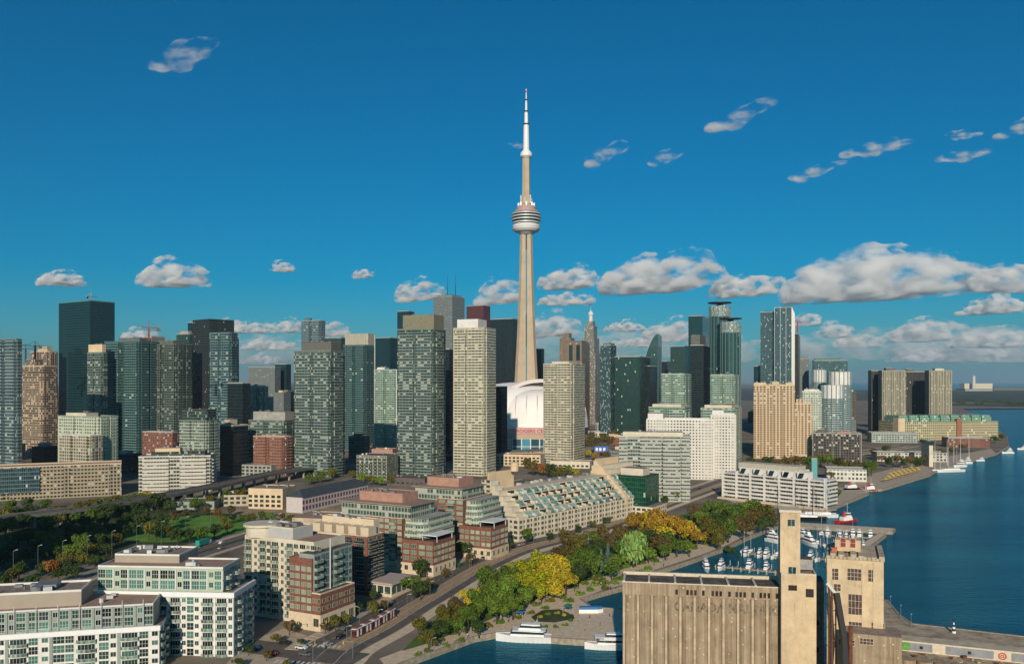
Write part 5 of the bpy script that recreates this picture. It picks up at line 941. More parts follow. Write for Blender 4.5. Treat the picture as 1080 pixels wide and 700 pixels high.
    q=MB(); q.tube(pt(882,625,226),pt(890,672,222),.95,n=4); q.tube(pt(890,672,222),pt(893,760,215),.95,n=4); q.obj('gallery',[dmetal],C_)
    for (u,w2) in ((874,.22),(877.5,.30),(881.5,.2)): q=MB(); q.tube(pt(u,617+w2*8,227),(pt(u,617,227).x,pt(u,617,227).y,0),w2,n=5); q.obj('leg',[rust],C_)
    for v in (632,645,660,680): q=MB(); q.tube(pt(874,v,227),pt(881.5,v-2,227),.12,n=4); q.obj('brace',[rust],C_)
    q=MB(); q.tube(pt(897,660,221),(pt(897,660,221).x,pt(897,660,221).y,0),.55,n=8); q.obj('stack_pipe',[rust],C_)
    # low silo range with the painted gallery wall
    Yl=228.5; Lw=Bld('gallery_silo','low silo range at the lower right with a long painted gallery wall on its roof','silo',934,1180,1185,402+F*96/Yl,22,d=16); xa,xb,ya,yb=-Lw.w/2,Lw.w/2,-Lw.d/2,Lw.d/2; W=xb-xa
    c=Vector((*at(937,0,250).xy,0)); p0=Lw.Mi@c; Yg=p0.y
    zl=H-(694-HV)/F*249-GZ; zg0=zl+.1; zg1=H-(672-HV)/F*259-GZ
    n2=16
    for i in range(n2):
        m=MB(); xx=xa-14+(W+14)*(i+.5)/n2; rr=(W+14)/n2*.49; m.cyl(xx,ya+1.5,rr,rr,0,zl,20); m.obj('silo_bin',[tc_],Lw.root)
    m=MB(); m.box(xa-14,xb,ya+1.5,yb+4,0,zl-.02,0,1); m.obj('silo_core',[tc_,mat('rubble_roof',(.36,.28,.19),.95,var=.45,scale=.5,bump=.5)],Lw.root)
    m=MB(); m.box(xa-2,xb,ya+9,ya+15,zl-.01,zg1,0,1); m.obj('gallery',[edge,mat('cement_roof',(.50,.42,.31),.9,var=.2,scale=.3)],Lw.root)
    cols=[((-1,7),mat('mural_green_teal',(.06,.30,.22),.8,var=.7,scale=.35,var2=(.18,.45,.12))),((7,13),mat('panel_grey',(.24,.25,.27),.85,var=.12)),((16.5,29),mat('panel_grey2',(.25,.26,.28),.85,var=.12)),((33.5,47),mat('panel_grey3',(.24,.25,.27),.85,var=.14)),((51,65),mat('panel_grey4',(.25,.255,.27),.85,var=.12))]
    for (a,b_),mm in cols:
        q=MB(); q.box(xa+a,min(xa+b_,xb-.5),ya+8.93,ya+8.99,zg0+.2,zg1-.45); q.obj('mural_panel',[mm],Lw.root)
        if a>0: q=MB(); xm=xa+(a+b_)/2; q.box(xm-.45,xm+.45,ya+8.88,ya+8.92,zg0+.9,zg0+1.8); q.obj('opening',[dmetal],Lw.root)
    xm=xa+31.2; q=MB(); 
    for k in range(24):
        a,b_=2*math.pi*k/24,2*math.pi*(k+1)/24
        for r0,r1 in ((.75,1.05),(.25,.5)): q.face([(xm+r0*math.cos(a),ya+8.9,zg0+1.35+r0*math.sin(a)),(xm+r1*math.cos(a),ya+8.9,zg0+1.35+r1*math.sin(a)),(xm+r1*math.cos(b_),ya+8.9,zg0+1.35+r1*math.sin(b_)),(xm+r0*math.cos(b_),ya+8.9,zg0+1.35+r0*math.sin(b_))])
    q.obj('red_ring_mural',[red],Lw.root)
    rd=random.Random(12)
    for i in range(26):
        q=MB(); s_=rd.uniform(.3,1.0); q.box(-s_,s_,-s_*.6,s_*.6,0,rd.uniform(.2,.9)); q.obj('roof_debris',[rust if i%4==0 else tan],Lw.root,(rd.uniform(xa-12,xb),ya+rd.uniform(2.5,8),zl),rd.uniform(0,3))
silos()
# quay lamps, marker beacon
def lamp_proto(h=8.0):
    q=MB(); q.tube((0,0,0),(0,0,h),.10,.06,6); r=q.mesh('post',[gmetal]); q=MB(); q.tube((0,0,h-.1),(1.3,0,h+.2),.05,n=5); q.box(1.0,1.9,-.18,.18,h+.12,h+.26); a=q.mesh('lamp_head',[steel]); return r,a
LP=lamp_proto(); LPs=lamp_proto(5.0)
def lamp(label,x,y,rz=0,small=False,group='street lamps',z=GZ,h=None):
    L_=LPs if small else LP; r=empty('street_lamp',label,'street lamp',(x,y,z),rz,group); inst('post',L_[0],r,sc_=(1,1,(h or 1))); inst('lamp_head',L_[1],r,sc_=1 if not h else (1,1,h)); return r
for i,(u,v) in enumerate(((939,642),(950,652),(961,662))): lamp(('first','second','third')[i]+' lamp post along the curved edge of the silo quay, counted away from the headhouse',*G(u,v),R(60),True,'quay lamps')
r=empty('beacon','small black and white striped harbour beacon on the silo quay edge','beacon',(*G(1006,667),GZ))
for k in range(5): q=MB(); q.cyl(0,0,.75-.12*k,.7-.12*k,k*.8,k*.8+.8,10); q.obj('band',[whitep if k%2==0 else blackp],r)
q=MB(); q.cyl(0,0,.12,.12,4,4.8,6); q.cyl(0,0,.28,.28,4.8,5.2,8); q.obj('lantern',[blackp],r)

GS=Bld('grey_shed','grey metal-clad shed in the gap between the elevator tower and headhouse','shed',858,869,872,402+F*96/252,14,d=8); b=GS.loc(858,869,872,613,252,d=8); GS.vol('wall',b,0,mat('grey_cladding',(.26,.26,.27),.7,var=.25,scale=.6),roofd); 
for z in (8,16,24): q=MB(); q.box(b[0]+.6,b[0]+1.5,b[2]-.06,b[2]-.01,z,z+1.4); q.obj('window',[gdark],GS.root)
# ---------------- trees ----------------
def leafmat():
    m,n,b=newmat('leaves'); N=n.nodes.new; L=n.links.new; oi=N('ShaderNodeObjectInfo'); ge=N('ShaderNodeNewGeometry'); 
    tc=N('ShaderNodeTexCoord'); nz=N('ShaderNodeTexNoise'); nz.inputs['Scale'].default_value=1.6; nz.inputs['Detail'].default_value=3; L(tc.outputs['Object'],nz.inputs[0])
    hs=N('ShaderNodeHueSaturation'); L(oi.outputs['Color'],hs.inputs['Color'])
    a=N('ShaderNodeMath'); a.operation='MULTIPLY_ADD'; L(ge.outputs['Random Per Island'],a.inputs[0]); a.inputs[1].default_value=.9; a.inputs[2].default_value=.55; L(a.outputs[0],hs.inputs['Value'])
    h=N('ShaderNodeMath'); h.operation='MULTIPLY_ADD'; L(nz.outputs[0],h.inputs[0]); h.inputs[1].default_value=.10; h.inputs[2].default_value=.45; L(h.outputs[0],hs.inputs['Hue']); L(hs.outputs[0],b.inputs['Base Color'])
    b.inputs['Roughness'].default_value=.75; b.inputs['Specular IOR Level'].default_value=.15; b.inputs['Transmission Weight'].default_value=0
    tr=N('ShaderNodeBsdfTranslucent'); L(hs.outputs[0],tr.inputs['Color']); mx=N('ShaderNodeMixShader'); mx.inputs[0].default_value=.22; L(b.outputs[0],mx.inputs[1]); L(tr.outputs[0],mx.inputs[2]); L(mx.outputs[0],n.nodes['Material Output'].inputs['Surface']); return m
LM=leafmat(); bark=mat('bark',(.06,.045,.035),.95,var=.2,scale=2)
def crown_mesh(seed,kind='round',n=1500,leaf=.085):
    """leaf-sized faces spread through lumpy clumps; unit radius"""
    rnd=random.Random(seed); V=[];Fc=[]
    if kind=='round': lob=[(Vector((rnd.gauss(0,.36),rnd.gauss(0,.36),rnd.uniform(-.42,.55))),rnd.uniform(.30,.55)) for _ in range(13)]
    elif kind=='conifer': lob=[(Vector((0,0,-1+k*.2)),.55*(1-k/11)+.05) for k in range(11)]
    elif kind=='willow': lob=[(Vector((rnd.uniform(-.55,.55),rnd.uniform(-.55,.55),rnd.uniform(0,.45))),.45) for _ in range(9)]
    elif kind=='bush': lob=[(Vector((rnd.uniform(-.6,.6),rnd.uniform(-.5,.5),rnd.uniform(-.3,.1))),rnd.uniform(.35,.5)) for _ in range(7)]
    for i in range(n):
        c,r=rnd.choice(lob); d=Vector((rnd.gauss(0,1),rnd.gauss(0,1),rnd.gauss(0,1))).normalized(); k=rnd.uniform(.72,1.06)
        if kind=='conifer': d.z*=.35
        if kind=='willow' and rnd.random()<.6: p=c+Vector((d.x*r*1.1,d.y*r*1.1,0)); p.z-=rnd.uniform(0,1.15)
        else: p=c+d*r*k
        if noise.noise(p*3.1+Vector((seed,0,0)))<-.28: continue
        s=leaf*rnd.uniform(.6,1.35); nrm=(d+Vector((rnd.gauss(0,.5),rnd.gauss(0,.5),rnd.gauss(.2,.5)))).normalized(); x=nrm.orthogonal().normalized(); y=nrm.cross(x); a=rnd.uniform(0,6.28); u=(x*math.cos(a)+y*math.sin(a))*s; v=(y*math.cos(a)-x*math.sin(a))*s*(1.9 if kind=='willow' else .8)
        if kind=='willow': v=Vector((0,0,s*2.2))
        b=len(V); V+= [p-u-v,p+u-v*.6,p+u*.7+v,p-u*.8+v*.8]; Fc.append((b,b+1,b+2,b+3))
    me=bpy.data.meshes.new('crown'); me.from_pydata(V,[],Fc); me.materials.append(LM); return me
CR={'round':[crown_mesh(s) for s in range(7)],'conifer':[crown_mesh(20,'conifer',1100,.07)],'willow':[crown_mesh(30,'willow',2600,.05)],'bush':[crown_mesh(40+s,'bush',700,.09) for s in range(2)]}
BIG=[crown_mesh(60+s,'round',3800,.055) for s in range(4)]
def trunk_mesh(seed):
    rnd=random.Random(seed); q=MB(); q.tube((0,0,0),(.02,0,.55),.05,.036,7)
    for k in range(5): a=k*1.26+rnd.random(); q.tube((.01,0,.38+.07*k),(math.cos(a)*.28,math.sin(a)*.28,.72+.06*k),.022,.008,5)
    q.tube((.02,0,.5),(.05,.02,.95),.03,.008,5); return q.mesh('trunk',[bark])
TR=[trunk_mesh(s) for s in range(3)]
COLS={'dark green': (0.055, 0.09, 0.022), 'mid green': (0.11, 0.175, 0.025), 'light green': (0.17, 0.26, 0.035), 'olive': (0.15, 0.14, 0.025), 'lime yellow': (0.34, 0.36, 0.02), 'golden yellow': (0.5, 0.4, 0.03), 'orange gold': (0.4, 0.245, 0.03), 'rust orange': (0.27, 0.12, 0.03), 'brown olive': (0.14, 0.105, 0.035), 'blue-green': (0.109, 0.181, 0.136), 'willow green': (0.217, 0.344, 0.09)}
TN=[0]
def tree(u,v,r,colr,where,kind='round',sx=1.0,Y=None,group='park trees',big=False):
    """crown centre and half-width in photo pixels; the trunk stands on the ground below"""
    TN[0]+=1; rnd=random.Random(TN[0]*13+5)
    vb=v+r*1.35; Y=Y or Yv(vb); R_=r*Y/F; c=at(u,v,Y); zc=c.z-GZ
    if kind!='bush' and zc<R_*.9: zc=R_*.95
    if kind=='bush': zc=R_*.35
    nm={'round':'tree','conifer':'conifer','willow':'willow_tree','bush':'shrub'}[kind]
    t=empty(nm,where,'shrub' if kind=='bush' else 'tree',(c.x,Y,GZ),rnd.uniform(0,6.28),group)
    me=rnd.choice(BIG if (big or r>=11) and kind=='round' else CR[kind]); o=inst('crown',me,t,(0,0,zc),0,(R_*sx,R_,R_*rnd.uniform(.85,1.05)*(1.5 if kind=='conifer' else 1)))
    b=COLS[colr]; k=rnd.uniform(.85,1.15); o.color=(b[0]*k,b[1]*k,b[2]*k,1)
    if kind!='bush': inst('trunk',rnd.choice(TR),t,(0,0,0),0,(R_*1.5,R_*1.5,max(zc+R_*.2,1)))
    return t
ORD=['first','second','third','fourth','fifth','sixth','seventh','eighth','ninth','tenth','eleventh','twelfth','thirteenth','fourteenth','fifteenth','sixteenth','seventeenth','eighteenth','nineteenth','twentieth','twenty-first','twenty-second','twenty-third','twenty-fourth','twenty-fifth','twenty-sixth','twenty-seventh','twenty-eighth','twenty-ninth','thirtieth']
def row(lst,phrase,group,**k):
    """labels count each colour along its row"""
    if 'from the left' in phrase: lst=sorted(lst,key=lambda a:a[0])
    elif 'from the bottom' in phrase or 'crossroads' in phrase: lst=sorted(lst,key=lambda a:-(a[1]+1.35*a[2]))
    cnt={}
    for a in lst:
        c=(a[3],a[4] if len(a)>4 else 'round'); i=cnt.get(c,0); cnt[c]=i+1
    seen={}
    for a in lst:
        c=(a[3],a[4] if len(a)>4 else 'round'); i=seen.get(c,0); seen[c]=i+1; n=cnt[c]; c=a[3]; kd=a[4] if len(a)>4 else 'round'; w={'round':'tree','conifer':'conifer','willow':'willow','bush':'shrub'}[kd]
        tree(a[0],a[1],a[2],c,(f'{ORD[i]} {c} {w} ' if n>1 else f'{c} {w} ')+phrase,kd,group=group,**k)
row([(441,658,9,'olive'),(452,672,9,'olive'),(463,662,9,'dark green'),(470,648,11,'olive'),(482,640,12,'brown olive'),(484,658,9,'mid green'),(494,648,12,'mid green'),(497,628,12,'golden yellow'),(505,660,9,'dark green'),(509,632,15,'mid green'),(518,612,16,'mid green'),(524,640,13,'light green'),(531,622,15,'light green'),(541,636,13,'mid green'),(537,604,12,'mid green')],'in the park by the streetcar, from the bottom','park trees near the streetcar')
row([(553,598,14,'lime yellow'),(566,592,13,'lime yellow'),(562,610,15,'lime yellow'),(577,604,15,'golden yellow'),(590,598,14,'golden yellow'),(597,611,12,'golden yellow'),(583,617,12,'golden yellow'),(571,622,10,'lime yellow'),(556,625,11,'light green')],'in the bright clump in mid park, from the left','bright yellow park trees')
row([(588,583,10,'brown olive'),(600,581,11,'olive'),(610,603,12,'dark green'),(618,585,12,'mid green'),(606,594,10,'mid green'),(628,580,12,'dark green'),(634,591,8,'blue-green','conifer'),(641,586,8,'blue-green','conifer'),(627,597,9,'mid green'),(645,598,10,'mid green'),(641,572,11,'brown olive'),(655,578,10,'mid green'),(654,563,11,'brown olive'),(638,606,7,'mid green','bush'),(628,609,6,'light green','bush'),(652,603,6,'mid green','bush')],'between the yellow clump and the willow, from the left','park trees left of the willow')
row([(600,626,6,'mid green','bush'),(612,619,6,'light green','bush'),(622,614,6,'mid green','bush'),(640,613,6,'olive','bush'),(648,607,6,'light green','bush'),(660,600,6,'mid green','bush'),(675,596,6,'light green','bush'),(575,635,5,'mid green','bush'),(560,640,5,'olive','bush'),(545,645,5,'mid green','bush'),(684,592,6,'light green','bush'),(440,684,5,'light green','bush'),(452,680,5,'mid green','bush'),(470,674,5,'light green','bush'),(487,669,5,'mid green','bush')],'along the promenade edge of the park, from the bottom','promenade shrubs')
row([(599,569,9,'brown olive'),(612,571,9,'olive'),(625,567,8,'mid green'),(636,560,8,'brown olive'),(664,566,9,'mid green'),(680,563,9,'olive'),(650,590,8,'light green'),(618,598,8,'light green'),(684,583,8,'light green'),(705,568,9,'mid green')],'filling the upper park towards the street, from the left','upper park trees')
row([(668,575,17,'willow green','willow')],'with drooping strands beside the promenade bend','willow')
row([(668,549,11,'orange gold'),(680,547,12,'golden yellow'),(693,549,13,'orange gold'),(706,552,13,'orange gold'),(717,556,13,'orange gold'),(729,558,11,'golden yellow'),(700,562,10,'golden yellow'),(735,566,8,'orange gold')],'in the long gold clump, from the left','gold park trees')
row([(686,568,10,'dark green'),(695,573,10,'brown olive'),(702,580,8,'mid green'),(714,575,9,'mid green'),(727,576,8,'light green'),(741,546,9,'light green'),(748,556,12,'olive'),(757,547,11,'dark green'),(756,564,11,'olive'),(768,556,12,'mid green'),(764,538,11,'light green'),(775,541,12,'mid green'),(783,553,12,'brown olive'),(786,537,11,'light green'),(796,547,11,'brown olive'),(805,540,10,'olive'),(808,551,9,'dark green'),(794,533,9,'mid green'),(748,535,8,'mid green'),(733,540,8,'brown olive'),(816,548,7,'brown olive'),(770,571,7,'dark green','bush')],'at the far end of the park, from the left','far park trees')
row([(354,655,8,'olive'),(365,652,6,'olive'),(343,660,6,'brown olive'),(394,626,6,'dark green'),(395,640,8,'olive'),(404,637,5,'brown olive'),(434,614,9,'mid green'),(444,620,9,'dark green'),(452,616,7,'olive'),(443,597,10,'dark green'),(487,578,8,'dark green'),(497,588,6,'brown olive'),(470,603,5,'brown olive'),(555,563,8,'mid green'),(538,573,5,'dark green'),(580,565,4.5,'dark green'),(594,561,4,'olive'),(610,557,4,'dark green'),(625,552,4,'olive'),(640,548,4,'dark green'),(305,660,7,'brown olive'),(377,640,6,'dark green'),(700,527,5,'dark green'),(712,522,5,'olive'),(455,590,5,'mid green')],'on the pavement below the apartments, from the crossroads','street trees')
row([(6,552,12,'olive'),(24,549,8,'dark green'),(40,545,6,'olive'),(60,538,7,'olive'),(72,541,7,'olive'),(84,536,8,'olive'),(97,533,8,'olive'),(108,531,8,'mid green'),(118,529,8,'olive'),(127,527,7,'mid green'),(135,532,6,'dark green'),(146,524,7,'mid green'),(153,521,5,'golden yellow')],'in the row under the long beige slab, from the left','trees under the beige slab')
row([(20,568,7,'dark green'),(38,575,7,'dark green'),(54,597,9,'rust orange'),(66,589,7,'olive'),(76,581,9,'light green'),(88,572,11,'mid green'),(98,566,8,'olive'),(104,562,7,'olive'),(118,558,7,'dark green'),(130,558,7,'dark green'),(139,556,7,'dark green'),(157,557,9,'olive'),(165,560,7,'dark green'),(176,559,6,'olive'),(188,563,8,'dark green'),(200,563,7,'dark green'),(213,562,8,'mid green'),(226,558,7,'dark green'),(240,555,6,'olive'),(136,545,7,'dark green'),(150,541,7,'dark green'),(110,546,8,'dark green'),(90,550,8,'dark green'),(70,556,8,'dark green'),(50,558,8,'dark green')],'along the shaded boulevard and oval lawn, from the left','trees round the oval lawn')
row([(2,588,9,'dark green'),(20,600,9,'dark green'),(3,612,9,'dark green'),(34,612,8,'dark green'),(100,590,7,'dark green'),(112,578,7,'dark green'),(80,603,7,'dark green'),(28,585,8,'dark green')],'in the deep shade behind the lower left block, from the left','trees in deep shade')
row([(174,528,5,'olive'),(188,524,5,'dark green'),(201,521,4,'olive'),(236,547,5,'olive'),(246,545,5,'dark green'),(256,546,5,'mid green'),(266,545,5,'olive'),(276,543,5,'mid green'),(286,545,5,'light green'),(297,544,4,'olive'),(217,537,5,'brown olive'),(229,540,5,'rust orange'),(243,537,5,'brown olive'),(183,545,6,'brown olive'),(196,541,5,'brown olive'),(307,546,4,'olive'),(338,501,6,'mid green'),(350,498,5,'olive'),(326,504,5,'mid green'),(381,503,5,'light green'),(390,505,5,'olive'),(400,506,5,'light green'),(412,505,5,'olive'),(372,499,4,'olive'),(430,503,4,'dark green')],'round the schoolyard and feet of the towers, from the left','schoolyard trees')
row([(563,492,7,'brown olive'),(572,494,6,'rust orange'),(581,495,7,'dark green'),(590,497,7,'olive'),(599,495,6,'light green'),(556,487,5,'olive'),(607,498,5,'golden yellow'),(546,484,4,'brown olive')],'in the thicket behind the terraced building, from the left','thicket trees')
row([(623,459,5,'brown olive'),(630,464,5,'brown olive'),(637,460,5,'olive'),(643,465,5,'brown olive'),(626,470,5,'brown olive'),(634,472,5,'olive'),(648,457,5,'brown olive'),(618,466,5,'brown olive'),(620,477,4,'golden yellow'),(628,480,4,'orange gold'),(640,479,4,'brown olive'),(649,472,4,'olive')],'in the brown grove by the billboard, from the left','grove trees')
row([(792,487,6,'dark green'),(800,490,6,'brown olive'),(810,487,7,'dark green'),(820,489,7,'brown olive'),(829,487,7,'brown olive'),(838,485,6,'rust orange'),(847,486,7,'olive'),(857,487,7,'mid green'),(866,484,6,'rust orange'),(873,484,8,'light green'),(884,487,7,'brown olive'),(893,491,7,'olive'),(902,492,7,'brown olive'),(911,491,6,'olive'),(919,492,8,'mid green'),(877,511,8,'olive'),(881,520,6,'mid green'),(878,500,5,'brown olive')],'behind the white quayside apartments, from the left','harbour trees')
row([(930,483,4,'rust orange'),(938,486,5,'dark green'),(946,484,5,'brown olive'),(953,487,5,'dark green'),(960,485,5,'rust orange'),(968,487,6,'dark green'),(975,484,5,'brown olive'),(1042,463,3.5,'mid green'),(1049,462,3.5,'dark green'),(1056,460,3.5,'brown olive'),(1030,466,3,'olive'),(992,476,3.5,'brown olive'),(1003,474,3.5,'olive'),(1015,471,3.5,'brown olive'),(922,476,4,'brown olive'),(934,473,4,'dark green')],'by the far quay and market hall, from the left','far quay trees')
# clipped hedge round the plaza planter and a long hedge of shrubs along the lawn
row([(563,652,4,'lime yellow','bush'),(570,646,3.5,'golden yellow','bush'),(578,643,3.5,'light green','bush'),(587,642,3.5,'lime yellow','bush'),(595,644,3.5,'golden yellow','bush'),(602,649,4,'mid green','bush'),(596,654,4,'mid green','bush'),(586,656,4,'mid green','bush'),(575,656,4,'mid green','bush')],'ringing the oval plaza planter, clockwise from left','planter shrubs')

rt=random.Random(9)
row([(u,v,rt.choice([6,7,8,9]),rt.choice(['dark green','dark green','olive','mid green'])) for u,v in [(4,543),(18,541),(32,538),(50,550),(62,547),(80,545),(96,541),(112,537),(126,536),(140,534),(152,530),(166,528),(180,533),(206,530),(222,527),(240,523),(255,521),(30,530),(12,532),(48,530)]],'masking the expressway legs, from the left','trees along the expressway')
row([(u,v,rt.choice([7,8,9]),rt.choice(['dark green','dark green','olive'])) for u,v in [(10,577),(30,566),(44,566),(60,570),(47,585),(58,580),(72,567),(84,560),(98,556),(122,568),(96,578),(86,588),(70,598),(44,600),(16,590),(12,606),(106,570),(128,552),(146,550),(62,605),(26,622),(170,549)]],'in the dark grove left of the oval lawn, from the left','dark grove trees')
row([(u,v,r,c,'bush') for u,v,r,c in [(466,668,5,'olive'),(478,662,5,'mid green'),(500,652,6,'mid green'),(515,652,6,'olive'),(528,648,6,'mid green'),(542,640,6,'light green'),(566,630,6,'mid green'),(580,626,6,'olive'),(592,622,6,'mid green'),(606,612,6,'light green'),(616,606,7,'mid green'),(632,602,7,'olive'),(646,592,7,'mid green'),(660,590,6,'light green'),(676,586,6,'mid green'),(690,584,6,'mid green'),(702,578,6,'light green'),(715,570,6,'olive'),(730,570,6,'mid green'),(745,566,6,'light green'),(640,580,7,'olive'),(622,590,7,'brown olive'),(606,580,7,'olive')]],'in the undergrowth of the park, from the left','park undergrowth')
row([(u,v,r,c) for u,v,r,c in [(281,690,5,'brown olive'),(262,684,5,'dark green'),(292,672,5,'olive'),(303,700,5,'olive'),(252,697,5,'dark green'),(318,676,4,'dark green')]],'on the forecourt by the crossroads, from the left','forecourt trees')
# ---------------- background blocks between the towers ----------------
def backdrop():
    rnd=random.Random(77); n=0; mats_=[fmid,fdteal,fblack,fgrey,fbrick,fteal,fmid,fchar]; nm=['dim brown','dark teal','black','grey','brick','teal','dim brown','charcoal']; cnt={}
    rows=[(446,449),(449,453),(454,460),(461,468),(469,477),(478,489),(491,503)]
    items=[]
    for ri,(v0,v1) in enumerate(rows):
        u=-30
        while u<(905 if ri<3 else 780 if ri<6 else 430):
            vb=rnd.uniform(v0,v1); Y=Yv(vb); wpx=rnd.uniform(26,60)/Y*900; c=at(u,0,Y+25); hh=(rnd.choice([10,14,20,28,40]) if u<430 else rnd.choice([6,8,11])) if ri>2 else rnd.choice([18,26,40,60,75]); 
            w_=wpx*Y/F*.42; d_=rnd.uniform(14,26)
            if all((c.x-x)**2+(c.y-y)**2>(r*1.05+max(w_,d_)*.8)**2 for x,y,r in FOOT) and not (500<u<640 and vb>450): items.append((ri,u,c,w_,d_,hh,rnd.randrange(8))); FOOT.append((c.x,c.y,max(w_,d_)*.8))
            u+=wpx*.55+rnd.uniform(6,20)
    rowsn=['farthest','second farthest','third farthest','middle','third nearest','second nearest','nearest']
    for ri,u,c,w_,d_,hh,mi in items:
        k=(ri,nm[mi]); cnt[k]=cnt.get(k,0)+1; i=cnt[k]-1
        r=empty('background_block',f'{ORD[i]} {nm[mi]} block from the left in the {rowsn[ri]} row of background blocks','building',(c.x,c.y,GZ),-R(rnd.uniform(16,30)),'background blocks between the towers')
        m=MB(); m.box(-w_/2,w_/2,-d_/2,d_/2,0,hh,0,1,uo=rnd.uniform(0,30)); m.obj('wall',[mats_[mi],roofd if rnd.random()<.5 else roofg],r)
        q=MB(); q.box(-w_*.25,w_*.2,-d_*.3,d_*.2,hh+.01,hh+3.5); q.obj('plant_room',[rnd.choice([conc,dconc,beige,gmetal])],r)
backdrop()
# ---------------- tower cranes ----------------
def crane(label,u,v,Y,hb=30,jib=34,rz=0.0,c=None):
    p=at(u,v,Y); r=empty('tower_crane',label,'crane',(p.x,p.y,p.z-hb),rz,'tower cranes'); c=c or red
    q=MB(); q.box(-.9,.9,-.9,.9,0,hb); q.obj('mast',[c],r); q=MB(); q.tube((-10,0,hb),(jib,0,hb+1.5),.7,.5,4); q.obj('jib',[c],r); q=MB(); q.box(-11,-7,-1,1,hb-3,hb-.5); q.obj('counterweight',[dconc],r); q=MB(); q.tube((0,0,hb),(0,0,hb+7),.5,.3,4); q.tube((0,0,hb+7),(jib*.7,0,hb+1.2),.15,n=4); q.tube((0,0,hb+7),(-9,0,hb),.15,n=4); q.obj('tie',[c],r)
crane('red crane leaning over the grey blank slab in the left group',157,346,875,12,11,R(200),mat('dull_crane_red',(.22,.05,.04),.6,var=0))
crane('small dark crane above the unfinished tower, left one',27,368,1120,18,26,R(20),dmetal); crane('small dark crane above the unfinished tower, right one',37,365,1130,18,24,R(160),dmetal)
crane('thin crane beside the tall finned tower',841,340,1700,26,26,R(10),red); crane('white crane on the roof notch of the broad dark teal tower',96,313,1240,9,16,R(80),steel)
# ---------------- vehicles ----------------
def carmesh():
    P=[(-2.2,.35),(-2.2,.8),(-2.0,.95),(-1.5,1.0),(-1.0,1.42),(.55,1.45),(1.15,1.0),(2.0,.88),(2.25,.7),(2.25,.35)]
    def side(P,w,mi=0):
        m=MB(); m.face([(x,-w,z) for x,z in P]); m.face([(x,w,z) for x,z in reversed(P)])
        for a,b in zip(P,P[1:]+[P[0]]): m.face([(a[0],-w,a[1]),(a[0],w,a[1]),(b[0],w,b[1]),(b[0],-w,b[1])])
        return m
    body=side(P,.88); g=side([(-1.42,1.0),(-.98,1.36),(.52,1.39),(1.06,1.0)],.9); gt=MB(); gt.face([(.6,-.8,1.44),(1.13,-.84,1.03),(1.13,.84,1.03),(.6,.8,1.44)]); 
    for f,u_ in zip(gt.f,gt.uv): pass
    g.v+= [ (x+.02,y,z+.02) for x,y,z in gt.v]; n=len(g.v)-4; g.f.append((n,n+1,n+2,n+3)); g.uv.append([(0,0)]*4); g.m.append(0)
    wh=MB(); 
    wh.tube((0,-.1,0),(0,.1,0),.34,n=12); hl=MB(); hl.box(0,.05,-.2,.2,-.07,.07)
    return body,g,wh,hl
_b,_g,_w,_h=carmesh(); tyre=mat('tyre_rubber',(.02,.02,.02),.9,var=0); headl=mat('headlight_glass',(.6,.6,.55),.2,var=0)
CB={}; CGm=_g.mesh('window',[gdark]); CW=_w.mesh('wheel',[tyre]); CH=_h.mesh('headlight',[headl])
CC={'white':(.7,.7,.68),'silver':(.42,.43,.44),'black':(.02,.02,.022),'grey':(.13,.135,.14),'red':(.38,.02,.02),'blue':(.03,.09,.25),'green':(.04,.14,.07),'beige':(.4,.34,.25)}
for k,c in CC.items(): CB[k]=_b.mesh('body',[mat('car_paint_'+k,c,.25,.1,0,spec=.6)])
def car(label,x,y,rz,c,group='cars on the road',z=GZ+.05):
    r=empty('parked_car' if 'parked' in label else 'car',label,'car',(x,y,z),rz,group); inst('body',CB[c],r); inst('window',CGm,r)
    for a in (-1.35,1.4):
        for b in (-.82,.82): inst('wheel',CW,r,(a,b,.34))
    for b in (-.6,.6): inst('headlight',CH,r,(2.23,b,.68))
rc=random.Random(21); names=list(CC)
def along(PL,ts,off,rev,phrase,group,used={}):
    P=[Vector(p) for p in PL]; cum=[0]
    for a,b in zip(P,P[1:]): cum.append(cum[-1]+(b-a).length)
    cs=[rc.choice(names) for _ in ts]; tot={c:cs.count(c) for c in cs}; k={}
    for s,c in zip(ts,cs):
        i=max(j for j in range(len(P)-1) if cum[j]<=s); t=(P[i+1]-P[i]).normalized(); n=Vector((t.y,-t.x)); p=P[i]+t*(s-cum[i])+n*off
        o=k.get(c,0); k[c]=o+1; lb=(f'{ORD[o]} {c} car ' if tot[c]>1 else f'{c} car ')+phrase
        car(lb,p.x,p.y,math.atan2(t.y,t.x)+(math.pi if rev else 0),c,group)
along(ST,[60,78,96,131,168,210,252,300,360,430,455,480,500,530,560],-6.6,True,'in the far traffic lane, from the crossroads','cars in the near-building lane')
along(ST,[70,112,150,190,238,285,340,400],-11,False,'in the kerb lane, counting from the crossroads','cars in the kerb lane')
along(LB,[205,235,262,300,325,352,380,410,440,480],-4,False,'in the left carriageway of the boulevard, from the lower left','cars on the boulevard left side')
along(LB,[215,250,284,310,338,365,396,425,470],5,True,'in the right carriageway of the boulevard, from the lower left','cars on the boulevard right side')
for i,(u,v,c,rz) in enumerate(((318,684,'white',160),(300,679,'black',162),(345,681,'silver',60),(286,690,'red',-20),(322,691,'grey',-18),(268,684,'blue',160))):
    x,y=G(u,v); car(f'{c} car waiting or crossing at the crossroads below the cream block',x,y,R(rz),c,'cars at the crossroads')
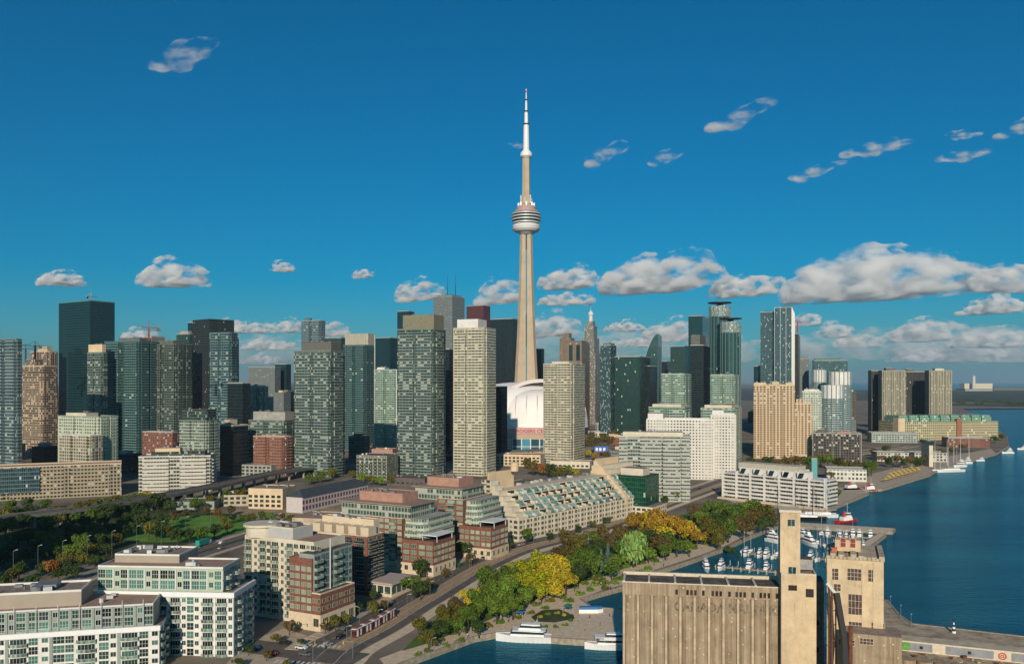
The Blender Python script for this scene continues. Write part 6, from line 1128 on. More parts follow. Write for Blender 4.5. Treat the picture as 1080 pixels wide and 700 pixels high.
def lot(pts,phrase,group,rz=R(70)):
    cs=[rc.choice(names) for _ in pts]; k={}; tot={c:cs.count(c) for c in cs}
    for (u,v),c in zip(pts,cs):
        o=k.get(c,0); k[c]=o+1; x,y=G(u,v); car((f'{ORD[o]} parked {c} car ' if tot[c]>1 else f'parked {c} car ')+phrase,x,y,rz,c,group)
lot([(270+i*7,553-i*.9) for i in range(9)]+[(255+i*7,548-i*.9) for i in range(7)],'in the schoolyard car park, counting left to right','cars in the schoolyard')
lot([(20+i*8,560-i*1.0) for i in range(8)],'by the legs of the beige slab, counting left to right','cars by the beige slab',R(70)) if False else None
def truck():
    x,y=G(217,574.5); r=empty('truck','turquoise box truck on the shaded boulevard','truck',(x,y,GZ+.05),math.atan2(.95,.25)); q=MB(); q.box(-8,1.6,-1.3,1.3,1.0,4.0); q.obj('cargo_box',[mat('turquoise_paint',(.02,.30,.24),.5,var=0)],r); q=MB(); q.prism([(1.8,-1.2),(4.0,-1.1),(4.0,1.1),(1.8,1.2)],.6,3.0); q.obj('cab',[whitep],r)
    for a in (-6.5,-5.2,-1,2.9):
        for b in (-1.05,1.05): q=MB(); q.tube((0,-.15,0),(0,.15,0),.5,n=12); q.obj('wheel',[tyre],r,(a,b,.5))
truck()
def streetcar():
    P=[Vector(p) for p in ST]; cum=[0]
    for a,b in zip(P,P[1:]): cum.append(cum[-1]+(b-a).length)
    t0=next(i for i,p in enumerate(P) if p.y>Yv(676)); s0=cum[t0]
    def pt(s):
        i=max(j for j in range(len(P)-1) if cum[j]<=s); t=(P[i+1]-P[i]).normalized(); n=Vector((t.y,-t.x)); return P[i]+t*(s-cum[i])-n*1.9,t
    p,t=pt(s0); r=empty('streetcar','long red and white articulated streetcar with a black roof band on the tram bed','streetcar',(p.x,p.y,GZ+.04),0)
    redt=mat('tram_red',(.17,.02,.02),.35,var=0)
    for k in range(5):
        a,_=pt(s0+k*6.6+.2); b,_=pt(s0+k*6.6+6.2); c=(a+b)/2-p; ang=math.atan2((b-a).y,(b-a).x); L_=(b-a).length/2
        q=MB(); e=.5 if k in (0,4) else 0
        P2=[(-L_,-1.25),(L_,-1.25),(L_,1.25),(-L_,1.25)]
        if k==0: P2=[(-L_+.2,-.8),(-L_+.9,-1.25),(L_,-1.25),(L_,1.25),(-L_+.9,1.25),(-L_+.2,.8)]
        q.prism(P2,.35,1.3,0); q.prism(P2,2.5,3.2,0); q.obj('body_section',[redt],r,(c.x,c.y,0),ang)
        q=MB(); Q=[(x*.985,y*.985) for x,y in P2]; q.prism(Q,1.301,2.499,0); q.obj('window_band',[gdark],r,(c.x,c.y,0),ang)
        q=MB(); q.prism(P2,3.201,3.35,0); q.box(-L_*.7,L_*.7,-.8,.8,3.351,3.8,1); q.obj('roof',[whitep,mat('tram_roof_box',(.22,.10,.09),.6,var=.1)],r,(c.x,c.y,0),ang)
        for s_ in (-1.27,1.27): q=MB(); q.box(-L_*.75,-L_*.35,s_-.02,s_+.02,.45,3.0); q.box(L_*.1,L_*.4,s_-.02,s_+.02,.45,3.0); q.obj('white_side_panel',[whitep],r,(c.x,c.y,0),ang)
        if k<4: 
            d,_=pt(s0+k*6.6+6.4); d=d-p; q=MB(); q.box(-.35,.35,-1.1,1.1,.5,3.1); q.obj('bellows',[blackp],r,(d.x,d.y,0),ang)
        for a_ in (-1.2,1.2): q=MB(); q.box(a_-.4,a_+.4,-1.1,1.1,0,.34); q.obj('bogie',[blackp],r,(c.x,c.y,0),ang)
    a,_=pt(s0+16); c=a-p; q=MB(); q.tube((c.x,c.y,3.8),(c.x+.6,c.y+1.2,5),.06,n=4); q.tube((c.x+.6,c.y+1.2,5),(c.x,c.y+.2,5.9),.06,n=4); q.obj('pantograph',[dmetal],r)
streetcar()
# street lamps and wire poles along the street
Pst=[Vector(p) for p in ST]; cum=[0]
for a,b in zip(Pst,Pst[1:]): cum.append(cum[-1]+(b-a).length)
def onst(s,off):
    i=max(j for j in range(len(Pst)-1) if cum[j]<=s); t=(Pst[i+1]-Pst[i]).normalized(); n=Vector((t.y,-t.x)); return Pst[i]+t*(s-cum[i])+n*off,t
for i in range(16):
    s=45+i*24
    for off,sd_ in ((-4.0,'building'),(4.6,'park')):
        p,t=onst(s,off); lamp(f'{ORD[i]} slim tall lamp pole on the {sd_} side of the tram tracks, from the crossroads',p.x,p.y,math.atan2(t.y,t.x)+(R(90) if off<0 else R(-90)),group='lamp poles along the tram bed',h=1.2)
for o_,ph in ((-1.9,'near'),(1.9,'park')):
    q=MB()
    for k in range(40): (a,_),(b,_2)=onst(42+k*9,o_),onst(51+k*9,o_); q.tube((a.x,a.y,GZ+6.1),(b.x,b.y,GZ+6.1),.045,n=4)
    prop(q.obj('overhead_wire',[dmetal]),f'thin overhead tram wire above the {ph}-side rails','wire')
for i in range(9):
    u=14+i*26; v=612-i*6.0; x,y=G(u,v); lamp(f'{ORD[i]} tall lamp pole along the shaded boulevard, from the left edge',x,y,R(40),group='boulevard lamps',h=1.8)
prl=[(455,688),(498,667),(536,655),(575,634),(592,617),(620,600),(664,610),(700,592),(736,577),(772,563),(800,553)]
for i,(u,v) in enumerate(prl): x,y=G(u,v); lamp(f'{ORD[i]} white lamp post on the waterfront promenade, counting from the bottom',x,y,R(30),True,'promenade lamps')
# traffic signals at the crossroads
for i,(u,v) in enumerate(((306,672),(330,697),(372,694),(346,668))):
    x,y=G(u,v); r=empty('traffic_light',('far left','near left','near right','far right')[i]+' yellow traffic signal of the crossroads','traffic light',(x,y,GZ),R(90*i),'crossroads signals'); q=MB(); q.tube((0,0,0),(0,0,6.2),.1,n=6); q.tube((0,0,5.8),(3.4,0,6.1),.07,n=5); q.obj('post',[gmetal],r); q=MB(); q.box(3.0,3.4,-.18,.18,5.0,6.0); q.obj('signal_head',[mat('signal_yellow',(.55,.33,.02),.5,var=0)],r)
# ---------------- people ----------------
def person_mesh(pose=0,top=(.3,.1,.1),leg=(.05,.05,.08)):
    bm=bmesh.new(); sk=bm.verts.layers.skin.verify()
    s=.28 if pose else .06
    J={'pel':(0,0,.95,.13,.10),'che':(0,0,1.30,.15,.10),'nek':(0,0,1.48,.055,.055),'hd':(0,0,1.60,.085,.10),'hd2':(0,0,1.70,.08,.09),
       'hl':(.0,.10,.90,.085,.085),'kl':(s*.6,.10,.50,.06,.06),'al':(s*.2,.10,.09,.045,.045),'tl':(s*.2+.17,.11,.035,.04,.03),
       'hr':(.0,-.10,.90,.085,.085),'kr':(-s*.1,-.10,.50,.06,.06),'ar':(-s*.9,-.10,.10,.045,.045),'tr':(-s*.9+.17,-.11,.035,.04,.03),
       'sl':(0,.19,1.38,.055,.055),'el':(-s*.3,.25,1.10,.042,.042),'wl':(s*.4,.24,.86,.032,.032),'sr':(0,-.19,1.38,.055,.055),'er':(s*.1,-.25,1.10,.042,.042),'wr':(s*.6,-.24,.87,.032,.032)}
    V={}
    for k,(x,y,z,a,b) in J.items(): v=bm.verts.new((x,y,z)); v[sk].radius=(a,b); V[k]=v
    V['pel'][sk].use_root=True
    for e in 'pel che,che nek,nek hd,hd hd2,pel hl,hl kl,kl al,al tl,pel hr,hr kr,kr ar,ar tr,che sl,sl el,el wl,che sr,sr er,er wr'.split(','):
        a,b=e.split(); bm.edges.new((V[a],V[b]))
    me=bpy.data.meshes.new('p'); bm.to_mesh(me); bm.free(); o=bpy.data.objects.new('p',me); col.objects.link(o); o.modifiers.new('s','SKIN'); m=o.modifiers.new('u','SUBSURF'); m.levels=1
    dg=bpy.context.evaluated_depsgraph_get(); r=bpy.data.meshes.new_from_object(o.evaluated_get(dg)); bpy.data.objects.remove(o); r.name='person'
    sk_=mat('skin',(.42,.24,.16),.7,var=0); tn='cloth_%02d%02d%02d'%tuple(int(c*99) for c in top); ln='cloth_%02d%02d%02d'%tuple(int(c*99) for c in leg); hr_=mat('hair',(.03,.02,.015),.8,var=0); r.materials.clear()
    for mm in (sk_,mat(tn,top,.9,var=0),mat(ln,leg,.9,var=0),hr_,blackp): r.materials.append(mm)
    for p in r.polygons:
        z=p.center.z; x=p.center.x; p.material_index=4 if z<.09 else 2 if z<.93 and abs(p.center.y)<.2 else 3 if z>1.66 or (z>1.56 and x<-.02) else 0 if z>1.45 or z<.9 else 1; p.use_smooth=True
    return r
PT={'red jacket':(.35,.03,.03),'white shirt':(.6,.6,.58),'black coat':(.02,.02,.02),'blue jacket':(.04,.09,.25),'grey sweater':(.2,.2,.2),'yellow top':(.5,.38,.05)}
PMs={(k,p):person_mesh(p,c,rc.choice([(.03,.035,.07),(.02,.02,.02),(.16,.13,.09)])) for k,c in PT.items() for p in (0,1)}
def people(pts,phrase,group,z=GZ+.03):
    pts=sorted(pts); ks=[rc.choice(list(PT)) for _ in pts]; tot={k:ks.count(k) for k in ks}; c={}
    for (u,v),k in zip(pts,ks):
        i=c.get(k,0); c[k]=i+1; po=rc.randrange(2); x,y=G(u,v); o=inst('person',PMs[(k,po)],None,(x,y,z),rc.uniform(0,6.28),rc.uniform(.96,1.06)); prop(o,(f'{ORD[i]} person in a {k} ' if tot[k]>1 else f'person in a {k} ')+phrase,'person',group)
people([(470,680),(480,677.5),(488,674),(493,672),(521,656),(525,654),(530,652),(536,656),(541,651),(546,653),(549,650)],'on the quay left of the yacht, from the left','people on the lower quay')
people([(560,636),(572,631),(585,627),(591,632),(598,622),(612,613),(620,622),(626,609),(634,617),(640,603),(648,608),(606,624)],'on the promenade below the yellow trees, from the left','people on the middle promenade')
people([(662,607),(672,603),(681,600),(690,596),(697,593),(704,590),(712,588),(719,586),(728,582),(740,578),(752,573),(765,567),(778,562),(790,557),(684,603),(700,597)],'on the promenade beside the marina, from the left','people on the marina promenade')
people([(596,660),(610,655),(622,652),(633,660),(643,650),(617,665)],'on the plaza behind the moored boats, from the left','people on the plaza')
people([(935,509),(942,507),(950,505),(957,503),(964,501),(972,499),(925,513),(900,512)],'by the far quay umbrellas, from the left','people at the far quay')
# canopies and kiosks on the plaza
def tent(label,u,v,w_,d_,h_,m_,group='plaza canopies'):
    x,y=G(u,v); r=empty('canopy',label,'canopy',(x,y,GZ+.03),R(-20),group); q=MB(); q.face([(-w_,-d_,h_),(w_,-d_,h_),(0,0,h_+1)]); q.face([(w_,-d_,h_),(w_,d_,h_),(0,0,h_+1)]); q.face([(w_,d_,h_),(-w_,d_,h_),(0,0,h_+1)]); q.face([(-w_,d_,h_),(-w_,-d_,h_),(0,0,h_+1)]); q.obj('roof',[m_],r)
    for a in (-1,1):
        for b in (-1,1): q=MB(); q.tube((a*w_*.96,b*d_*.96,0),(a*w_*.96,b*d_*.96,h_),.06,n=5); q.obj('post',[steel],r)
bl=mat('blue_canvas',(.04,.17,.40),.8,var=0); gc=mat('green_canvas',(.02,.15,.10),.8,var=0)
tent('blue canopy on the quay left of the oval planter',548,651,1.8,1.8,2.4,bl); tent('dark green canopy at the right end of the oval planter',599,646,1.6,2.2,3.0,gc); tent('small dark canopy on the quay above the yacht bow',532,653,1.2,1.2,2.2,gc)
r=empty('covered_boat','small blue-covered boat lying by the inner basin wall','boat',(*G(623,645.5),.1),R(2)); q=MB(); q.prism([(-5,-1.2),(3,-1.3),(5.2,0),(3,1.3),(-5,1.2)],0,1.5); q.obj('hull',[whitep],r); q=MB(); q.prism([(-4.6,-1.1),(2.8,-1.2),(4.8,0),(2.8,1.2),(-4.6,1.1)],1.51,2.5); q.obj('cover',[bl],r); r.location.z=GZ+.03
um=mat('yellow_parasol',(.62,.42,.08),.8,var=0); pm=MB(); pm.cyl(0,0,.05,.04,0,2.3,6); PMp=pm.mesh('pole',[steel]); pm=MB()
for k in range(8): a,b=2*math.pi*k/8,2*math.pi*(k+1)/8; pm.face([(2.2*math.cos(a),2.2*math.sin(a),2.2),(2.2*math.cos(b),2.2*math.sin(b),2.2),(0,0,3.2)])
PMc=pm.mesh('canopy',[um]); i=0
for rr in range(3):
    for k in range(9-rr):
        x,y=G(934+k*4.4+rr*2.5,508.2-k*1.3-rr*3.0); r=empty('parasol',f'{ORD[k]} yellow parasol from the left in the {("front","middle","back")[rr]} row on the far quay beach','parasol',(x,y,GZ+.02),0,'beach parasols'); inst('pole',PMp,r,sc_=1.3); inst('canopy',PMc,r,sc_=1.3)
# blue billboard in the grove
r=empty('billboard','blue billboard with white marks standing in the brown grove','billboard',(*at(634,0,Yv(481)).xy,GZ),R(-12)); q=MB(); q.box(-9,9,-.3,.3,5,13); q.obj('board',[mat('billboard_blue',(.03,.12,.45),.5,var=0)],r)
for a in (-5,5): q=MB(); q.tube((a,0,0),(a,0,5),.3,n=6); q.obj('leg',[gmetal],r)
for a in (-5.5,-1,4): q=MB(); q.box(a-1.5,a+1.5,-.36,-.31,7,11); q.obj('white_mark',[whitep],r)
# ---------------- boats ----------------
def hull(L,B,Hh,sheer=.35,n=12):
    m=MB(); S=[]
    for i in range(n+1):
        t=i/n; x=-L/2+L*t; w_=B/2*(1-max(0,(t-.45)/.55)**2.2)*(.86+.14*min(1,t*4)); w_=max(w_,.02); zt=Hh+sheer*Hh*max(0,(t-.35))**1.5*1.4; S.append((x,w_,zt))
    for (x0,w0,z0),(x1,w1,z1) in zip(S,S[1:]):
        for s in (-1,1):
            a=[(x0,s*w0*.72,-.4),(x1,s*w1*.60,-.4),(x1+(0 if x1<L/2 else .0),s*w1,z1),(x0,s*w0,z0)]; m.face(a if s<0 else a[::-1])
        m.face([(x0,-w0,z0-.12),(x1,-w1,z1-.12),(x1,w1,z1-.12),(x0,w0,z0-.12)])
    x,w_,z=S[0]; m.face([(x,w_*.72,-.4),(x,-w_*.72,-.4),(x,-w_,z),(x,w_,z)])
    return m
def tier(x0,x1,w_,z0,z1,rake=.5):
    m=MB(); A=[(x0,-w_),(x1,-w_*.8),(x1,w_*.8),(x0,w_)]; Bq=[(x0+rake*.3,-w_*.92),(x1-rake,-w_*.7),(x1-rake,w_*.7),(x0+rake*.3,w_*.92)]
    for k in range(4): j=(k+1)%4; m.face([(*A[k],z0),(*A[j],z0),(*Bq[j],z1),(*Bq[k],z1)])
    m.face([(*p,z1) for p in Bq]); return m
def band(x0,x1,w_,z0,z1,rake=.5):
    t=tier(x0-.03,x1+.03,w_+.04,z0,z1,rake*.4); t.f.pop();t.uv.pop();t.m.pop();t.v=t.v; return t
BM={}
def motoryacht(label,x,y,rz,L=12.0,hullm=None,group='moored boats',tiers=2,z=0,name='motor_yacht'):
    hullm=hullm or whitep; k=(L,hullm.name,tiers)
    if k not in BM:
        B=L*.27; Hh=L*.10+.3; parts=[('hull',hull(L,B,Hh).mesh('hull',[hullm]))]
        zz=Hh; a,b,w_=-L*.38,L*.24,B*.40
        for i in range(tiers):
            h=min(2.5,L*.06+.9); parts.append(('cabin',tier(a,b,w_,zz,zz+h,1.2).mesh('cabin',[whitep]))); parts.append(('window',band(a+.1,b-.1-.4*i,w_+.01,zz+h*.42,zz+h*.80,.8).mesh('window',[gdark])))
            zz+=h; 
            if i<tiers-1: q=MB(); q.box(a-.5,b-1.0,-w_*1.08,w_*1.08,zz,zz+.12); parts.append(('deck',q.mesh('deck',[whitep]))); zz+=.12
            a+=L*.06; b-=L*.15; w_*=.86
        q=MB(); q.tube((a+L*.05,0,zz),(a,0,zz+L*.11),.06,n=5); q.box(a-.1,a+.6,-.9,.9,zz+L*.05,zz+L*.05+.12); parts.append(('radar_mast',q.mesh('radar_mast',[steel])))
        q=MB(); 
        for s in (-1,1):
            q.tube((-L*.2,s*B*.46,Hh+.7),(L*.3,s*B*.36,Hh+1.05),.025,n=4); q.tube((L*.3,s*B*.36,Hh+1.05),(L*.49,0,Hh+1.3),.025,n=4)
        parts.append(('railing',q.mesh('railing',[steel]))); BM[k]=parts
    r=empty(name,label,'boat',(x,y,z),rz,group)
    for nm,me in BM[k]: inst(nm,me,r)
    return r
def sailboat(label,x,y,rz,L=10.0,group='moored boats'):
    k=('s',L)
    if k not in BM:
        q=MB(); q.tube((L*.06,0,1),(L*.06,0,L*1.35),.09,.06,6); mst=q.mesh('mast',[steel]); q=MB(); q.tube((L*.05,0,2.2),(-L*.38,0,2.1),.16,.12,6); bo=q.mesh('boom',[mat('sail_cover_blue',(.03,.08,.2),.8,var=0)])
        q=MB(); 
        for p in ((L*.48,0,1.2),(-L*.48,0,1.0)): q.tube((L*.06,0,L*1.33),p,.02,n=3)
        BM[k]=[('hull',hull(L,L*.28,.95).mesh('hull',[whitep])),('cabin',tier(-L*.1,L*.25,L*.09,.9,1.5,.6).mesh('cabin',[whitep])),('mast',mst),('boom',bo),('rigging',q.mesh('rigging',[dmetal]))]
    r=empty('sailboat',label,'boat',(x,y,0),rz,group)
    for nm,me in BM[k]: inst(nm,me,r)
    return r
W0=lambda u,v:(lambda Y:((u-CX)/F*Y,Y))(F*H/(v-HV))
x,y=W0(552,675); motoryacht('big white charter yacht moored along the lower quay',x,y-1,R(174),21,tiers=2,group='charter boats')
x,y=W0(641,684); r=motoryacht('white charter boat with a broad flat white awning, partly hidden by the silo',x,y,R(178),17,tiers=2,group='charter boats'); q=MB(); q.box(-8,4.8,-2.2,2.2,4.6,4.8); q.obj('awning',[whitep],r)
for k in range(5): q=MB(); q.tube((-7.6+k*3,-2.1,1.8),(-7.6+k*3,-2.1,4.6),.05,n=4); q.tube((-7.6+k*3,2.1,1.8),(-7.6+k*3,2.1,4.6),.05,n=4); q.obj('awning_post',[steel],r)
x,y=W0(876,688); motoryacht('white boat glimpsed in the gap between the elevator tower and headhouse',x,y,R(80),12)
# floating docks
def dock(label,a,b,n,nb):
    a=Vector(W0(*a));b=Vector(W0(*b)); d=(b-a); L_=d.length; d/=L_; r=empty('floating_dock',label,'dock',(a.x,a.y,0),math.atan2(d.y,d.x),'floating docks'); q=MB(); q.box(0,L_,-1.1,1.1,-.2,.5); q.obj('walkway',[mat('dock_planks',(.36,.30,.22),.9,var=.15,scale=.8)],r)
    for i in range(n):
        x=L_*(i+.5)/n
        for s in (-1,1): q=MB(); q.box(x-.35,x+.35,s*1.11 if s>0 else -7,7 if s>0 else -1.11,-.2,.45); q.obj('finger',[mat('dock_planks',())] if False else [MC['dock_planks']],r); q=MB(); q.tube((x,s*6.8,-.5),(x,s*6.8,2.6),.16,n=6); q.obj('piling',[steel],r)
    rn=random.Random(int(a.x)); c=0
    return a,d,L_,r
docks=[((782,583),(832,588),7,'upper floating dock of the near marina'),((754,597),(834,605),9,'lower floating dock of the near marina'),((866,564),(920,567.5),8,'upper floating dock of the far marina'),((862,574),(912,577),7,'middle floating dock of the far marina'),((850,588),(890,592),6,'lower floating dock of the far marina')]
bi=0
for a,b,n,lb in docks:
    A_,d,L_,r=dock(lb,a,b,n,0); rn=random.Random(n*7+int(a[0])); ang=math.atan2(d.y,d.x); js=0;jm=0
    for i in range(n+1):
        for s in (-1,1):
            if rn.random()<(.58 if a[0]<800 else .7): continue
            p=A_+d*min(L_*(i/n),L_-1)+Vector((-d.y,d.x))*s*5.6
            if rn.random()<.6:
                jm+=1; motoryacht(f'{ORD[jm-1]} white motor boat from the left at the {lb}',p.x,p.y,ang+R(90)*s+math.pi*(0),rn.choice([9.0,11.0]),group='boats in the marina')
            else:
                js+=1; sailboat(f'{ORD[js-1]} sailboat from the left at the {lb}',p.x,p.y,ang+R(90)*s,rn.choice([9.0,11.0]),group='boats in the marina')
for lb,u,v,rz,L_ in (('white motor yacht with its bow to the camera, leftmost in the near marina',745,601,-95,13.0),('white motor yacht nearest the tower, alone off the upper marina dock',818,572,-60,15.0),('large white motor yacht just right of the elevator tower',855,575,-80,16.0),('white cruiser behind the far marina docks, right of the tower',847,566,-70,13.0),('white excursion boat moored at the far quay, nearer of two',1012,492.5,205,20.0),('white excursion boat moored at the far quay, farther of two',1019,489,200,17.0),('small white motor boat off the far quay',1034,486,190,11.0),('white boat beyond the far quay tip',1063,478,180,16.0),('second white boat at the right edge beyond the quay tip',1079,474,180,16.0)):
    x,y=W0(u,v); motoryacht(lb,x,y,R(rz),L_,tiers=2 if L_<15 else 3,group='single white yachts')
# tug, fireboats, tall ship
def tug(label,u,v,rz,L_=20.0,group='red boats'):
    x,y=W0(u,v); r=empty('tugboat',label,'boat',(x,y,0),R(rz),group); hull(L_,L_*.3,2.0).obj('hull',[red],r); tier(-L_*.25,L_*.22,L_*.11,1.9,4.4,.6).obj('deckhouse',[whitep],r); tier(-L_*.05,L_*.17,L_*.08,4.41,7.0,.6).obj('wheelhouse',[whitep],r); band(-L_*.05,L_*.17,L_*.08,5.4,6.4,.5).obj('window',[gdark],r)
    q=MB(); q.cyl(-L_*.12,0,.9,.7,4.4,8.0,10); q.obj('funnel',[red],r); q=MB(); q.tube((L_*.03,0,7),(L_*.03,0,14),.12,n=5); q.tube((L_*.03,-2,11),(L_*.03,2,11),.08,n=4); q.obj('mast',[steel],r); q=MB()
    for k in range(6): q.tube((-L_*.4+k*L_*.14,-L_*.15,.9),(-L_*.4+k*L_*.14,-L_*.16,.9),.4,n=8)
    q.obj('fender',[tyre],r)['kind']='stuff'
tug('red-hulled tug with a white wheelhouse at the outer marina pier',893,551,25,19); tug('red fireboat moored below the white gallery, left of two',898,516.5,15,22); tug('red workboat moored below the white gallery, right of two',918,518,8,17)
def tallship(label,u,v,rz,L_=44,masts=3,dark=True,hm=None,group='tall ships'):
    x,y=W0(u,v); r=empty('tall_ship',label,'ship',(x,y,0),R(rz),group); hull(L_,7,2.6).obj('hull',[hm or blackp],r); tier(-L_*.35,L_*.2,2.2,2.4,3.8,1).obj('deckhouse',[whitep],r)
    for k in range(masts):
        xm=-L_*.28+L_*.27*k; q=MB(); q.tube((xm,0,2),(xm,0,27-3*abs(k-1)),.28,.14,6); q.obj('mast',[dmetal if dark else steel],r); q=MB(); 
        for z in (12,18): q.tube((xm,-4.5,z),(xm,4.5,z),.12,n=4)
        q.tube((xm,0,5),(xm-7,0,5.4),.18,n=5); q.obj('yard',[mat('furled_canvas',(.45,.38,.28),.9,var=0)],r)['kind']='stuff'
        q=MB()
        for s in (-1,1):
            for e in (-3,3): q.tube((xm,0,24-3*abs(k-1)),(xm+e,s*3.2,2.6),.05,n=3)
        q.obj('rigging',[dmetal],r)
    q=MB(); q.tube((L_*.45,0,3.6),(L_*.64,0,5.5),.16,n=5); q.obj('bowsprit',[dmetal],r)
tallship('three-masted tall ship with a long black hull at the head of the slip',838,548,172); tallship('white-hulled long schooner low in the slip behind the tall ship',858,545,176,34,2,False,whitep)
for i,(u,v) in enumerate(((985,488),(993,486),(1001,484.5),(1010,482.5),(1018,481))):
    pass
tallship('pale tall-masted ship at the far harbour basin',1000,497.5,195,40,3,False,whitep)
# flag poles and masts by the far basin
for i,(u,v) in enumerate(((986,494),(999,491),(1013,487),(1022,485),(1006,489))):
    x,y=G(u,v); o=MB(); o.tube((0,0,0),(0,0,30),.3,.12,6); prop(o.obj('flag_pole',[steel],None,(x,y,GZ)),f'{ORD[i]} tall white flag pole by the far harbour basin, by distance from the tower','flag pole','far basin poles')
# lone chimney on the spit
x,y=at(1027,0,F*96/10.2).x,F*96/10.2; r=empty('power_station','pale power station with one tall chimney far away on the spit','power station',(x,y,GZ)); q=MB(); q.cyl(0,0,18,14,0,150,12); q.obj('chimney',[mat('chimney_white',(.6,.55,.5),.8,var=0)],r); q=MB(); q.box(-60,220,60,160,0,75); q.obj('hall',[offwhite],r)
# dark shrubs and sheds of the far spit
rn=random.Random(3)
for i in range(14):
    u=1008+i*6; Y=F*96/rn.uniform(21,25); c=at(u,0,Y); o=inst('tree',CR['bush'][i%2],None,(c.x,c.y,GZ+4),0,(rn.uniform(16,26),14,rn.uniform(9,14))); o.color=(*COLS['dark green'],1); prop(o,f'{ORD[i]} dark tree clump from the left on the far spit shore','tree','far spit trees')
# ---------------- clouds: closed lumpy bodies of real vapour, kilometres away ----------------
def cloud_mat(name,dens,nscale,thr,rng,kind):
    m=bpy.data.materials.new(name); m.use_nodes=True; n=m.node_tree; n.nodes.clear(); N=n.nodes.new; L=n.links.new
    out=N('ShaderNodeOutputMaterial'); pv=N('ShaderNodeVolumePrincipled')
    pv.inputs['Color'].default_value=(1,.995,.99,1); pv.inputs['Anisotropy'].default_value=0.0
    tc=N('ShaderNodeTexCoord'); mp=N('ShaderNodeMapping'); mp.inputs['Rotation'].default_value=(0,R(-24 if kind=='p' else -18),0); mp.inputs['Scale'].default_value=(.75,.9,1.35) if kind=='p' else (.55,.8,1.1)
    nz=N('ShaderNodeTexNoise'); nz.inputs['Scale'].default_value=nscale; nz.inputs['Detail'].default_value=8; nz.inputs['Roughness'].default_value=.58; nz.inputs['Distortion'].default_value=.25
    L(tc.outputs['Object'],mp.inputs['Vector']); L(mp.outputs[0],nz.inputs['Vector'])
    mr=N('ShaderNodeMapRange'); mr.interpolation_type='SMOOTHSTEP'; mr.inputs['From Min'].default_value=thr; mr.inputs['From Max'].default_value=thr+rng; mr.inputs['To Min'].default_value=0; mr.inputs['To Max'].default_value=dens
    # density thins out upwards from the flat base
    sp=N('ShaderNodeSeparateXYZ'); L(tc.outputs['Object'],sp.inputs[0]); ad=N('ShaderNodeMath'); ad.operation='MULTIPLY_ADD'; L(sp.outputs[2],ad.inputs[0]); ad.inputs[1].default_value=-.11 if kind=='p' else 0; L(nz.outputs['Fac'],ad.inputs[2])
    L(ad.outputs[0],mr.inputs['Value']); L(mr.outputs['Result'],pv.inputs['Density'])
    L(pv.outputs[0],out.inputs['Volume']); m.cycles.volume_step_rate=.5
    return m
def cloud(label,u0,v0,u1,v1,kind='p',slant=0.0,seed=0,n=None,group='clouds'):
    rnd=random.Random(seed*77+int(u0))
    base=1250.0
    Y=min(36000,(base-H)*F/max(HV-v1,12)); s=Y/F
    W=(u1-u0)*s; hh=(v1-v0)*s; c=at((u0+u1)/2,v1,Y)
    bm=bmesh.new()
    n=n or int(6+(u1-u0)/9)
    for i in range(n):
        t=(i+.5)/n; x=(t-.5)*W*.86
        prof=math.sin(math.pi*min(1,max(0,t)))**.6
        k=rnd.uniform(.45,1.0)*prof
        rz=hh*.52*k+hh*.08; rx=rz*rnd.uniform(1.1,1.9); 
        if kind=='v': rx=hh*rnd.uniform(.5,.9); rz=hh*rnd.uniform(.22,.42)
        if kind=='w': tp=math.sin(math.pi*min(.97,t*.8+.12)); rx=hh*rnd.uniform(.3,.5); rz=hh*rnd.uniform(.16,.34)*tp
        z=rz*.8 if kind=='p' else hh*.5
        z+=slant*(t-.5)*hh
        for q in range(2 if kind=='p' else 1):
            ctr=0;M=Matrix.Translation((x+rnd.uniform(-.3,.3)*rx,rnd.uniform(-.5,.5)*min(W*.35,hh*1.5),z+(q*rz*rnd.uniform(.3,.7) if kind=='p' else 0)))@Matrix.Diagonal((rx*(1-.3*q),max(rx,W*.12)*(1-.3*q),rz*(1-.25*q),1))
            bmesh.ops.create_icosphere(bm,subdivisions=2,radius=1,matrix=M)
    me=bpy.data.meshes.new('cloud'); bm.to_mesh(me); bm.free()
    o=bpy.data.objects.new('cloud',me); col.objects.link(o); o.location=c
    md=o.modifiers.new('r','REMESH'); md.mode='VOXEL'; md.voxel_size=hh/10
    dg=bpy.context.evaluated_depsgraph_get(); me2=bpy.data.meshes.new_from_object(o.evaluated_get(dg)); o.modifiers.clear(); o.data=me2
    for v in me2.vertices:
        p=v.co
        q=noise.fractal(Vector((p.x/hh*2.2+seed*9,p.y/hh*2.2,p.z/hh*2.6)),.8,2.1,3)
        v.co=p+v.normal*q*hh*(.10 if kind=='p' else .05)
        zb=hh*(.1+slant*.5*(v.co.x/W))
        if kind=='p' and v.co.z<zb: v.co.z=zb+(v.co.z-zb)*.2
    me2.transform(Matrix.Scale(1/hh,4)); o.scale=(hh,hh,hh)
    me2.materials.clear(); me2.materials.append(cloud_mat('cloud_vapour',11/hh,2.1,.425,.20,kind) if kind=='p' else cloud_mat('cloud_wisp_vapour',4.5/hh,1.7,.45,.22,kind) if kind=='w' else cloud_mat('cloud_veil_vapour',2.6/hh,1.9,.43,.20,'p'))
    o['label']=label; o['category']='cloud'; o['group']=group
    return o
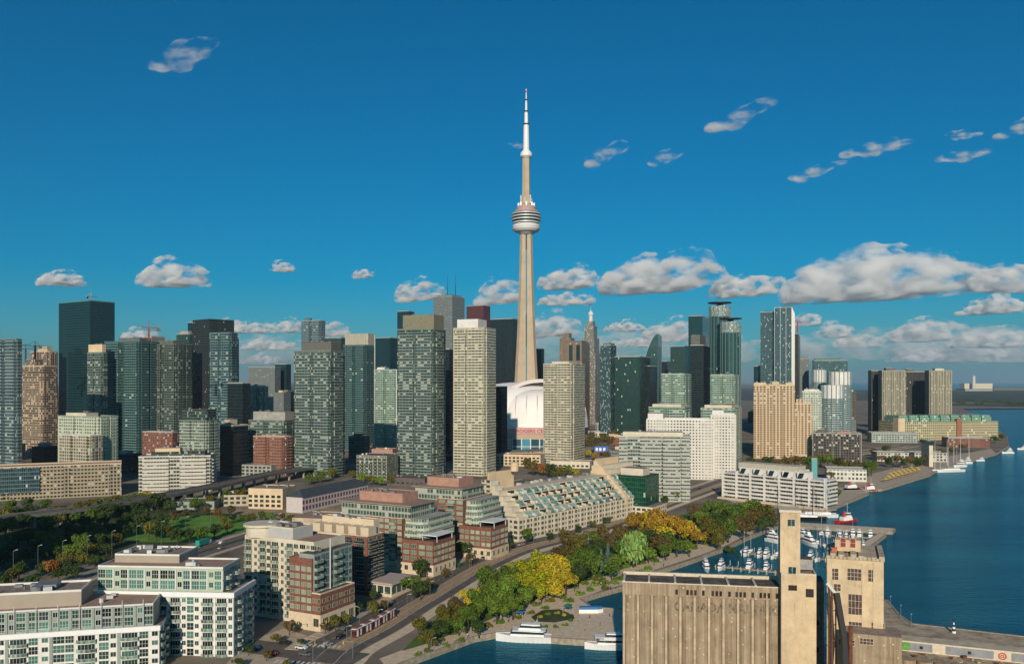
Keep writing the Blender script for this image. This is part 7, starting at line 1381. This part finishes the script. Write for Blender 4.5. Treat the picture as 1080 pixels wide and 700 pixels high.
CL=[('small slanted wisp of cloud alone in the upper left sky',162,36,222,76,'w',.8),
('thin flat cloud low on the far left of the sky',34,287,94,302,'p',0),
('puffy domed white cloud low in the left of the sky',146,275,214,304,'p',0),
('tiny round cloud scrap right of the puffy domed left cloud',286,275,310,287,'p',0),
('tiny faint cloud scrap left of the two-antenna tower',372,282,394,294,'p',.3),
('small slanted cloud just left of the two-antenna tower',420,294,468,318,'p',.5),
('grey cloud between the two-antenna tower and the needle tower',504,291,550,322,'p',.3),
('puffy cloud just right of the needle tower, upper of two',570,280,632,306,'p',.2),
('flat cloud just right of the needle tower, lower of two',562,305,628,323,'p',0),
('long cloud rising to the right above the spired towers',632,267,764,310,'p',.45),
('medium cloud between the long rising cloud and the largest bank',750,285,832,314,'p',.3),
('largest cloud bank, long and flat-based, over the right of the skyline',820,262,1050,318,'p',.35),
('cloud at the right edge joining the largest bank',1030,272,1110,310,'p',0),
('flat cloud under the right end of the largest bank',1008,310,1100,332,'p',.3),
('slanted wisp of cloud high right of the needle mast',620,146,665,175,'w',.8),
('faint small wisp right of the slanted wisp near the mast',690,153,715,178,'w',.5),
('ragged wisp high over the middle right of the sky',750,105,815,138,'w',.8),
('wisp of cloud lowest of the chain climbing to the right',834,168,886,193,'w',.7),
('long wisp in the middle of the chain climbing to the right',886,143,965,168,'w',.5),
('small oval wisp high at the right',996,134,1036,150,'w',0),
('ragged wisp under the small oval wisp at the right',988,152,1048,174,'w',.4),
('wisp cut by the right edge of the sky',1055,120,1100,148,'w',.6),
('very small faint wisp touching the needle mast',536,147,556,160,'w',0),
('low cloud right of the needle tower shaft',560,330,602,357,'p',.2),
('low hazy cloud between the spired tower and the sail tower, upper of two',634,338,686,350,'p',0),
('low hazy cloud between the spired tower and the sail tower, lower of two',640,354,700,367,'p',0),
('low cloud just left of the round twin towers',692,335,732,362,'p',.3),
('small white cloud beside the tall finned tower',842,328,858,345,'p',0),
('low flat cloud right of the tall finned tower',856,340,902,357,'p',0),
('low puffy cloud over the silver round towers',880,349,940,368,'p',.1),
('tallest of the low clouds under the largest bank',930,334,1020,362,'p',.2),
('low flat cloud at the right edge near the horizon',1000,345,1100,368,'p',0),
('lowest long band of cloud over the open water',925,362,1100,384,'p',0),
('broad thin veil of low cloud right of the domed spire',640,338,760,386,'v',.2),
('broad thin veil of low cloud behind the round twin towers',720,352,860,388,'v',.1),
('broad thin veil of low cloud over the silver towers',840,340,985,386,'v',.2),
('broad thin veil of low cloud over the open lake at the right',955,336,1110,388,'v',.1),
('broad thin veil of low cloud behind the needle tower foot',540,340,650,388,'v',.2),
('broad thin veil of low cloud in the left gap',225,345,330,388,'v',.1),
('low flat cloud in the left gap, upper of three',244,338,290,352,'p',.2),
('low flat cloud in the left gap, middle of three',250,356,318,370,'p',0),
('low flat cloud in the left gap, lowest of three',244,373,316,385,'p',0),
('small cloud above the low cloud in the left gap',286,336,312,352,'p',0),
('low cloud behind the blue tower left of the paired grid towers',338,336,362,356,'p',0),
('low cloud behind the dark charcoal tower',236,335,256,352,'p',0),
('low cloud by the crane left of the charcoal tower',128,346,166,362,'p',0),
]
for i,(lb,a,b,c,d,k,s) in enumerate(CL): cloud(lb,a,b,c,d,k,s,seed=i+1)

# ---------------- haze: one closed box of even, pale air ----------------
hb=MB(); hb.box(-40000,46000,-3200,59000,-3,640); hm=bpy.data.materials.new('haze_air'); hm.use_nodes=True; hn=hm.node_tree; hn.nodes.clear(); o_=hn.nodes.new('ShaderNodeOutputMaterial'); pv=hn.nodes.new('ShaderNodeVolumePrincipled'); pv.inputs['Color'].default_value=(.66,.85,.97,1); pv.inputs['Density'].default_value=3.2e-5; pv.inputs['Anisotropy'].default_value=0.2; hn.links.new(pv.outputs[0],o_.inputs['Volume'])
hz=hb.obj('haze',[hm]); prop(hz,'thin pale blue air between the camera and the far city','haze',kind='stuff')
